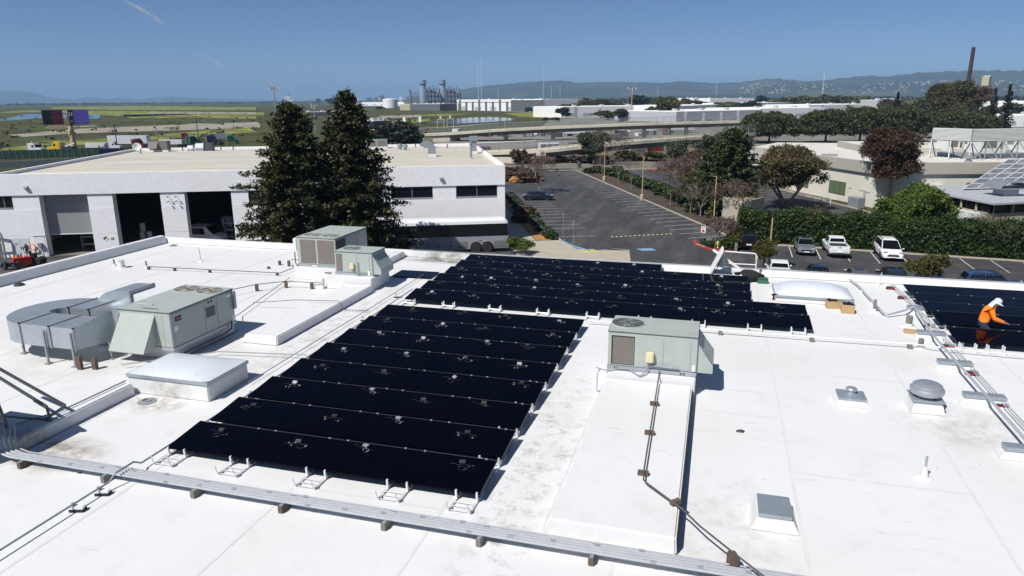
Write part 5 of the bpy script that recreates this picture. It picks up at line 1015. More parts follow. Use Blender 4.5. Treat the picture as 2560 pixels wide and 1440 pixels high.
# yard cart, worker and gear at the left edge
uc = thing('utility_cart', 'red metal tool cart loaded with bottles in the warehouse yard', 'cart', (-64.58, 52.04, 0.03), RAD(60))
MB().box(-.75, -.42, .25, .75, .42, 1.0).build('box', 'red', uc, bev=.03); MB().box(-.8, -.46, .18, .8, .46, .25).build('frame', 'dark_steel', uc)
for x, y in ((-.55, -.42), (.55, -.42), (-.55, .42), (.55, .42)): wheel(uc, (x, y, .15), .15, .08, -1 if y > 0 else 1)
for i in range(7): MB().lathe([(.07, 0), (.07, .2), (.03, .26), (.03, .32)], 8, (-.6 + i * .2, random.uniform(-.2, .2), 1.0)).build('bottle', random.choice(('white_metal', 'yellow_paint', 'dark')), uc, smooth=True)
ta = thing('air_compressor', 'black engine-driven compressor with fat tyres beside the red cart', 'compressor', (-64.22, 53.21, 0.03), RAD(20))
MB().box(-.8, -.4, .5, .5, .4, .62).build('frame', 'dark_steel', ta); MB().lathe([(.05, -.7), (.25, -.66), (.3, -.5), (.3, .5), (.25, .66), (.05, .7)], 16).build('tank', 'black', ta, (-.1, 0, .38), smooth=True).rotation_euler = (0, PI / 2, 0); MB().cbox((-.2, 0, .9), (.6, .5, .5)).build('engine', 'black', ta, bev=.05); MB().box(-.75, -.3, .62, -.45, .3, 1.35).build('panel', 'dark_steel', ta)
for y in (-.5, .5): wheel(ta, (.35, y, .38), .38, .24, 1 if y < 0 else -1)
t = thing('engine_part', 'dark greasy engine parts lying in the yard by the red cart', 'engine parts', (-64.75, 50.79, 0.03), .3)
for i in range(9): MB().cbox((random.uniform(-.8, .8), random.uniform(-.4, .4), .2 + random.uniform(0, .4)), (random.uniform(.2, .5), random.uniform(.15, .4), random.uniform(.2, .5)), random.uniform(0, 3)).build('casting', random.choice(('black', 'dark', 'dark_steel')), t, bev=.03)
t = thing('pipe_rack', 'grey steel pipe rack standing at the left warehouse wall', 'pipe rack', (-70.04, 54.36, 0.03), WA)
MB().tube([(.35, 0, 0), (.35, 0, 2.4), (.2, 0, 2.8), (-1.2, 0, 3.2)], .1, 8).build('post', 'galv_dull', t, smooth=True); MB().tube([(.35, 0, 1.6), (-1.2, 0, 1.6)], .07, 8).build('rail', 'galv_dull', t); MB().tube([(.1, 0, .3), (-.3, 0, 1.5)], .06, 8).build('brace', 'galv_dull', t)
J3 = dict(pel=(0, 0, .95, (.16, .14)), sp=(.0, 0, 1.12, (.15, .13)), ch=(.02, 0, 1.3, (.16, .14)), sh=(.03, 0, 1.45, (.12, .1)), nk=(.04, 0, 1.53, .055), hd=(.07, 0, 1.62, (.085, .08)), hd2=(.08, 0, 1.70, (.08, .075)), shl=(.0, .19, 1.43, .06), ell=(.05, .26, 1.14, .045), wrl=(.25, .22, .98, .033), fl=(.33, .21, .95, .02), shr=(.0, -.19, 1.43, .06), elr=(.05, -.26, 1.14, .045), wrr=(.25, -.22, .98, .033), fr=(.33, -.21, .95, .02), hpl=(0, .1, .88, .09), knl=(.03, .11, .48, .06), ftl=(0, .11, .08, .045), tol=(.14, .12, .05, .04), hpr=(0, -.1, .88, .09), knr=(.03, -.11, .48, .06), ftr=(0, -.11, .08, .045), tor=(.14, -.12, .05, .04))
E3 = [('pel', 'sp'), ('sp', 'ch'), ('ch', 'sh'), ('sh', 'nk'), ('nk', 'hd'), ('hd', 'hd2'), ('sh', 'shl'), ('shl', 'ell'), ('ell', 'wrl'), ('wrl', 'fl'), ('sh', 'shr'), ('shr', 'elr'), ('elr', 'wrr'), ('wrr', 'fr'), ('pel', 'hpl'), ('hpl', 'knl'), ('knl', 'ftl'), ('ftl', 'tol'), ('pel', 'hpr'), ('hpr', 'knr'), ('knr', 'ftr'), ('ftr', 'tor')]
pt2, body = skin_person('person', 'man in dark shirt standing behind the compressor in the yard', (-67.01, 54.74, 0.03), RAD(-60), J3, E3, 'pel', 'navy', 2)
paint(body, [(lambda c: c.z > 1.60, 'hair'), (lambda c: c.z > 1.50, 'skin'), (lambda c: c.x > .22 and c.z > .85, 'skin'), (lambda c: c.z < .93, 'dark')], 'navy')
t = thing('hose_reel', 'orange hose and hazard tape hung on the warehouse wall', 'hose', WW(-49.25, -.15, .7), WA)
for i in range(4): MB().tube([(.25 * math.cos(a), -.05 - .03 * i, .4 + .3 * math.sin(a)) for a in np.linspace(0, 2 * PI, 14)], .03, 6).build('hose_loop', 'orange', t)

# ================================================================== vegetation
def leaf_mesh(name, P, size, m, flat=0.0, asp=1.7, up=0.0):
    """one small rhombic leaf spray per point"""
    P = np.asarray(P, dtype=np.float64); n = len(P); r = RNG
    nrm = r.normal(size=(n, 3)); nrm[:, 2] = np.abs(nrm[:, 2]) * (1 + flat * 3) + up; nrm /= np.linalg.norm(nrm, axis=1)[:, None]
    t = r.normal(size=(n, 3)); u = np.cross(nrm, t); u /= np.linalg.norm(u, axis=1)[:, None] + 1e-9; w = np.cross(nrm, u)
    s = (size * r.uniform(.6, 1.35, n))[:, None]; a, b = u * s * asp * .5, w * s * .5
    V = np.stack([P - a, P - b, P + a, P + b], 1).reshape(-1, 3)
    me = bpy.data.meshes.new(name); me.vertices.add(4 * n); me.vertices.foreach_set('co', V.ravel().astype(np.float32))
    me.loops.add(4 * n); me.loops.foreach_set('vertex_index', np.arange(4 * n, dtype=np.int32)); me.polygons.add(n); me.polygons.foreach_set('loop_start', np.arange(0, 4 * n, 4, dtype=np.int32))
    try: me.polygons.foreach_set('loop_total', np.full(n, 4, dtype=np.int32))
    except Exception: pass
    me.update(calc_edges=True); me.materials.append(M[m]); return me
def crown_obj(name, P, size, m, parent, **k):
    o = bpy.data.objects.new(name, leaf_mesh(name, P, size, m, **k)); COL.objects.link(o); o.parent = parent; return o
def lobes_points(lobes, per_m2, clump=.35, seed=0, inner=.55, leaves=9):
    r = np.random.default_rng(seed); out = []
    for cx, cy, cz, rx, ry, rz in lobes:
        area = 4 * PI * ((rx * ry) ** 1.6 + (rx * rz) ** 1.6 + (ry * rz) ** 1.6) ** (1 / 1.6) / 3 ** (1 / 1.6); nc = max(12, int(area * per_m2))
        d = r.normal(size=(nc, 3)); d /= np.linalg.norm(d, axis=1)[:, None]; d[:, 2] = np.where(d[:, 2] < -.55, -d[:, 2], d[:, 2])
        rad = r.uniform(inner, 1.06, nc) ** .6 * (1 + .10 * np.sin(d[:, 0] * 5 + cx) + .10 * np.sin(d[:, 1] * 6 + d[:, 2] * 5 + cy))
        c = d * rad[:, None] * np.array([rx, ry, rz]) + np.array([cx, cy, cz])
        k = 2.6 / max(rx, .3); gap = np.sin(c[:, 0] * k + cy) + np.sin(c[:, 1] * k * 1.1 + cx) + np.sin(c[:, 2] * k * 1.3 + cx + cy); c = c[gap > -.75]; nc = len(c)
        if nc == 0: continue
        out.append((c[:, None, :] + r.normal(size=(nc, leaves, 3)) * clump * np.array([1, 1, .7])).reshape(-1, 3))
    return np.concatenate(out)
def auto_lobes(w, h0, h1, n, seed, sq=1.0):
    """overlapping lobes filling a crown of width w between heights h0,h1"""
    r = np.random.default_rng(seed); L = []; c = (h0 + h1) / 2; R = w / 2; V = (h1 - h0) / 2
    for i in range(int(n * 1.6)):
        a = r.uniform(0, 2 * PI); q = r.uniform(.1, .82) ; z = r.uniform(-.7, .75); k = math.sqrt(max(0, 1 - z * z)) * q
        s = r.uniform(.18, .38)
        L.append((math.cos(a) * R * k * 1.0, math.sin(a) * R * k * 1.0, c + z * V * .8, R * s * 1.1, R * s * 1.1, V * s * sq))
    L.append((0, 0, c, R * .5, R * .5, V * .6)); return L
def trunk(parent, h, r, lobes, m='bark', lean=(0, 0), limbs=5, base=0.0):
    MB().tube([(0, 0, base), (lean[0] * .3, lean[1] * .3, h * .4), (lean[0], lean[1], h)], [r * 1.25, r, r * .7], 8).build('trunk', m, parent, smooth=True)
    for i, L in enumerate(sorted(lobes, key=lambda l: -l[3])[:limbs]):
        MB().tube([(lean[0] * .8, lean[1] * .8, h * .85), ((lean[0] + L[0]) / 2, (lean[1] + L[1]) / 2, (h + L[2]) / 2 + .1), (L[0], L[1], L[2])], [r * .6, r * .4, r * .12], 6).build('limb', m, parent, smooth=True)
def tree(label, x, y, w, h0, h1, m, leaf=.22, dens=7, n=9, seed=1, clump=.32, name='tree', bark='bark', sq=1.0, th=None, r=None, leaves=9, group=None, flat=0.0, lobes=None, inner=.55, multi=0):
    t = thing(name, label, 'tree', (x, y, .05), 0, group); lb = lobes or auto_lobes(w, h0, h1, n, seed, sq)
    hh = th or (h0 + (h1 - h0) * .3); rr = r or max(.1, w * .025)
    if multi:
        for q in range(multi):
            a = 2 * PI * q / multi + seed; trunkL = [l for l in lb][q::multi]
            MB().tube([(0.15 * math.cos(a), .15 * math.sin(a), 0), (w * .08 * math.cos(a), w * .08 * math.sin(a), hh * .5), (w * .2 * math.cos(a), w * .2 * math.sin(a), hh * 1.15), (w * .25 * math.cos(a), w * .25 * math.sin(a), hh * 1.6)], [rr * 1.2, rr, rr * .8, rr * .4], 8).build('trunk', bark, t, smooth=True)
            for l in trunkL[:3]: MB().tube([(w * .2 * math.cos(a), w * .2 * math.sin(a), hh * 1.1), (l[0], l[1], l[2])], [rr * .5, rr * .12], 6).build('limb', bark, t, smooth=True)
    else: trunk(t, hh, rr, lb, bark)
    crown_obj('crown', lobes_points(lb, dens, clump * .8, seed, inner, int(leaves * 1.7)), leaf * .76, m, t, flat=flat); return t
def conifer(label, x, y, h, R, m='leaf_redwood', nb=230, seed=1, leaf=.24, step=.40, lpc=26, name='redwood_tree', pw=.75, low=.03):
    t = thing(name, label, 'tree', (x, y, .03)); r = random.Random(seed); g = np.random.default_rng(seed)
    MB().tube([(0, 0, 0), (.1, 0, h * .5), (0, .05, h * .97)], [h * .028, h * .016, .03], 9).build('trunk', 'bark', t, smooth=True)
    pts = []; lm = MB()
    for i in range(nb):
        f = low + (1 - low) * (i + r.random()) / nb; z = f * h; az = i * 2.39996 + r.uniform(-.4, .4)
        L = R * (1 - f) ** pw * r.uniform(.55, 1.08) + .12
        if r.random() < .15: L *= 1.2
        ca, sa = math.cos(az), math.sin(az); droop = .30 * (1 - f); end = None
        lm.tube([(0, 0, z), (ca * L * .5, sa * L * .5, z - droop * L * .3), (ca * L * .9, sa * L * .9, z - droop * L * .5)], [.05, .03, .008], 4)
        s = .22 * L
        while s < L:
            q = s / L; zz = z - droop * L * (q - .35 * q * q) + .25 * q * q * (.3 + f)
            wd = .11 + .24 * (1 - abs(q - .55)) * min(1, L / 3)
            k = lpc if q > .35 else lpc // 2
            o = g.normal(size=(k, 3)) * np.array([wd, wd, .10 + .04 * (1 - f)])
            pts.append(o + np.array([ca * s, sa * s, zz])); s += step
    pts.append(g.normal(size=(60, 3)) * np.array([.14, .14, .5]) + np.array([0, 0, h * .95]))
    lo = lm.build('limbs', 'bark', t); lo['kind'] = 'stuff'
    crown_obj('crown', np.concatenate(pts), leaf, m, t, flat=.3, asp=2.2); return t
def twigs(mb, p, d, L, r, depth, rr, spread, tips):
    q = p + d * L; mb.tube([p, p + d * L * .5 + Vector((rr.uniform(-1, 1), rr.uniform(-1, 1), rr.uniform(-.3, .6))) * L * .05, q], [r, r * .8, r * .6], 4 if depth < 3 else 5, False)
    if depth == 0: tips.append(q); return
    tips.append(q)
    for k in range(rr.choice((2, 3, 3)) if depth > 1 else 3):
        a = rr.uniform(0, 2 * PI); s = spread * rr.uniform(.6, 1.2); o = d.orthogonal().normalized(); o2 = d.cross(o)
        nd = (d + (o * math.cos(a) + o2 * math.sin(a)) * s + Vector((0, 0, .12))).normalized(); twigs(mb, q, nd, L * rr.uniform(.62, .86), r * .58, depth - 1, rr, spread, tips)
def bare(label, x, y, h, spread=.7, depth=5, seed=1, m='twig', bud=None, r=.09, name='bare_tree', th=.3, leaf=.1, group=None, bn=3):
    t = thing(name, label, 'tree', (x, y, .05), 0, group); rr = random.Random(seed); mb = MB(); tips = []
    MB().tube([(0, 0, 0), (.03, .02, h * th * .5), (0, 0, h * th)], [r * 1.25, r, r * .85], 7).build('trunk', m, t, smooth=True)
    for k in range(5):
        a = 2 * PI * k / 5 + seed; twigs(mb, Vector((0, 0, h * th * .97)), Vector((math.cos(a) * spread, math.sin(a) * spread, 1)).normalized(), h * (1 - th) * .34, r * .55, depth - 1, rr, spread, tips)
    o = mb.build('branches', m, t); o['kind'] = 'stuff'
    if bud:
        P = np.array([tuple(q) for q in tips]); P = (P[:, None, :] + RNG.normal(size=(len(P), bn, 3)) * .12).reshape(-1, 3); crown_obj('crown', P, leaf, bud, t)
    return t
# two coast redwoods in front of the warehouse
conifer('tall dark redwood, right and taller of the pair before the warehouse', -31.5, 58.0, 16.3, 6.0, seed=4, nb=290, pw=.64, leaf=.17)
conifer('dark redwood, left of the pair before the warehouse', -35.9, 55.5, 15.3, 6.5, seed=9, nb=290, pw=.60, leaf=.17)
# tree beyond the hedge
conifer('big feathery dark green pine beside the median', 2.0, 100.5, 11.3, 4.6, 'leaf_pine', 200, 5, .22, .42, 24, 'pine_tree', .42, .08); conifer('lower dark green pine leaning against the big feathery pine', -.4, 102.5, 9.0, 3.8, 'leaf_pine', 130, 6, .22, .42, 22, 'pine_tree', .45, .08)
tree('rust-brown dying tree left of the big feathery pine', -3.9, 113.0, 6.4, 2.0, 8.6, 'leaf_rust', .22, 6, 9, 6, .34, leaves=9)
tree('olive-green tree crown between the rusty tree and bare trees', -2.6, 106, 5.0, .8, 5.6, 'leaf_olive', .22, 6, 8, 12, .34)
tree('large grey-green rounded tree behind the big feathery pine', .8, 158, 11.0, 1.5, 9.6, 'leaf_grey', .30, 5, 12, 7, .42)
tree('smaller grey-green rounded tree left of the rusty tree', -8.6, 165, 7.6, .6, 7.0, 'leaf_grey', .30, 5, 8, 8, .42)
tree('round grey-green tree before the lower ramp', -28.8, 172.5, 8.0, 1.6, 8.2, 'leaf_grey', .30, 6, 11, 10, .40)
tree('broad bronze-green tree with several trunks behind the hedge', 9.9, 109.5, 11.4, 2.2, 9.0, 'leaf_bronze_green', .24, 4.6, 24, 21, .34, bark='bark_pale', multi=4, r=.2, th=2.4)
tree('dark bronze tree with white forked trunk against the beige building', 23.8, 112.5, 8.6, 3.6, 11.2, 'leaf_bronze', .24, 6.5, 22, 14, .36, bark='bark_pale', multi=2, r=.3, th=4.2)
tree('bright green leafy tree rising out of the hedge', 20.2, 84.0, 7.6, .8, 6.4, 'leaf_bright', .24, 9, 20, 16, .34, 'leafy_tree', leaves=10)
tree('yellow-green young tree by the wooden lamp pole', 4.6, 66.2, 2.3, 1.1, 3.7, 'leaf_yellow', .12, 22, 8, 17, .17, leaves=9)
tree('yellow-green young tree behind the right parapet', 17.3, 64.4, 3.5, .5, 3.4, 'leaf_yellow', .13, 20, 9, 18, .2, leaves=9)
tree('low green bush at the corner of the near parapet', -18.9, 69.2, 3.2, .1, 1.8, 'leaf_bright', .14, 16, 7, 19, .2, 'bush')
for i, (x, y, w, h) in enumerate(((16.8, 268, 17.5, 9.9), (35.5, 272, 17, 10.7), (47, 276, 16, 11.3), (59, 278, 18.5, 11.6), (86, 308, 23, 9.4))):
    lb = [(math.cos(a) * w * .3, math.sin(a) * w * .25, h * .54 + .5 * math.sin(a * 3), w * .28, w * .25, h * .42) for a in np.linspace(0, 5.4, 7)] + [(0, 0, h * .60, w * .38, w * .3, h * .41)]
    tree('dark umbrella-shaped stone pine beyond the beige building, %s from left' % ORD[i], x, y, w, 3, h, 'leaf_pine', .55, 2.2, 9, 30 + i, .6, 'stone_pine', lobes=lb, th=h * .45, r=.35, leaves=9, group='stone pines')
tree('tall dark eucalyptus standing above the far stone pines', 96, 364, 23, 4, 22.5, 'leaf_olive', .6, 1.8, 13, 41, .75, 'eucalyptus_tree', th=8, r=.5)
tree('thin pale eucalyptus crown right of the tall dark eucalyptus', 108, 366, 13, 9, 20.5, 'leaf_bud', .5, 1.4, 8, 42, .7, 'eucalyptus_tree', th=9, r=.35)
for i, (x, y, h) in enumerate(((124.5, 399, 18.6), (131.2, 402, 20.3), (84, 404, 17.0))): conifer('narrow dark conifer on the far right skyline, %s' % ('left of the close pair', 'right of the close pair', 'single, left of the eucalyptus')[i], x, y, h, 4.2, 'leaf_dark', 90, 50 + i, .7, .9, 9, 'cypress_tree', .8)
# bare winter trees
bare('bare spreading tree before the hedge behind the silver car', 10.7, 82.6, 4.3, .95, 5, 3, 'twig_pale', 'leaf_olive', .10, th=.42, leaf=.09)
bare('bare spreading tree before the hedge at far right', 26.7, 80.2, 4.5, .95, 5, 5, 'twig_pale', 'leaf_olive', .10, th=.42, leaf=.08)
bare('reddish plum tree with dark twigs by the red kerb', .7, 80.8, 3.3, 1.0, 5, 7, 'twig', 'leaf_bud', .09, th=.3, leaf=.12, bn=4)
bare('budding brown tree in the planting island at far end of lot', -40.2, 146, 5.0, .5, 5, 8, 'twig', 'leaf_rust', .10, th=.22, leaf=.2, bn=6)
bare('bare pinkish tree beside the parked dark sedan', -28.9, 118, 6.0, .6, 6, 9, 'twig_pale', 'leaf_bud', .12, th=.25, leaf=.12, bn=2)
bare('bare purple-grey tree right of the round grey-green tree', -24.4, 171, 7.5, .6, 6, 10, 'twig', 'leaf_bud', .12, th=.15, leaf=.14, bn=2)
bare('bare grey tree left of the big feathery pine', -5.4, 107, 7.2, .6, 6, 11, 'twig', 'leaf_bud', .12, th=.2, leaf=.12, bn=2)
bare('bare grey tree right below the big feathery pine', 2.9, 93.5, 5.5, .6, 6, 13, 'twig', 'leaf_bud', .10, th=.2, leaf=.1, bn=2)
bare('bare pale tree standing low before the big feathery pine', -1.8, 98.8, 5.0, .7, 5, 15, 'twig_pale', None, .09, th=.2)
for i, (x, y, h) in enumerate(((-17.7, 134.4, 4.8), (-14.3, 126, 5.2), (-22.8, 147.5, 3.6), (-6.3, 106.8, 4.6), (-3.2, 100.8, 3.4))): bare('young bare tree in the dark soil median, %s' % ('third from the road', 'fourth from the road', 'nearest the road', 'fifth from the road', 'farthest from the road')[i], x, y, h, .45, 5, 20 + i, 'twig_pale', 'leaf_bud', .06, th=.32, leaf=.07, group='young bare trees of the median', bn=1)
# clipped hedge along the lot
hd = thing('hedge', 'long tall clipped green hedge behind the parked cars', 'hedge', (0, 0, .05)); pts = []; g = np.random.default_rng(5)
for i in range(5200):
    x = g.uniform(3.2, 58); y0 = 82.3 - .122 * (x - 4); f = g.random(); hh = 3.0 + .2 * math.sin(x * .9) + .2 * math.sin(x * 2.3)
    if f < .60: p = (x, y0 + g.normal(0, .12) + .18 * math.sin(x * 1.7), g.uniform(.1, hh))
    elif f < .92: p = (x, y0 + g.uniform(0, 2.6), hh + g.normal(0, .12))
    else: p = (x, y0 + 2.7, g.uniform(1, hh))
    pts.append(np.array(p) + g.normal(size=(18, 3)) * np.array([.26, .20, .24]))
for i in range(700):
    y = g.uniform(82.3, 85); z = g.uniform(.1, 3.0); pts.append(np.array((3.2 + g.normal(0, .1), y, z)) + g.normal(size=(12, 3)) * .22)
crown_obj('foliage', np.concatenate(pts), .16, 'leaf_hedge', hd)
co = MB(); co.add([(3.6, 82.9, .05), (57, 76.4, .05), (57, 78.2, .05), (3.6, 84.7, .05), (3.6, 82.9, 2.6), (57, 76.4, 2.6), (57, 78.2, 2.6), (3.6, 84.7, 2.6)], [(0, 3, 2, 1), (4, 5, 6, 7), (0, 1, 5, 4), (1, 2, 6, 5), (2, 3, 7, 6), (3, 0, 4, 7)]); co.build('woody_core', 'bark', hd)
# shrubs
SHM = {}
def shrub(label, x, y, w, h, m, group=None, leaf=.12, dens=14, seed=1, name='shrub'):
    key = (m, seed % 3, leaf)
    if key not in SHM: SHM[key] = leaf_mesh('foliage', lobes_points([(math.cos(a) * .28, math.sin(a) * .28, .45, .34, .34, .45) for a in np.linspace(0, 5, 4)] + [(0, 0, .5, .4, .4, .5)], dens * 4, .11, seed, .5, 8), leaf, m)
    t = thing(name, label, 'shrub', (x, y, .05), seed * .7, group); o = bpy.data.objects.new('foliage', SHM[key]); COL.objects.link(o); o.parent = t; o.scale = (w, w, h)
    MB().tube([(0, 0, 0), (0, 0, h * .4)], [.04, .02], 5).build('stem', 'bark', t); return t
for i in range(15):
    b = 1.8 + i * 2.65; p = LW(-20.4 + random.uniform(-.3, .3), b + random.uniform(-.4, .4)); shrub('grey-green tufted shrub on the tan mulch strip, %s from the near end' % ORD[i], p[0], p[1], random.uniform(.9, 1.7), random.uniform(.5, .9), 'leaf_lavender' if i % 3 else 'leaf_hedge', 'shrubs of the mulch strip', .16, 10, i)
for i in range(24):
    b = 14 + i * 2.5; p = LW(5.7 + random.uniform(-.4, .4), b); shrub('dark green shrub along the far edge of the soil median, %s from the near end' % ORD[i], p[0], p[1], random.uniform(2.0, 2.9), random.uniform(.8, 1.3), 'leaf_hedge', 'shrubs of the median', .2, 9, i)
for i in range(9):
    p = LW(-8 + i * 4.2 + random.uniform(-1, 1), 99 + random.uniform(0, 3)); shrub('dry brushy shrub below the lower ramp, %s from left' % ORD[i], p[0], p[1], random.uniform(3, 4.5), random.uniform(1.2, 2.2), 'leaf_bud' if i % 2 else 'leaf_olive', 'brush below the lower ramp', .25, 8, i)
for i in range(4):
    p = LW(2 + i * 2.2, 74 + (i % 2) * 3); shrub('low shrub at the road end of the median, %s from left' % ORD[i], p[0], p[1], 2.2, 1.0, 'leaf_olive', 'shrubs at the median end', .2, 9, i)
for i, (x, y, w, h, m) in enumerate(((1.0, 78.9, 1.5, .7, 'leaf_lavender'), (2.0, 78.0, 1.8, .9, 'leaf_hedge'), (.0, 78.0, 1.2, .6, 'leaf_hedge'), (2.6, 80.5, 1.8, 1.2, 'leaf_yellow'), (-.6, 79.6, 1.1, .5, 'leaf_hedge'))): shrub('small shrub in the corner bed behind the red kerb, %s' % ORD[i], x, y, w, h, m, 'shrubs behind the red kerb', .12, 12, i)
for i, (x, y, w, h) in enumerate(((-36.5, 135, 5, 1.5), (-40.5, 142, 5.5, 1.6), (-44, 139, 5, 1.4), (-24.7, 93, 2.2, 1.2), (-24.2, 88.5, 1.6, 1.0))): shrub('reddish mounded shrub left of the lot, %s' % ORD[i], x, y, w, h, 'leaf_rust', 'reddish mounded shrubs', .2, 9, i)
for i, (x, y, w, h) in enumerate(((-108, 233, 11, 7.6), (-115, 236, 8, 5), (-102, 232, 7, 4.5), (-122, 238, 7, 4))): shrub('dark roadside bush behind the warehouse, %s' % ORD[i], x, y, w, h, 'leaf_dark', 'dark bushes behind the warehouse', .12, 8, i)
for i, (x, y) in enumerate(((-105, 78), (-112, 82), (-98, 74))): shrub('green bush beyond the left warehouse parapet, %s' % ORD[i], x, y, 7, 4.4, 'leaf_hedge', 'bushes beyond the warehouse', .12, 8, i)

# ================================================================== parked vehicles and lot furniture
def paintmat(name, c, metal=.3, rough=.3):
    m = mat(name, c, rough, metal, var=.03, vs=1); b = m.node_tree.nodes['Principled BSDF']; b.inputs['Coat Weight'].default_value = .6; b.inputs['Coat Roughness'].default_value = .08; return m
paintmat('car_silver', srgb(150, 156, 164), .6); paintmat('car_white', srgb(232, 234, 236), .0); paintmat('car_navy', srgb(28, 36, 50), .3); paintmat('car_black', srgb(16, 16, 20), .2); paintmat('car_blue', srgb(52, 78, 130), .4); paintmat('car_grey', srgb(110, 114, 118), .5)
def ring(x, W, zb, zt, k=1.0, top=.86):
    w = W / 2 * k; zm = zb + (zt - zb) * .35; zs = zb + (zt - zb) * .78
    return [(x, -w * .93, zb), (x, -w, zm), (x, -w * .985, zs), (x, -w * top, zt), (x, w * top, zt), (x, w * .985, zs), (x, w, zm), (x, w * .93, zb)]
KIND = dict(
    sedan=dict(L=4.75, W=1.80, low=[(-.5, .42, .78, .86), (-.485, .32, .93, .93), (-.40, .28, 1.0, .98), (-.25, .26, .99, 1), (.1, .26, .96, 1), (.22, .26, .93, 1), (.38, .28, .84, .98), (.47, .32, .72, .92), (.5, .42, .60, .84)], cab=[(-.40, .98), (-.22, 1.40), (.02, 1.44), (.08, 1.42), (.24, .93)]),
    van=dict(L=5.1, W=1.98, low=[(-.5, .45, 1.05, .92), (-.485, .34, 1.10, .97), (-.3, .28, 1.10, 1), (.1, .28, 1.06, 1), (.26, .28, 1.02, 1), (.40, .30, .95, .97), (.475, .34, .80, .92), (.5, .45, .65, .84)], cab=[(-.49, 1.06), (-.45, 1.66), (-.2, 1.75), (.05, 1.73), (.30, 1.0)]),
    suv=dict(L=4.7, W=1.88, low=[(-.5, .5, 1.05, .92), (-.48, .38, 1.10, .97), (-.3, .32, 1.08, 1), (.1, .32, 1.05, 1), (.24, .32, 1.02, 1), (.40, .34, .97, .97), (.48, .4, .85, .92), (.5, .5, .7, .85)], cab=[(-.485, 1.06), (-.42, 1.62), (-.15, 1.70), (.05, 1.67), (.24, 1.02)]),
    pickup=dict(L=5.5, W=1.92, low=[(-.5, .55, 1.08, .96), (-.49, .45, 1.12, .98), (-.3, .42, 1.12, 1), (.1, .42, 1.10, 1), (.24, .42, 1.08, 1), (.40, .44, 1.02, .98), (.48, .48, .9, .93), (.5, .55, .75, .88)], cab=[(-.13, 1.10), (-.10, 1.70), (.02, 1.78), (.10, 1.76), (.25, 1.08)]))
CARM = {}
def car(label, kind, color, loc, rz, group=None, name='parked_car'):
    K = KIND[kind]; L, W = K['L'], K['W']; t = thing(name, label, 'car', loc, rz, group); c = color
    MB().loft([ring(x * L, W, zb, zt, k) for x, zb, zt, k in K['low']]).build('body', c, t, bev=.03, smooth=True)
    cb = K['cab']; zt = max(z for x, z in cb)
    def crg(x, z): 
        f = (z - .95) / (zt - .95); w = W / 2 * (.90 - .20 * f); return w
    g = MB(); secs = []
    x0, x1, x2, x3, x4 = [x * L for x, z in cb]; z0, z1, z2, z3, z4 = [z for x, z in cb]
    def quadp(nm, pts, m='glass_car'): o = MB().add(pts, [(0, 1, 2, 3), (3, 2, 1, 0)]).build(nm, m, t); return o
    w0, w1, w3, w4 = crg(0, z0), crg(0, z1), crg(0, z3), crg(0, z4)
    # closed cabin shell in body colour, slightly inside, then glass panes on it
    MB().loft([[(x, -crg(x, zb), zb - .03), (x, -crg(x, z), z), (x, crg(x, z), z), (x, crg(x, zb), zb - .03)] for x, z, zb in ((x0, z0 + .01, z0), (x1, z1, z0), (x2, z2, z0), (x3, z3, z4), (x4, z4 + .01, z4))]).build('roof', c, t, bev=.03, smooth=True)
    e = .012
    quadp('windscreen', [(x4 - .06, -w4 * .93, z4 + .04), (x4 - .06, w4 * .93, z4 + .04), (x3 + .05, w3 * .93, z3 - .03), (x3 + .05, -w3 * .93, z3 - .03)]).location = (e * 2, 0, e)
    quadp('rear_window', [(x0 + .04, w0 * .9, z0 + .05), (x0 + .04, -w0 * .9, z0 + .05), (x1 - .03, -w1 * .9, z1 - .05), (x1 - .03, w1 * .9, z1 - .05)]).location = (-e * 2, 0, e)
    for s in (-1, 1):
        xm = (x1 + x3) / 2
        for a, b, a2, b2 in ((x1 + (.12 if kind == 'pickup' else -.12), xm - .04, x1 + .12, xm - .04), (xm + .04, x4 - .30, xm + .04, x3 - .02)):
            quadp('side_window', [(a, s * (w0 + e), z0 + .06), (b, s * (w4 + e), z4 + .06), (b2, s * (w3 + e + .01), z3 - .06), (a2, s * (w1 + e + .01), z1 - .05)])
        mr = MB().cbox((x4 - .35, s * (W / 2 + .09), z4 + .06), (.12, .18, .13)).build('mirror', c, t, bev=.03)
        hl = MB().cbox((L * .462, s * W * .34, K['low'][-3][2] - .09), (.18, .36, .14), s * -.35).build('headlight', 'silver', t, bev=.03)
        tl = MB().cbox((-L * .489, s * W * .40, K['low'][1][2] - .2), (.06, .22, .22 if kind == 'sedan' else .34)).build('tail_light', 'red', t, bev=.02)
        for x in (-.29 if kind != 'pickup' else -.31, .30):
            MB().lathe([(.40, 0), (.40, .03)], 18).build('wheel_arch', 'black', t, (x * L, s * (W / 2 - .005) + (-.02 if s > 0 else .0), .36)).rotation_euler = (PI / 2, 0, 0)
            wheel(t, (x * L, s * (W / 2 - .10), .335), .335, .22, 1 if s < 0 else -1)
    MB().box(L * .492, -.5, .52, L * .507, .5, .64).build('grille', 'black', t); MB().box(L * .498, -.26, .40, L * .512, .26, .50).build('number_plate', 'white_paint', t); MB().box(-L * .512, -.26, .62, -L * .497, .26, .74).build('number_plate', 'white_paint', t)
    MB().box(-L * .512, -W * .42, .40, -L * .49, W * .42, .58).build('rear_bumper', c if kind != 'pickup' else 'dark', t, bev=.03); MB().box(L * .485, -W * .42, .34, L * .508, W * .42, .46).build('front_bumper', c, t, bev=.03)
    if kind == 'sedan': MB().box(-.55, -.35, 1.437, .0, .35, 1.452).build('sunroof', 'glass_car', t)
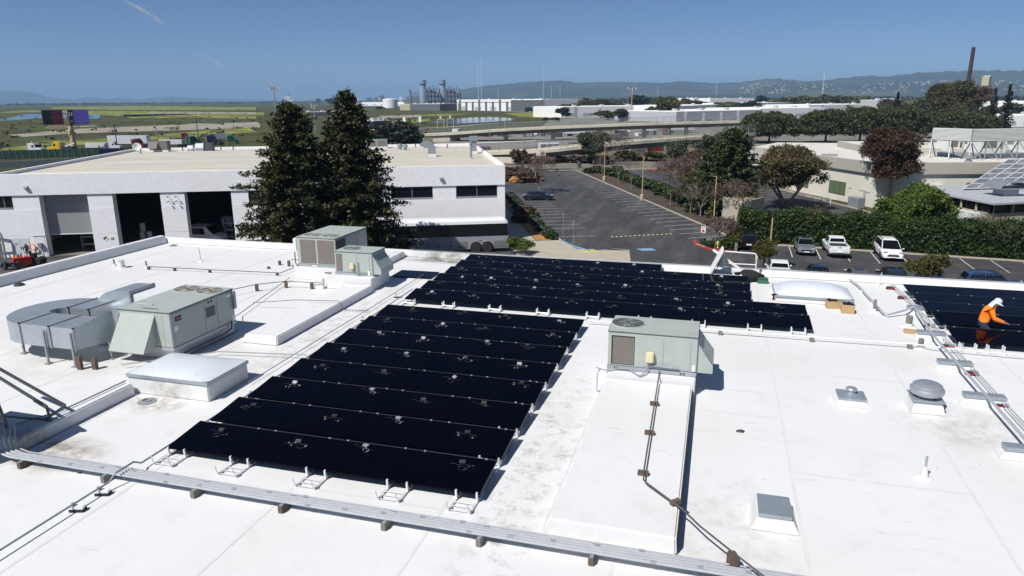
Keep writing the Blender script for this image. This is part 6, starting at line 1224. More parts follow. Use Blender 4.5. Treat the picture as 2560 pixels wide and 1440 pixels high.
    if kind == 'van':
        for s in (-1, 1): MB().bar((-1.6, s * .62, 1.76), (.2, s * .62, 1.78), .05).build('roof_rail', 'dark', t)
        MB().box(L * .494, -.42, .66, L * .504, .42, .74).build('chrome_bar', 'silver', t)
    if kind == 'suv':
        for s in (-1, 1): MB().bar((-1.7, s * .64, 1.70), (.2, s * .64, 1.73), .05).build('roof_rail', 'dark', t)
    if kind == 'pickup':
        MB().box(-L * .485, -.78, 1.118, -L * .15, .78, 1.135).build('bed_floor', 'dark', t)
        for s in (-1, 1): MB().box(-L * .488, s * .9 - .06, 1.10, -L * .14, s * .9 + .06, 1.20).build('bed_side', c, t, bev=.02)
        MB().box(-L * .497, -.86, .72, -L * .482, .86, 1.24).build('tailgate', c, t, bev=.02); MB().box(-L * .503, -.1, 1.08, -L * .496, .1, 1.15).build('tailgate_handle', 'black', t)
        MB().bar((-.85, -.8, 1.28), (-.85, .8, 1.28), .25, .1).build('tool_box', c, t)
    return t
car('silver sedan parked nose-out before the hedge', 'sedan', 'car_silver', (9.25, 78.0, .035), RAD(-91))
car('white pickup truck parked tail-out before the hedge', 'pickup', 'car_white', (12.15, 77.9, .035), RAD(91), name='pickup_truck')
car('white minivan parked nose-out beside the bright green tree', 'van', 'car_white', (17.0, 77.5, .035), RAD(-91), name='minivan')
car('black sport utility car parked tail-out by the corner bed', 'suv', 'car_black', (3.7, 79.2, .035), RAD(90))
car('dark navy sedan parked sideways at the left row of the lot', 'sedan', 'car_navy', (-27.0, 109.6, .035), RAD(12))
for i, (u, k, c, lab, rz) in enumerate(((5.75, 'pickup', 'car_white', 'white car roof showing just over the far parapet by the lamp pole', 90), (9.0, 'sedan', 'car_navy', 'dark blue car roof showing over the parapet, second from the lamp pole', -90), (12.1, 'sedan', 'car_grey', 'grey car roof barely showing over the parapet', 90), (14.7, 'suv', 'car_black', 'black car roof showing over the parapet before the minivan', 90), (17.7, 'sedan', 'car_blue', 'blue car half hidden by the right yellow-green tree', 90), (22.2, 'suv', 'car_blue', 'blue car roof with rails over the parapet behind right array', 0), (27.0, 'suv', 'car_navy', 'dark car at the right frame edge beyond the parapet', 90))):
    car(lab, k, c, (u, 64.6, .035), RAD(rz))
# lamp posts
def lamp(label, x, y, h, m='wood_block', arm=True, baseh=.8, disc=False):
    t = thing('lamp_post', label, 'lamp post', (x, y, .05)); MB().lathe([(.32, 0), (.32, baseh), (.26, baseh + .03)], 14).build('concrete_base', 'concrete', t, smooth=True)
    MB().tube([(0, 0, baseh), (0, 0, h)], [.085, .06], 8).build('pole', m, t, smooth=True)
    if disc: MB().lathe([(.05, 0), (.55, .06), (.6, .12), (.5, .2), (.1, .26)], 20, (0, 0, h)).build('lamp_head', 'dark', t, smooth=True)
    else:
        MB().tube([(0, 0, h - .05), (-.55, 0, h)], .035, 6).build('arm', m, t); MB().cbox((-.75, 0, h), (.5, .3, .12)).build('lamp_head', 'dark_steel', t, bev=.03)
    return t
mat('pole_tan', srgb(186, 158, 118), .7, var=.15, vs=3); mat('pole_grey', srgb(150, 144, 134), .6, var=.1, vs=3)
lamp('tall tan lamp post on concrete base in the median, nearest the road', -21.0, 138.9, 6.9, 'pole_tan'); lamp('tall tan lamp post on concrete base in middle of the median', -11.1, 113.4, 6.8, 'pole_tan'); lamp('tan lamp post before the big feathery pine', 0.0, 93.2, 6.0, 'pole_tan', baseh=.5)
lamp('wooden square lamp pole with dark round head in the near lot', 5.1, 67.6, 5.6, 'pole_tan', disc=True, baseh=.3)
# signs, hydrant, bins
t = thing('parking_sign', 'white sign with red emblem on thin post by the red kerb', 'sign', (-1.0, 79.2, .05), RAD(-10)); MB().tube([(0, 0, 0), (0, 0, 1.95)], .03, 6).build('post', 'galv_dull', t); MB().box(-.24, -.045, 1.3, .24, -.03, 1.98).build('plate', 'white_paint', t); MB().lathe([(.15, 0), (.15, .004)], 14).build('emblem', 'red', t, (0, -.047, 1.5)).rotation_euler = (PI / 2, 0, 0); MB().box(-.17, -.05, 1.78, .17, -.0455, 1.86).build('text_bar', 'red', t)
t = thing('signal_post', 'dark square box on thin post beside the yellow hydrant', 'sign', (.32, 76.7, .05)); MB().tube([(0, 0, 0), (0, 0, 2.3)], .035, 6).build('post', 'galv_dull', t); MB().cbox((.05, 0, 2.15), (.3, .3, .5)).build('box', 'dark', t, bev=.03)
t = thing('fire_hydrant', 'yellow fire hydrant in the corner bed', 'fire hydrant', (.58, 77.7, .05)); MB().lathe([(.17, 0), (.17, .06), (.11, .08), (.11, .5), (.15, .52), (.15, .56), (.10, .66), (.03, .74), (.03, .79)], 16).build('barrel', 'yellow_paint', t, smooth=True)
for a in (-1, 1): MB().tube([(0, 0, .42), (a * .2, 0, .42)], .055, 10).build('outlet', 'yellow_paint', t, smooth=True)
for i, (u, v, h) in enumerate(((-16.24, 77.79, 3.2), (-14.28, 73.7, 3.0))): 
    t = thing('sign_post', 'thin grey sign post seen edge-on at the accessible stalls, %s' % ('farther' if i == 0 else 'nearer'), 'sign post', (u, v, .05), 1.2, 'edge-on sign posts'); MB().tube([(0, 0, 0), (0, 0, h)], .025, 6).build('post', 'galv_dull', t); MB().box(-.15, -.04, h - .5, .15, -.028, h).build('plate', 'white_paint', t); MB().lathe([(.12, 0), (.12, .03)], 12, (.3, 0, .0)).build('base_disc', 'blue_paint', t)
t = thing('litter_bin', 'dark green litter bin at the far end of the lot', 'bin', (-30.64, 163.85, 0.05)); MB().lathe([(.42, 0), (.48, 1.1), (.5, 1.12), (.45, 1.25), (.1, 1.35)], 16).build('bin_body', 'dark_steel', t, smooth=True)
t = thing('marker_post', 'small white marker post beside the frontage road', 'post', (-25.07, 184.96, 0.05)); MB().lathe([(.6, 0), (.25, .5), (.12, 1.3), (.16, 1.5), (.02, 1.8)], 12).build('post', 'white_paint', t, smooth=True)
en = thing('waste_enclosure', 'rough concrete bin enclosure with timber top beside the hedge', 'enclosure', (2.4, 93.4, .05), RAD(-30))
MB().box(-1.6, -.15, 0, 2.0, .15, 3.3).build('wall', 'concrete', en); MB().box(2.0, -.15, 0, 2.3, 3.2, 3.3).build('wall', 'concrete', en)
for i in range(6): MB().box(-1.3 + i * .55, .3, 3.0, -1.0 + i * .55, 3.2, 3.12).build('timber', 'pole_tan', en)
sb = thing('stone_block', 'squat stone post at the corner bed', 'stone post', (-.35, 78.9, .05)); MB().box(-.3, -.25, 0, .3, .25, .75).build('stone', 'concrete_dark', sb, bev=.06)
lw = thing('low_wall', 'low stone wall beside the black parked car', 'wall', (2.45, 77.3, .05), RAD(88)); MB().box(-1.2, -.15, 0, 1.2, .15, .7).build('wall', 'concrete_dark', lw, bev=.03)
for i, (x, y) in enumerate(((-41, 138), (-37, 132))):
    t = thing('boulder', 'reddish landscape boulder in the planting island, %s' % ('left' if i == 0 else 'right'), 'boulder', (x, y, .05), i, 'boulders'); blob('stone', 'mulch', t, (0, 0, .4), (1.4, 1.0, .7), 5 + i)

# ================================================================== beige buildings at the right
mat('beige', srgb(214, 210, 198), .85, var=.04, vs=.5, bump=.15, bs=20); mat('beige_dark', srgb(172, 168, 156), .8, var=.04, vs=.5); mat('beige_roof', srgb(206, 202, 194), .9, var=.06, vs=.4, dirt=.6, dcol=srgb(190, 184, 172), dlo=.5, dhi=.8)
mat('corrugated', srgb(214, 216, 212), .5, var=.03, vs=1); mat('metal_roof', srgb(186, 190, 194), .5, metal=.2, var=.05, vs=.6, dirt=.8, dcol=srgb(166, 168, 170), dlo=.5, dhi=.8)
mat('glazing', (.16, .17, .19), .12, spec=.6, var=.25, vs=.5, dirt=.35, dcol=(.30, .30, .29), dlo=.5, dhi=.65)
bb = thing('office_building', 'beige office building with grey fascia and flat roof at right', 'building', (0, 0, .03))
def wallpath(pts, z0, z1, th, name, m, parent, out=0.0):
    for i in range(len(pts) - 1):
        p, q = Vector((*pts[i], 0)), Vector((*pts[i + 1], 0)); d = (q - p).normalized(); n = Vector((d.y, -d.x, 0))
        a, b = p + n * out, q + n * out; c, e = q + n * (out - th), p + n * (out - th)
        MB().prism([(a.x, a.y), (b.x, b.y), (c.x, c.y), (e.x, e.y)], z0, z1).build(name, m, parent)
P1 = [(5.5, 146), (16.7, 122.9), (21.9, 112.2), (25.0, 112.8), (46, 118.5), (70, 125)]
wallpath(P1, 0, 4.82, .4, 'wall', 'beige', bb); wallpath(P1, 4.83, 6.45, .7, 'fascia', 'beige_dark', bb, .35)
MB().prism(P1 + [(70, 165), (12, 165)], 5.95, 6.1).build('roof_deck', 'beige_roof', bb)
MB().prism([(24, 138), (38, 132), (40, 150), (22, 152)], 6.11, 7.2).build('roof_step', 'beige_dark', bb); MB().prism([(24.3, 138.4), (37.8, 132.4), (39.6, 149.6), (22.4, 151.6)], 7.201, 7.25).build('roof_step_top', 'beige_roof', bb)
def onwall(i, s0, s1, z0, z1, name, m, parent, out=.03, th=.06):
    p, q = Vector((*P1[i], 0)), Vector((*P1[i + 1], 0)); d = (q - p).normalized(); n = Vector((d.y, -d.x, 0)); a, b = p + d * s0 + n * out, p + d * s1 + n * out
    return MB().prism([(a.x, a.y), (b.x, b.y), (b.x - n.x * th, b.y - n.y * th), (a.x - n.x * th, a.y - n.y * th)], z0, z1).build(name, m, parent)
w = onwall(1, 1.0, 5.2, .9, 2.9, 'window', 'dark_steel', bb, .02)
for k in range(3): onwall(1, 1.08 + k * 1.4, 2.35 + k * 1.4, 1.0, 2.8, 'pane', 'glass_green', w, .04, .03)
for k in range(3): onwall(0, 17 + k * 1.4, 18.3 + k * 1.4, .9, 2.9, 'window', 'glass_green', bb, .04, .03)
for s in (5.8, 8.5, 10): onwall(1, s, s + .9, 2.0 + (s % 1) * .2, 2.07 + (s % 1) * .2, 'wall_slot', 'dark_steel', bb, .02)
onwall(1, 9.6, 10.1, .6, 2.3, 'drain_pipe', 'beige_dark', bb, .12, .12); onwall(1, 8.9, 9.05, 1.0, 1.2, 'notice', 'red', bb, .02)
t = thing('transformer_box', 'grey-green utility cabinet standing before the beige wall', 'cabinet', (19.6, 112.0, .05), RAD(-62)); MB().box(-1.1, -.6, 0, 1.1, .6, 1.5).build('cabinet', 'galv_dull', t, bev=.03); MB().box(-1.0, -.63, .1, -.02, -.6, 1.4).build('door', 'galv_dull', t); MB().box(.02, -.63, .1, 1.0, -.6, 1.4).build('door', 'galv_dull', t)
t = thing('handrail', 'pale green pipe handrail on the ramp before beige building', 'handrail', (13.6, 117.5, .05), RAD(-50))
for z in (.5, .95): MB().tube([(-2.5, 0, z), (4.5, 0, z)], .04, 6).build('rail', 'white_metal', t)
for k in range(5): MB().tube([(-2.5 + k * 1.75, 0, 0), (-2.5 + k * 1.75, 0, .95)], .04, 6).build('post', 'white_metal', t)
t = thing('hvac_hood', 'small square roof hood on the beige roof near fascia', 'vent', (17.5, 127.5, 6.12)); MB().box(-1.2, -.15, .1, 1.2, .15, .4).build('hood', 'galv_dull', t)
for i in range(3):
    p = Vector((25.5, 112.6)) + Vector((.96, .27)) * (1.3 + i * 1.9); t = thing('roof_vent_box', 'white louvred vent box against the beige wall, %s from left' % ORD[i], 'vent', (p.x, p.y, 1.6), RAD(15), 'white vent boxes'); MB().box(-.55, -.5, 0, .55, .3, 1.5).build('box', 'white_metal', t, bev=.05); MB().lathe([(.7, 1.5), (.6, 1.7), (.1, 1.8)], 14).build('cap', 'white_metal', t, smooth=True)
t = thing('wall_number', 'small grey emblem panel on the beige wall', 'sign', (34.3, 115.0, 3.0), RAD(15)); MB().box(-.35, -.2, 0, .35, -.12, .7).build('plate', 'galv_dull', t); text_obj('5', .6, 'dark_steel', t, (0, -.205, .35), (PI / 2, 0, 0))
# roof screen on struts
sc = thing('equipment_screen', 'white corrugated equipment screen on steel struts above the beige roof', 'roof screen', (0, 0, .03))
S1 = [(32.4, 128.8), (36.7, 124.6), (46.5, 128.9), (62, 135)]; SZ0, SZ1 = 8.85, 10.65
for i in range(3):
    p, q = Vector((*S1[i], 0)), Vector((*S1[i + 1], 0)); d = (q - p).normalized(); n = Vector((d.y, -d.x, 0)); L2 = (q - p).length
    nr = 10
    for k in range(nr):
        z = SZ0 + (SZ1 - SZ0) * k / nr; dz = (SZ1 - SZ0) / nr
        a, b = p + n * .12, q + n * .12; a2, b2 = p - n * .05, q - n * .05
        MB().add([(a2.x, a2.y, z), (b2.x, b2.y, z), (b.x, b.y, z + dz * .35), (a.x, a.y, z + dz * .35), (b.x, b.y, z + dz * .8), (a.x, a.y, z + dz * .8), (b2.x, b2.y, z + dz * .97), (a2.x, a2.y, z + dz * .97)], [(0, 1, 2, 3), (3, 2, 4, 5), (5, 4, 6, 7)]).build('corrugated_sheet', 'corrugated', sc)
    bk = MB().prism([(p.x - n.x * .06, p.y - n.y * .06), (q.x - n.x * .06, q.y - n.y * .06), (q.x - n.x * .12, q.y - n.y * .12), (p.x - n.x * .12, p.y - n.y * .12)], SZ0 - .1, SZ1 + .05).build('backing_frame', 'galv_dull', sc)
    ns = max(2, int(L2 / 2.2))
    for k in range(ns + 1):
        c = p + d * (L2 * k / ns); MB().bar((c.x, c.y, 6.12), (c.x, c.y, SZ0), .14).build('post', 'galv_dull', sc); e = c + n * 1.7 + d * .9; MB().bar((c.x, c.y, SZ0), (e.x, e.y, 6.12), .12).build('strut', 'galv_dull', sc)
        e = c - n * 1.6; MB().bar((c.x, c.y, SZ0), (e.x, e.y, 6.12), .12).build('strut', 'dark_steel', sc)
MB().prism([(34, 131), (40, 127.5), (60, 136), (60, 140), (36, 137)], 6.12, 6.75).build('equipment_platform', 'galv_dull', sc)
for i, (x, y, w, d2, h) in enumerate(((41, 131.5, 4.5, 3, 2.4), (48.5, 134, 5, 3, 2.6), (36.5, 134, 3, 2.6, 2.2))):
    t = thing('rooftop_unit', 'pale rooftop machinery cabinet behind the corrugated screen, %s' % ORD[i], 'rooftop unit', (x, y, 6.76), RAD(23), 'machinery behind the screen'); MB().box(-w / 2, -d2 / 2, 0, w / 2, d2 / 2, h).build('cabinet', 'corrugated', t, bev=.05); MB().box(-w * .4, -d2 / 2 - .03, h * .35, w * .1, -d2 / 2, h * .8).build('grille', 'coil', t); MB().box(w * .25, -d2 / 2 - .03, h * .3, w * .35, -d2 / 2, h * .7).build('hatch', 'dark_steel', t)
t = thing('roof_fan', 'small mushroom fan on the beige roof below the screen', 'exhaust fan', (35.2, 119.4, 6.12)); MB().lathe([(.5, 0), (.5, .3), (.35, .35), (.35, .6), (.7, .65), (.7, .8), (.2, 1.0)], 16).build('fan_body', 'galv', t, smooth=True)
# low plant building with metal roof
lb = thing('plant_building', 'low grey-walled building with pale metal roof behind the hedge', 'building', (0, 0, .03))
LP = [(26.9, 102.4), (30.7, 93.4), (46, 102), (44, 113), (27.3, 110.2)]
MB().prism([(26.7, 102.2), (30.55, 92.6), (47, 101.8), (45, 113.2), (27, 110.4)], 3.45, 3.7).build('roof', 'metal_roof', lb, bev=.03)
wallpath(LP[:3], 0, 2.35, .3, 'wall', 'concrete', lb); wallpath(LP[:3], 2.36, 3.44, .2, 'clerestory', 'glass_dark', lb, -.3)
for i, n in ((0, 4), (1, 6)):
    p, q = Vector((*LP[i], 0)), Vector((*LP[i + 1], 0))
    for k in range(n + 1):
        c = p.lerp(q, k / n); MB().box(c.x - .1, c.y - .1, 2.36, c.x + .1, c.y + .1, 3.44).build('mullion', 'concrete', lb)
def onlp(i, s0, s1, z0, z1, name, m, out=.03):
    p, q = Vector((*LP[i], 0)), Vector((*LP[i + 1], 0)); d = (q - p).normalized(); n = Vector((d.y, -d.x, 0)); a, b = p + d * s0 + n * out, p + d * s1 + n * out
    return MB().prism([(a.x, a.y), (b.x, b.y), (b.x - n.x * .05, b.y - n.y * .05), (a.x - n.x * .05, a.y - n.y * .05)], z0, z1).build(name, m, lb)
for k in range(9):
    for s0 in (4.2, 6.2): onlp(0, s0, s0 + 1.8, .4 + k * .2, .53 + k * .2, 'louvre', 'white_metal', .06)
onlp(0, 4.1, 8.1, .3, 2.25, 'louvre_frame', 'white_metal', .01); onlp(0, 8.5, 9.6, 0, 2.1, 'door', 'beige_dark'); onlp(1, .02, .16, 0, 3.4, 'drain_pipe', 'galv', .12)
cv = thing('cowl_vent', 'ribbed metal cowl vent with flared hood on the low metal roof', 'vent', (34.2, 100.6, 3.7), RAD(22))
MB().box(-1.0, -.9, 0, 1.0, .9, .9).build('base', 'galv_dull', cv, bev=.02)
for k in range(14):
    y0 = -1.55 + k * .221; MB().loft([[(x, y0, z), (x, y0 + .2, z), (x, y0 + .2, z - .06), (x, y0, z - .06)] for x, z in ((-2.0, 1.0), (-1.85, 1.35), (-1.2, 1.75), (0, 1.8), (1.3, 1.7), (1.9, 1.3), (2.0, 1.0))]).build('hood_rib', 'galv', cv)
MB().box(-1.8, -1.5, .905, 1.8, 1.5, 1.0).build('hood_frame', 'galv_dull', cv)
gz = thing('glazed_roof', 'large sloping glazed roof with white mullions at right edge', 'glazed roof', (0, 0, .03))
A, B, C, D = Vector((30.8, 104.6, 3.9)), Vector((47, 112.5, 3.9)), Vector((56, 121.0, 6.9)), Vector((39.0, 115.6, 6.9))
n1, n2 = 9, 6
for i in range(n1):
    for j in range(n2):
        f = lambda u, v: A.lerp(B, u).lerp(D.lerp(C, u), v); g = .012
        a, b, c, d = f((i + g) / n1, (j + g) / n2), f((i + 1 - g) / n1, (j + g) / n2), f((i + 1 - g) / n1, (j + 1 - g) / n2), f((i + g) / n1, (j + 1 - g) / n2); MB().quad(a, b, c, d).build('pane', 'glazing', gz)
for i in range(n1 + 1): MB().bar(A.lerp(B, i / n1) + Vector((0, 0, .05)), D.lerp(C, i / n1) + Vector((0, 0, .05)), .09, .08).build('mullion', 'white_metal', gz)
for j in range(n2 + 1): MB().bar(A.lerp(D, j / n2) + Vector((0, 0, .03)), B.lerp(C, j / n2) + Vector((0, 0, .03)), .08, .08).build('glazing_bar', 'white_metal', gz)
MB().add([A - Vector((0, 0, 1.2)), B - Vector((0, 0, 1.2)), B, A], [(0, 1, 2, 3), (3, 2, 1, 0)]).build('front_glass', 'glazing', gz); MB().add([A - Vector((0, 0, 1.2)), A, D, D - Vector((0, 0, 3))], [(0, 1, 2, 3), (3, 2, 1, 0)]).build('side_glass', 'glass_dark', gz)
# white wing beyond the bronze-green tree
wg = thing('office_building', 'small white-roofed wing with tall green windows beyond the bronze-green tree', 'building', (0, 0, .03))
MB().prism([(4.3, 138.5), (7.8, 129.0), (12, 132), (10, 150), (5, 152)], 3.9, 4.1).build('roof', 'white_paint', wg); MB().prism([(5.3, 139), (8.2, 131), (11.6, 133), (9.6, 149), (5.6, 150)], 0, 3.89).build('wall', 'glass_green', wg)
for k in range(5): p = Vector((5.3, 139)).lerp(Vector((8.2, 131)), k / 4); MB().box(p.x - .08, p.y - .12, 0, p.x + .06, p.y + .02, 3.88).build('mullion', 'dark_steel', wg)

# ================================================================== ramps, yards, towers, far town
mat('mesh_panel', (.35, .37, .38), .6); nt = M['mesh_panel'].node_tree; nt.nodes['Principled BSDF'].inputs['Alpha'].default_value = .2
mat('ramp_concrete', srgb(204, 198, 180), .85, var=.1, vs=.2, dirt=.3, dcol=srgb(150, 142, 122), dlo=.5, dhi=.8, world=True); mat('girder', srgb(104, 100, 92), .85, var=.08, vs=.2, world=True)
def ramp(label, path, width, label_sz, gird=1.3):
    t = thing('road_ramp', label, 'bridge', (0, 0, 0)); P = [Vector(p) for p in path]
    fine = []
    for i in range(len(P) - 1):
        n = 5
        for k in range(n):
            f = k / n; p0, p1, p2, p3 = P[max(i - 1, 0)], P[i], P[i + 1], P[min(i + 2, len(P) - 1)]
            fine.append(.5 * ((2 * p1) + (p2 - p0) * f + (2 * p0 - 5 * p1 + 4 * p2 - p3) * f * f + (3 * p1 - p0 - 3 * p2 + p3) * f ** 3))
    fine.append(P[-1])
    nr = []
    for i, p in enumerate(fine):
        d = fine[min(i + 1, len(fine) - 1)] - fine[max(i - 1, 0)]; d.z = 0; d.normalize(); nr.append(Vector((-d.y, d.x, 0)))
    def strip(prof, name, m):
        MB().loft([[p + n * a + Vector((0, 0, z)) for a, z in prof] for p, n in zip(fine, nr)]).build(name, m, t)
    strip([(0, -.35), (-.1, -.35), (-.1, .42), (.25, .42), (.25, 0), (width - .25, 0), (width - .25, .42), (width, .42), (width, -.35)], 'deck', 'ramp_concrete')
    strip([(.45, -.36), (width - .45, -.36), (width - .8, -.36 - gird), (.8, -.36 - gird)], 'girder', 'girder')
    acc = 0; last = None; k = 0
    for i in range(len(fine) - 1):
        L = (fine[i + 1] - fine[i]).length
        while acc < L:
            p = fine[i].lerp(fine[i + 1], acc / L); n = nr[i]
            MB().tube([p + Vector((0, 0, .42)), p + Vector((0, 0, 2.75))], .065, 5).build('fence_post', 'galv', t)
            if last is not None:
                MB().tube([last + Vector((0, 0, 2.72)), p + Vector((0, 0, 2.72))], .05, 5).build('fence_rail', 'galv', t); MB().quad(last + Vector((0, 0, .45)), p + Vector((0, 0, .45)), p + Vector((0, 0, 2.7)), last + Vector((0, 0, 2.7))).build('fence_mesh', 'mesh_panel', t)
            if k % 6 == 3 and p.z > 3:
                c = p + n * width * .5; MB().box(c.x - .7, c.y - .5, 0, c.x + .7, c.y + .5, p.z - .36 - gird).build('pier', 'ramp_concrete', t)
            last = p; k += 1; acc += 3.1
        acc -= L
    return t
up = ramp('upper curved concrete road ramp with chain-link fence in the distance', [(-140, 246, 1.6), (-122, 250, 2.0), (-100, 257, 2.67), (-75, 263.5, 4.2), (-30, 284, 5.5), (11, 310, 5.8), (22, 317, 5.8)], 8, 1)
MB().prism([(-128, 249), (-98, 258), (-96, 264), (-130, 262)], 0, 1.9).build('abutment', 'ramp_concrete', up)
lo = ramp('lower concrete road ramp with chain-link fence beyond the parking lot', [(-74, 170, 1.6), (-51, 172.5, 2.5), (-40.7, 173.9, 3.0), (-33.5, 177.7, 3.6), (-19.3, 186.6, 4.6), (5.6, 214, 5.2), (10, 220, 5.2)], 7, 1, 1.2)
MB().prism([(-43.2, 173.2), (-40.9, 173.6), (-41.5, 180), (-44, 179.5)], 0, 2.6).build('abutment', 'ramp_concrete', lo)
MB().prism([(-75, 170.3), (-43.3, 173.4), (-43.5, 175), (-75, 172)], 0, 1.5).build('abutment', 'ramp_concrete', lo)
gr = thing('graffiti_tag', 'red spray-paint graffiti tag on the ramp abutment', 'graffiti', (-42.6, 173.15, 1.2), RAD(10)); mm = MB()
for pts in ([(-.5, .3), (-.8, .1), (-.75, -.35), (-.4, -.4), (-.35, -.1), (-.6, -.05)], [(-.1, .7), (-.15, -.3)], [(.15, .3), (.1, -.3)], [(.1, .55), (.16, .6)], [(.4, .65), (.45, -.3), (.6, -.3)], [(.3, .35), (.65, .4)], [(.8, .4), (.95, 0), (1.15, .45)], [(.95, 0), (.85, -.5)]): mm.tube([(x, -.02, z) for x, z in pts], .075, 5)
mm.build('paint_stroke', 'red', gr)
# frontage fences and posts
for i, (x, y, h) in enumerate(((-78.81, 266.27, 8.0), (-77.04, 241.99, 9.0), (-22.58, 187.95, 5.5), (-203.4, 347.8, 9.4), (93.23, 539.89, 8.0))):
    t = thing('street_lamp', 'thin grey street lamp by the far ramps, %s' % ('second from left', 'first from left', 'right of the bare purple tree', 'behind the redwoods', 'beyond the stone pines')[i], 'street lamp', (x, y, .05), .4 * i, 'distant street lamps'); MB().tube([(0, 0, 0), (0, 0, h * .95), (-.3, 0, h), (-1.4, 0, h + .15)], [.12, .09, .06, .05], 6).build('pole', 'galv', t, smooth=True); MB().cbox((-1.6, 0, h + .12), (.6, .25, .14)).build('lamp_head', 'galv', t)
# billboard
BG = (-201.56, 187.35); bt = math.atan2(-BG[0], BG[1]); bz = thing('billboard', 'double billboard with dark red and purple advertisements on a tan column', 'billboard', (BG[0], BG[1], .05), bt)
mat('ad_dark', srgb(34, 38, 48), .5); mat('ad_red', srgb(128, 44, 58), .5, var=.15, vs=.4); mat('ad_purple', srgb(84, 72, 160), .5, var=.12, vs=.4); mat('ad_navy', srgb(18, 16, 44), .5); mat('ad_pink', srgb(170, 100, 140), .5); mat('tan_col', srgb(196, 170, 138), .7, var=.1, vs=1)
MB().tube([(0, 0, 0), (0, 0, 8.0)], [.95, .8], 16).build('column', 'tan_col', bz, smooth=True); MB().tube([(0, 0, 8.0), (-.1, 0, 11.3)], .7, 12).build('column_head', 'copper_brown', bz, smooth=True)
for x0, rz2, cols, nm in ((-7.2, RAD(12), (('ad_dark', 0, 2.6), ('ad_red', 2.6, 5.7)), 'left'), (-.2, RAD(-10), (('ad_navy', 0, 1.5), ('ad_purple', 1.5, 5.8)), 'right')):
    e = MB().box(0, .05, 8.5, 5.75, .5, 13.0).build('display_panel', 'dark_steel', bz, (x0, -.6, 0), rz2)
    for mname, a, b in cols: MB().box(a, -.02, 8.55, b, .05, 12.95).build('poster', mname, e)
    if nm == 'left':
        text_obj('10 10 48', .95, 'ad_pink', e, (4.15, -.03, 10.4), (PI / 2, 0, 0)); text_obj('::', .8, 'hat', e, (2.3, -.03, 10.8), (PI / 2, 0, 0))
    else: text_obj('21', 1.5, 'hat', e, (.75, -.03, 11.6), (PI / 2, 0, 0)); text_obj('10', .6, 'hat', e, (.75, -.03, 9.4), (PI / 2, 0, 0))
MB().box(-6.0, -1.2, 7.2, -1.2, -1.1, 8.4).build('white_apron', 'tan_col', bz)
MB().bar((-6.5, -.4, 8.45), (5.0, -.4, 8.45), .15).build('catwalk', 'dark_steel', bz)
# utility poles with wires
UP = [((-196.4, 199.85), 8.4, 0), ((-209.95, 234.42), 11.0, .10), ((-197.62, 241.79), 10.0, 0)]
for i, (p, h, ln) in enumerate(UP):
    t = thing('utility_pole', 'wooden utility pole beyond the warehouse, %s' % ('with transformer, left', 'leaning, middle', 'slim, right')[i], 'utility pole', (p[0], p[1], .05), .6, 'utility poles'); MB().tube([(0, 0, 0), (-ln * h, 0, h)], [.2, .14], 7).build('pole', 'dark_steel' if i != 1 else 'pole_grey', t, smooth=True)
    for z in (h - .4, h - 1.5)[:2 if i < 2 else 1]: MB().bar((-ln * z - 1.2, 0, z), (-ln * z + 1.2, 0, z), .14).build('crossarm', 'dark_steel', t)
    for x in (-1.1, -.4, .4, 1.1): MB().lathe([(.07, 0), (.1, .15), (.05, .3)], 8, (x - ln * h, 0, h - .35)).build('insulator', 'white_metal', t)
    if i == 0: MB().lathe([(.3, 0), (.3, .9), (.1, 1.0)], 12, (.4, 0, h - 2.9)).build('transformer', 'dark_steel', t, smooth=True)
for i in range(2):
    a, b = UP[i], UP[i + 1]; w = thing('power_line', 'sagging power lines between the utility poles, %s span' % ('left', 'right')[i], 'power line', (a[0][0], a[0][1], .05))
    for o in (-1.1, .4, 1.1):
        pts = [Vector((a[0][0], a[0][1], a[1] - .1)).lerp(Vector((b[0][0], b[0][1], b[1] - .1)), s) + Vector((o, 0, -1.2 * math.sin(PI * s))) - Vector((a[0][0], a[0][1], 0)) for s in np.linspace(0, 1, 8)]; MB().tube(pts, .025, 4).build('wire', 'dark', w)
def celltower(label, x, y, h, n=12, r=1.3, pole='galv_dull'):
    t = thing('cell_tower', label, 'cell tower', (x, y, .05)); MB().tube([(0, 0, 0), (0, 0, h)], [.35, .22], 10).build('pole', pole, t, smooth=True)
    for k in range(n):
        a = 2 * PI * k / n; z = h - .9 + (k % 3) * .5; MB().cbox((r * math.cos(a), r * math.sin(a), z), (.32, .18, 2.0), a).build('antenna', 'white_metal' if k % 2 else 'galv_dull', t); MB().bar((0, 0, z), (r * math.cos(a), r * math.sin(a), z), .08).build('bracket', 'dark_steel', t)
    return t
celltower('tall cell tower with ring of antennas left of the redwoods', *(-210.37, 314.71), 22.0, 14, 1.9); celltower('short cell tower with white antennas between the redwoods', *(-190.53, 317.31), 12.8, 8, 1.3); celltower('pale cell tower standing before the long white warehouse', *(-64.5, 553.08), 22.5, 9, 3.2, 'tan_col')
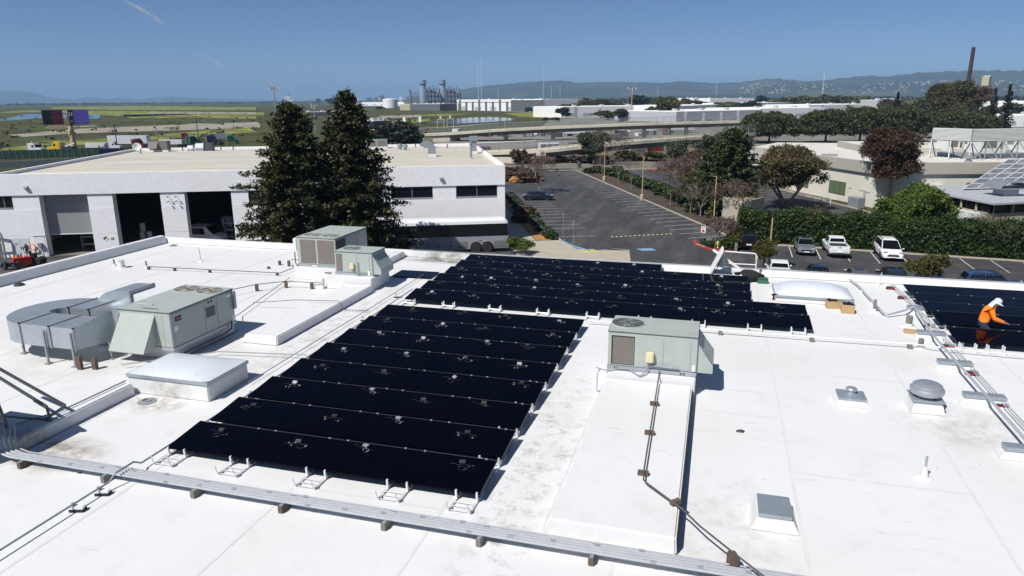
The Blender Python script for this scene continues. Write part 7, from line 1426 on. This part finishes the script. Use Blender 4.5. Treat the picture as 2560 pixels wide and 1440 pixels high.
# trucks
def rig(label, x, y, rz, color, body='tractor', name='truck', s=1.0):
    t = thing(name, label, 'truck', (x, y, .05), rz)
    if color not in M: paintmat(color, TC[color])
    if body in ('tractor', 'tow'):
        MB().loft([[(a, -1.2, .9), (a, -1.2, z), (a, 1.2, z), (a, 1.2, .9)] for a, z in ((-1.2, 3.3), (.6, 3.6), (1.1, 2.9), (1.5, 2.05), (3.2, 1.85), (3.4, 1.2))]).build('cab', color, t, bev=.1); MB().add([(1.14, -1.05, 2.85), (1.14, 1.05, 2.85), (1.54, 1.05, 2.12), (1.54, -1.05, 2.12)], [(0, 1, 2, 3), (3, 2, 1, 0)]).build('windscreen', 'glass_car', t, (.03, 0, .03))
        for q in (-1, 1): MB().add([(.2, q * 1.215, 2.1), (1.0, q * 1.215, 2.1), (.8, q * 1.215, 2.8), (.2, q * 1.215, 2.8)], [(0, 1, 2, 3), (3, 2, 1, 0)]).build('side_window', 'glass_car', t); MB().tube([(-1.35, q * 1.0, .9), (-1.35, q * 1.0, 3.9)], .09, 6).build('exhaust', 'silver', t)
        MB().box(-5.2, -.5, .8, 3.3, .5, 1.0).build('chassis', 'dark', t)
        if body == 'tow': MB().box(-5.2, -1.1, 1.0, -1.5, 1.1, 1.9).build('bed', 'dark', t); MB().bar((-2, 0, 1.9), (-5.6, 0, 3.0), .3).build('boom', 'white_metal', t)
        for a in (2.4, -3.2, -4.5):
            for q in (-1, 1): wheel(t, (a, q * 1.05, .5), .5, .3, 1 if q < 0 else -1)
    else:
        MB().box(-7, -1.25, 1.1, 7, 1.25, 4.0).build('box_body', color, t, bev=.05); MB().box(-6.5, -.5, .8, 6.5, .5, 1.1).build('chassis', 'dark', t)
        for a in (-5.4, -4.2):
            for q in (-1, 1): wheel(t, (a, q * 1.05, .5), .5, .3, 1 if q < 0 else -1)
        MB().bar((4.5, -.8, 0), (4.5, -.8, 1.0), .15).build('landing_leg', 'dark_steel', t); MB().bar((4.5, .8, 0), (4.5, .8, 1.0), .15).build('landing_leg', 'dark_steel', t)
    if s != 1: t.scale = (s, s, s)
    return t
TC = dict(tr_white=srgb(226, 228, 230), tr_yellow=srgb(230, 190, 30), tr_red=srgb(110, 24, 26), tr_green=srgb(20, 90, 62), tr_navy=srgb(30, 40, 70), tr_grey=srgb(120, 124, 126))
rig('white semi tractor behind the green screened fence at left', *(-201.86, 173.37), RAD(8), 'tr_white'); rig('yellow tow truck beside the billboard column', *(-199.99, 180.48), RAD(188), 'tr_yellow', 'tow'); rig('long white box trailer in the truck yard', *(-198.72, 207.76), RAD(14), 'tr_white', 'box', 'box_trailer')
rig('dark red semi tractor before the white trailer', *(-186.03, 197.76), RAD(10), 'tr_red'); rig('small white truck left of the red tractor', *(-191.21, 192.99), RAD(15), 'tr_white', 's' and 'tractor', s=.8); rig('green semi tractor in the truck yard', *(-179.23, 215.52), RAD(75), 'tr_green'); rig('white tank trailer left of the green tractor', *(-186.61, 214.23), RAD(12), 'tr_white', 'box', 'box_trailer', .6)
rig('dark blue truck at the right of truck yard', *(-178.17, 224.79), RAD(20), 'tr_navy'); rig('grey truck at the rear of truck yard', *(-191.82, 248.25), RAD(10), 'tr_grey', 'box', 'box_trailer', .7); rig('white camper truck before the white trailer left end', *(-200.0, 195.24), RAD(12), 'tr_white', 'box', 'camper', .55); rig('green truck at the right end of truck yard', *(-174.06, 230.26), RAD(30), 'tr_green', s=.9); rig('small red truck behind the tank trailer', *(-211.77, 250.85), RAD(20), 'tr_red', s=.8); rig('navy box body by the warehouse left parapet', *(-175.69, 175.12), RAD(20), 'tr_navy', 'box', 'box_trailer', .5)
fs2 = thing('screened_fence', 'chain-link fence with dark green screen beyond the warehouse', 'fence', (0, 0, .05)); mat('screen_green', srgb(46, 74, 60), .9, var=.2, vs=.2)
fa, fb = Vector((-194.49, 151.18)), Vector((-173.25, 169.44))
for k in range(18):
    a, b = fa.lerp(fb, k / 18), fa.lerp(fb, (k + 1) / 18); MB().prism([(a.x, a.y), (b.x, b.y), (b.x + .03, b.y + .06), (a.x + .03, a.y + .06)], .1, 2.5).build('screen_panel', 'screen_green', fs2); MB().tube([(a.x, a.y - .05, 0), (a.x, a.y - .05, 2.65)], .06, 5).build('post', 'galv_dull', fs2)
yw = thing('yard_wall', 'low tan concrete yard wall below the screened fence', 'wall', (0, 0, .05)); wa, wb2 = Vector((-167.95, 130.11)), Vector((-157.35, 151.03)); MB().prism([(wa.x, wa.y), (wb2.x, wb2.y), (wb2.x, wb2.y + .3), (wa.x, wa.y + .3)], 0, 1.6).build('wall', 'ramp_concrete', yw)
# vehicles round the ramps
for i, (u, v, k, c) in enumerate((((-86.23, 315.52, 'suv', 'car_white'), (-76.46, 309.67, 'van', 'car_white'), (-72.56, 313.77, 'sedan', 'car_grey'), (-63.99, 318.58, 'van', 'car_black'), (-62.73, 480.41, 'sedan', 'car_grey'), (-28.92, 507.31, 'suv', 'car_black'), (-31.79, 490.44, 'sedan', 'car_white')))): car('vehicle parked beyond the ramps, %s from left: %s' % (ORD[i], ('white wagon', 'white van', 'grey sedan', 'black van', 'grey sedan by cell tower', 'black wagon', 'white sedan')[i]), k, c, (u, v, .05), .3 + i)
rig('white box truck under the upper ramp', *(-57.04, 305.56), RAD(25), 'tr_white', 'box', 'box_trailer', .9); rig('long white bus-like trailer behind the lower ramp', *(-17.34, 339.98), RAD(25), 'tr_white', 'box', 'box_trailer', .95); rig('white flatbed truck right of the round grey-green tree', *(-40.91, 325.42), RAD(15), 'tr_white', 'tow', s=.8)
for i, (u, v) in enumerate(((-145.58, 369.76), (-144.15, 380.67))):
    t = thing('gantry_frame', 'yellow steel gantry frame by the pond, %s' % ('left', 'right')[i], 'gantry', (u, v, .05), .2)
    for x in (-1.8, 1.8): MB().bar((x, 0, 0), (x, 0, 5), .25).build('leg', 'yellow_paint', t)
    MB().bar((-1.8, 0, 5), (1.8, 0, 5), .3).build('beam', 'yellow_paint', t); MB().cbox((0, 0, 6.0), (.8, .4, 1.3)).build('sign', 'white_paint', t)
for i, (u, v, h) in enumerate(((-149.44, 331.16, 7.0), (-145.13, 340.56, 7.0))):
    t = thing('fuel_sign', 'white pole sign by the dark roadside bushes, %s' % ('left', 'right')[i], 'sign', (u, v, .05)); MB().tube([(0, 0, 0), (0, 0, h)], .12, 6).build('pole', 'galv_dull', t); MB().box(-.7, -.15, h - 2.6, .7, .15, h).build('board', 'white_paint', t)
# clutter of the contractor yards between the ramps
rr = random.Random(21)
for i in range(34):
    u = rr.random(); cm = rr.choice(('white_metal', 'dark', 'galv_dull', 'wood_block', 'copper_brown', 'tr_navy', 'tr_red', 'dark_steel', 'hat')); q = Vector((-118, 290)).lerp(Vector((-12, 318)), u) if i % 2 else Vector((-66, 196)).lerp(Vector((-4, 236)), u); w, d, h = rr.uniform(2, 6), rr.uniform(2, 3), rr.uniform(1.2, 3.2); t = thing('storage_crate', '%s yard container %s' % (dict(white_metal='white', dark='black', galv_dull='grey metal', wood_block='brown timber', copper_brown='tan', tr_navy='navy blue', tr_red='dark red', dark_steel='dark grey', hat='pale blue')[cm], 'among the clutter beyond the upper ramp' if i % 2 else 'in the yard between the two ramps'), 'container', (q.x + rr.uniform(-4, 4), q.y + rr.uniform(-7, 7), .05), rr.uniform(0, 3), 'contractor yard containers')
    MB().box(-w / 2, -d / 2, 0, w / 2, d / 2, h).build('container', cm, t, bev=.05)
    for k in range(3): MB().box(-w / 2 + k * w / 3 + .1, -d / 2 - .05, .1, -w / 2 + (k + 1) * w / 3 - .1, -d / 2 - .005, h * .9).build('door_panel', rr.choice(('galv_dull', 'dark_steel', 'wood_block')), t)
# far buildings
mat('far_white', srgb(232, 232, 230), .8, var=.03, vs=.05); mat('far_grey', srgb(176, 178, 182), .8); mat('far_tan', srgb(178, 172, 140), .8); mat('far_dark', srgb(92, 98, 100), .8); mat('far_roof', srgb(238, 236, 230), .9, var=.06, vs=.05)
def fbuild(label, p, q, h, depth, m='far_white', roof='far_roof', bays=0, bandm=None, name='industrial_building', top=None, win=None):
    a, b = Vector((*p, 0)), Vector((*q, 0)); d = (b - a).normalized(); L = (b - a).length; t = thing(name, label, 'building', (a.x, a.y, .05), math.atan2(d.y, d.x))
    MB().box(0, 0, 0, L, depth, h).build('wall', m, t); MB().box(.3, .3, h + .01, L - .3, depth - .3, h + .25).build('roof', roof, t)
    for k in range(bays):
        x = L * (k + .5) / bays; MB().box(x - L * .012 - .2, -.12, 0, x + L * .012 + .2, -.01, h * (1 if k % 3 == 0 else .82)).build('pilaster', bandm or 'far_grey', t)
    if win:
        for k in range(win): x = L * (k + .5) / win; MB().box(x - L / win * .3, -.1, h * .15, x + L / win * .3, -.01, h * .42).build('loading_door', 'far_grey', t)
    for k in range(3): MB().box(L * (.2 + .3 * k), depth * .3, h + .26, L * (.2 + .3 * k) + 3, depth * .3 + 3, h + 1.6).build('roof_unit', 'far_grey', t)
    return t
w1 = fbuild('big white distribution warehouse with dark vertical stripes on the horizon', (-357.12, 971.97), (-209.5, 868.54), 14.4, 90, bays=12, bandm='far_dark')
for k in range(5): MB().box(w1_x := 8 + k * 34, -.1, 0, w1_x + 14, -.01, 5.2).build('grey_panel', 'far_grey', w1)
MB().box(0, -.16, 10.6, 165, -.02, 11.2).build('dark_band', 'far_dark', w1); MB().box(3, -.3, 0, 9, -.02, 9.5).build('entrance_glass', 'glass_green', w1)
fbuild('dark side wing of the striped distribution warehouse', (-208.48, 868.45), (-210.99, 984.3), 13.8, 40, 'far_dark', bays=3)
fbuild('long tan shed left of the striped warehouse', (-450.21, 984.18), (-385.71, 975.72), 8.6, 60, 'far_tan'); fbuild('dark grey shed beside the striped warehouse', (-371.3, 942.2), (-358.38, 972.13), 9.0, 60, 'far_dark'); fbuild('white low sheds beyond the right redwood', (-870.9, 1677.47), (-735.45, 1631.77), 9, 60, win=5)
fbuild('long white warehouse behind the pale cell tower', (-123.31, 584.9), (-54.4, 650.41), 8.6, 50, bays=4, win=6); fbuild('long pale grey warehouse at the end of upper ramp', (-27.48, 482.77), (28.3, 546.52), 6.6, 60, 'far_grey', bays=5, win=7, bandm='far_white'); fbuild('white warehouse behind the pale grey warehouse', (-35.71, 623.29), (-0.79, 745.11), 8.5, 60); fbuild('white shed with arched roof on the right skyline', (-42.65, 1230.27), (-20.14, 1275.15), 14, 60); fbuild('long white industrial block on the skyline', (-17.43, 1223.63), (65.8, 1303.62), 13.5, 90, win=9)
fbuild('white low warehouse above the stone pines', (28.4, 577.07), (78.55, 623.8), 7.0, 60, win=6); fbuild('white warehouse with grey wall panels above the stone pines', (77.27, 724.08), (157.72, 811.81), 7.8, 60, bays=3, bandm='far_grey'); fbuild('pale warehouse left of the tall eucalyptus', (31.87, 822.68), (95.42, 940.14), 9, 60); fbuild('white warehouse behind the cypress pair', (269.37, 915.06), (340.95, 904.75), 9, 60, win=5); fbuild('white building at the right edge under the cypresses', (127.41, 419.67), (164.82, 433.87), 5.4, 40, win=4); fbuild('tan tower block right of the eucalyptus', (419.02, 1417.38), (428.52, 1413.26), 46, 30, 'far_tan'); fbuild('striped banner wall beyond the stone pines', (133.9, 721.69), (156.6, 737.2), 12, 20, 'far_grey', bays=5, bandm='far_dark')
fbuild('grey solar-roofed shed behind the stone pines', (91.19, 396.1), (107.05, 417.6), 5.8, 20, 'far_dark', 'far_grey'); fbuild('low dark shed beyond the tall cell tower', (-407.97, 653.05), (-377.83, 686.63), 3.5, 15, 'far_dark'); fbuild('blue-roofed low shed behind the redwoods', (-183.31, 365.56), (-177.89, 377.07), 4, 12, 'tr_navy')
rr = random.Random(9)
for i in range(26):
    u = rr.uniform(0, 1); a = -0.58 + u * (-0.42 - -0.58); r = rr.uniform(5200, 6200); h = rr.uniform(12, 46)
    tag(MB().box(-rr.uniform(8, 26), -9, 0, rr.uniform(8, 26), 9, h).box(-4, -4, h + .01, 4, 4, h + 3).build('city_building', rr.choice(('far_grey', 'far_dark', 'far_white')), None, (r * math.sin(a), r * math.cos(a), 0), -a), 'hazy grey block of the far city skyline beyond the marsh', 'building', 'far city skyline')
# power plant: two units of stack, boiler casing and steelwork
mat('plant_blue', srgb(128, 142, 166), .6, var=.08, vs=.05); mat('plant_dark', srgb(98, 106, 124), .7, var=.1, vs=.05)
for i, u in enumerate(((-483.75, 1152.6), (-453.28, 1164.92))):
    t = thing('power_plant_unit', 'grey-blue power plant stack with boiler steelwork, %s of the two' % ('left', 'right')[i], 'power plant', (u[0], u[1], .05), RAD(12)); t.scale = (1.3, 1.3, 1.0); 
    MB().lathe([(5.0, 0), (5.0, 30), (4.0, 33), (4.0, 40), (5.2, 40.2), (5.2, 41.4), (4.0, 41.5), (4.0, 46.5), (3.4, 46.5), (3.4, 45)], 20).build('stack', 'plant_blue', t, smooth=True)
    for k in range(3): MB().box(5.5 + k * 6, -5, 0, 11.2 + k * 6, 9, 31 - k * 3).build('boiler_casing', 'plant_dark', t); MB().lathe([(1.6, 0), (1.6, 5), (.5, 6)], 10, (8 + k * 6, 0, 31.2 - k * 3)).build('steam_drum', 'plant_blue', t)
    for k in range(5):
        MB().bar((5.5 + k * 4.5, -7, 0), (5.5 + k * 4.5, -7, 33), .7).build('column', 'plant_dark', t)
        MB().bar((-12 + k * 1.6, -3, 0), (-12 + k * 1.6, -3, 27), .5).build('column', 'plant_dark', t)
    for z in (8, 16, 24, 31): MB().bar((5.5, -7, z), (24, -7, z), .6).build('beam', 'plant_dark', t); MB().bar((-12, -3, min(z, 27)), (-5, -3, min(z, 27)), .5).build('beam', 'plant_dark', t)
    for k in range(6): MB().tube([(6 + k * 3, 2, 30), (6 + k * 3, 2, 34 + (k * 37 % 5))], .4, 5).build('vent_stack', 'plant_dark', t)
for i, (p, h, r, lab) in enumerate((((-563.77, 1281.47), 34, 2.5, 'slim dark stack left of the power plant'), ((-451.77, 1218.98), 19, 6, 'white tank right of the power plant'), ((-598.23, 1265.75), 17, 14, 'broad white storage tank left of the power plant'), ((-511.38, 1410.14), 22, 5, 'second white tank right of the power plant'))):
    t = thing('industrial_tank', lab, 'tank', (p[0], p[1], .05)); MB().lathe([(r, 0), (r, h * .93), (r * .7, h * .98), (.2, h)], 20).build('shell', 'far_white' if i else 'plant_dark', t, smooth=True)
# masts and the dark smokestack
t = thing('smokestack', 'tall slim dark smokestack above the eucalyptus at right', 'smokestack', (116.64, 413.88, 0)); mat('stack_brown', srgb(64, 46, 52), .7); MB().lathe([(1.05, 0), (1.0, 18), (.85, 38.3), (.7, 38.3), (.7, 37)], 14).build('shaft', 'stack_brown', t, smooth=True)
for i, (x, y, h) in enumerate(((361.33, 2978.16, 97.62), (-246.89, 2989.82, 64.51), (-952.28, 2844.85, 166.02), (-939.94, 2848.95, 172.08), (-698.94, 2917.45, 141.27), (-667.3, 2924.84, 63.61), (-632.45, 2932.58, 64.9), (-876.38, 2869.14, 54.2), (-22.18, 2999.92, 80.14))):
    t = thing('radio_mast', 'thin pale lattice mast on the far plain, %s' % ('tallest at right, before the hills', 'between cell tower and hills', 'first of close left pair', 'second of close left pair', 'lone mast right of left pair', 'small mast over striped warehouse end', 'small mast right of striped warehouse', 'small mast above striped warehouse', 'mast over arched shed')[i], 'radio mast', (x, y, 0), 0, 'radio masts')
    w = 3.2 if i == 0 else 1.1
    for a in range(3): MB().tube([(w * math.cos(a * 2.09), w * math.sin(a * 2.09), 0), (.5 * math.cos(a * 2.09), .5 * math.sin(a * 2.09), h)], .35 if i == 0 else .22, 4).build('leg', 'far_white', t)
    for k in range(7): z = h * (k + 1) / 8; q = w + (.5 - w) * (k + 1) / 8; MB().bar((-q, 0, z), (q, 0, z), .25).build('brace', 'far_white', t)
# far trees: five kinds of crown, copied
FT = {}
for k, m in enumerate(('leaf_spring', 'leaf_olive', 'leaf_dark', 'leaf_hedge', 'leaf_bronze')):
    for s in range(2):
        lb = auto_lobes(1.0, .12, 1.0, 9, 70 + k * 3 + s); FT[(m, s)] = leaf_mesh('crown', lobes_points(lb, 130, .055, k * 2 + s, .5, 6), .07, m)
ftk = MB().tube([(0, 0, 0), (0, 0, .5)], [.035, .02], 6).mesh('trunk', 'bark'); cnt = {}
def fartree(x, y, h, w, m, i):
    nm = dict(leaf_spring='pale spring-green', leaf_olive='olive-brown', leaf_dark='dark evergreen', leaf_hedge='mid-green', leaf_bronze='reddish-brown')[m]; cnt[m] = cnt.get(m, 0) + 1
    t = thing('far_tree', '%s tree among the distant warehouses, %s of its kind from left' % (nm, ORD[min(cnt[m] - 1, 58)]), 'tree', (x, y, 0), i * 1.3, 'distant trees among the warehouses'); t.scale = (w, w, h)
    for nme, me in (('crown', FT[(m, i % 2)]), ('trunk', ftk)):
        o = bpy.data.objects.new(nme, me); COL.objects.link(o); o.parent = t
for i, (x, y, h, w, m) in enumerate(((-1899.19, 3201.94, 22.69, 23.0, 'leaf_dark'), (-1120.27, 1967.26, 20.8, 36.4, 'leaf_dark'), (-484.37, 988.66, 5.72, 15.0, 'leaf_dark'), (-146.81, 331.49, 3.46, 9.0, 'leaf_dark'), (-346.48, 970.57, 2.72, 5.1, 'leaf_hedge'), (-267.95, 960.27, 7.37, 15.4, 'leaf_hedge'), (-208.47, 797.25, 6.1, 10.2, 'leaf_hedge'), (-114.21, 485.22, 3.45, 7.4, 'leaf_bronze'), (-108.64, 494.07, 2.96, 7.5, 'leaf_hedge'), (-121.82, 573.22, 8.68, 14.5, 'leaf_dark'), (-123.58, 622.9, 11.38, 21.6, 'leaf_olive'), (-122.97, 681.41, 15.63, 25.7, 'leaf_olive'), (-119.74, 751.08, 15.14, 25.9, 'leaf_olive'), (-78.89, 532.34, 6.8, 20.0, 'leaf_olive'), (-110.89, 790.68, 13.35, 24.7, 'leaf_spring'), (-66.33, 514.13, 8.16, 16.0, 'leaf_hedge'), (-87.59, 833.0, 18.68, 32.1, 'leaf_dark'), (-48.77, 533.66, 8.38, 18.2, 'leaf_hedge'), (-66.03, 787.65, 17.17, 24.4, 'leaf_spring'), (-43.29, 553.82, 10.38, 17.2, 'leaf_hedge'), (-33.47, 515.84, 16.56, 19.2, 'leaf_olive'), (-39.18, 876.66, 14.4, 29.8, 'leaf_olive'), (-27.21, 928.68, 11.4, 23.0, 'leaf_dark'), (2.97, 744.92, 12.09, 27.6, 'leaf_spring'), (14.17, 744.35, 10.53, 20.7, 'leaf_olive'), (26.95, 709.51, 12.12, 19.7, 'leaf_dark'), (56.55, 1116.79, 17.82, 27.6, 'leaf_dark'), (68.88, 916.08, 16.35, 34.1, 'leaf_spring'), (84.1, 914.08, 17.13, 34.0, 'leaf_spring'), (70.26, 741.53, 7.34, 18.4, 'leaf_spring'), (101.24, 911.83, 16.1, 34.0, 'leaf_spring'), (122.95, 965.09, 17.89, 30.1, 'leaf_olive'), (133.97, 963.35, 16.87, 33.1, 'leaf_olive'), (153.51, 960.27, 16.71, 36.1, 'leaf_spring'), (159.11, 904.24, 15.67, 34.0, 'leaf_spring'), (138.92, 705.63, 14.2, 17.8, 'leaf_bronze'), (146.77, 705.36, 13.48, 19.6, 'leaf_bronze'), (141.18, 624.08, 15.42, 23.7, 'leaf_spring'), (144.02, 601.2, 12.54, 15.3, 'leaf_bronze'), (162.35, 648.78, 15.9, 20.7, 'leaf_spring'), (181.82, 624.26, 12.22, 20.1, 'leaf_olive'), (93.38, 312.28, 3.98, 14.1, 'leaf_hedge'), (165.36, 543.06, 9.6, 14.0, 'leaf_spring'), (172.3, 543.36, 7.56, 21.1, 'leaf_olive'), (210.63, 624.39, 10.34, 24.4, 'leaf_spring'))): fartree(x, y, h, w, m, i)
# continuous tree belt at the foot of the hills
pts = []; g = np.random.default_rng(3)
a0, a1 = -0.36, 0.38
for i in range(900):
    a = g.uniform(a0, a1); r = g.uniform(1900, 3200); h = g.uniform(7, 15); pts.append(np.array([r * math.sin(a), r * math.cos(a), h * .5]) + g.normal(size=(26, 3)) * np.array([6, 6, h * .24]))
o = crown_obj('far_tree_belt', np.concatenate(pts), 4.0, 'leaf_dark', None); o['kind'] = 'stuff'
pts = []
for i in range(260):
    a = g.uniform(-0.88, a0); r = g.uniform(3800, 5200); h = g.uniform(5, 10); pts.append(np.array([r * math.sin(a), r * math.cos(a), h * .5]) + g.normal(size=(16, 3)) * np.array([12, 12, h * .2]))
o = crown_obj('far_tree_belt', np.concatenate(pts), 5.0, 'leaf_dark', None); o['kind'] = 'stuff'
# marsh scrub dots
pts = []
for i in range(420):
    r = 250 * (12 ** g.random()); a = g.uniform(-0.9, -0.37); s = g.uniform(.5, 1.6); pts.append(np.array([r * math.sin(a), r * math.cos(a), s * .5]) + g.normal(size=(12, 3)) * np.array([s, s, s * .35]))
o = crown_obj('marsh_scrub', np.concatenate(pts), .8, 'leaf_olive', None); o['kind'] = 'stuff'
# haze over the plain
hv = MB().box(-26000, -300, -1.5, 26000, 24000, 350).build('haze', 'white_paint'); hv.data.materials.clear(); hv['kind'] = 'stuff'
hmz = bpy.data.materials.new('haze_air'); hmz.use_nodes = True; nt = hmz.node_tree; nt.nodes.clear(); ou = nt.nodes.new('ShaderNodeOutputMaterial'); pv = nt.nodes.new('ShaderNodeVolumePrincipled')
pv.inputs['Color'].default_value = (.42, .68, 1.0, 1); pv.inputs['Density'].default_value = 1.0e-4; pv.inputs['Anisotropy'].default_value = 0.0; nt.links.new(pv.outputs[0], ou.inputs['Volume']); hv.data.materials.append(hmz)
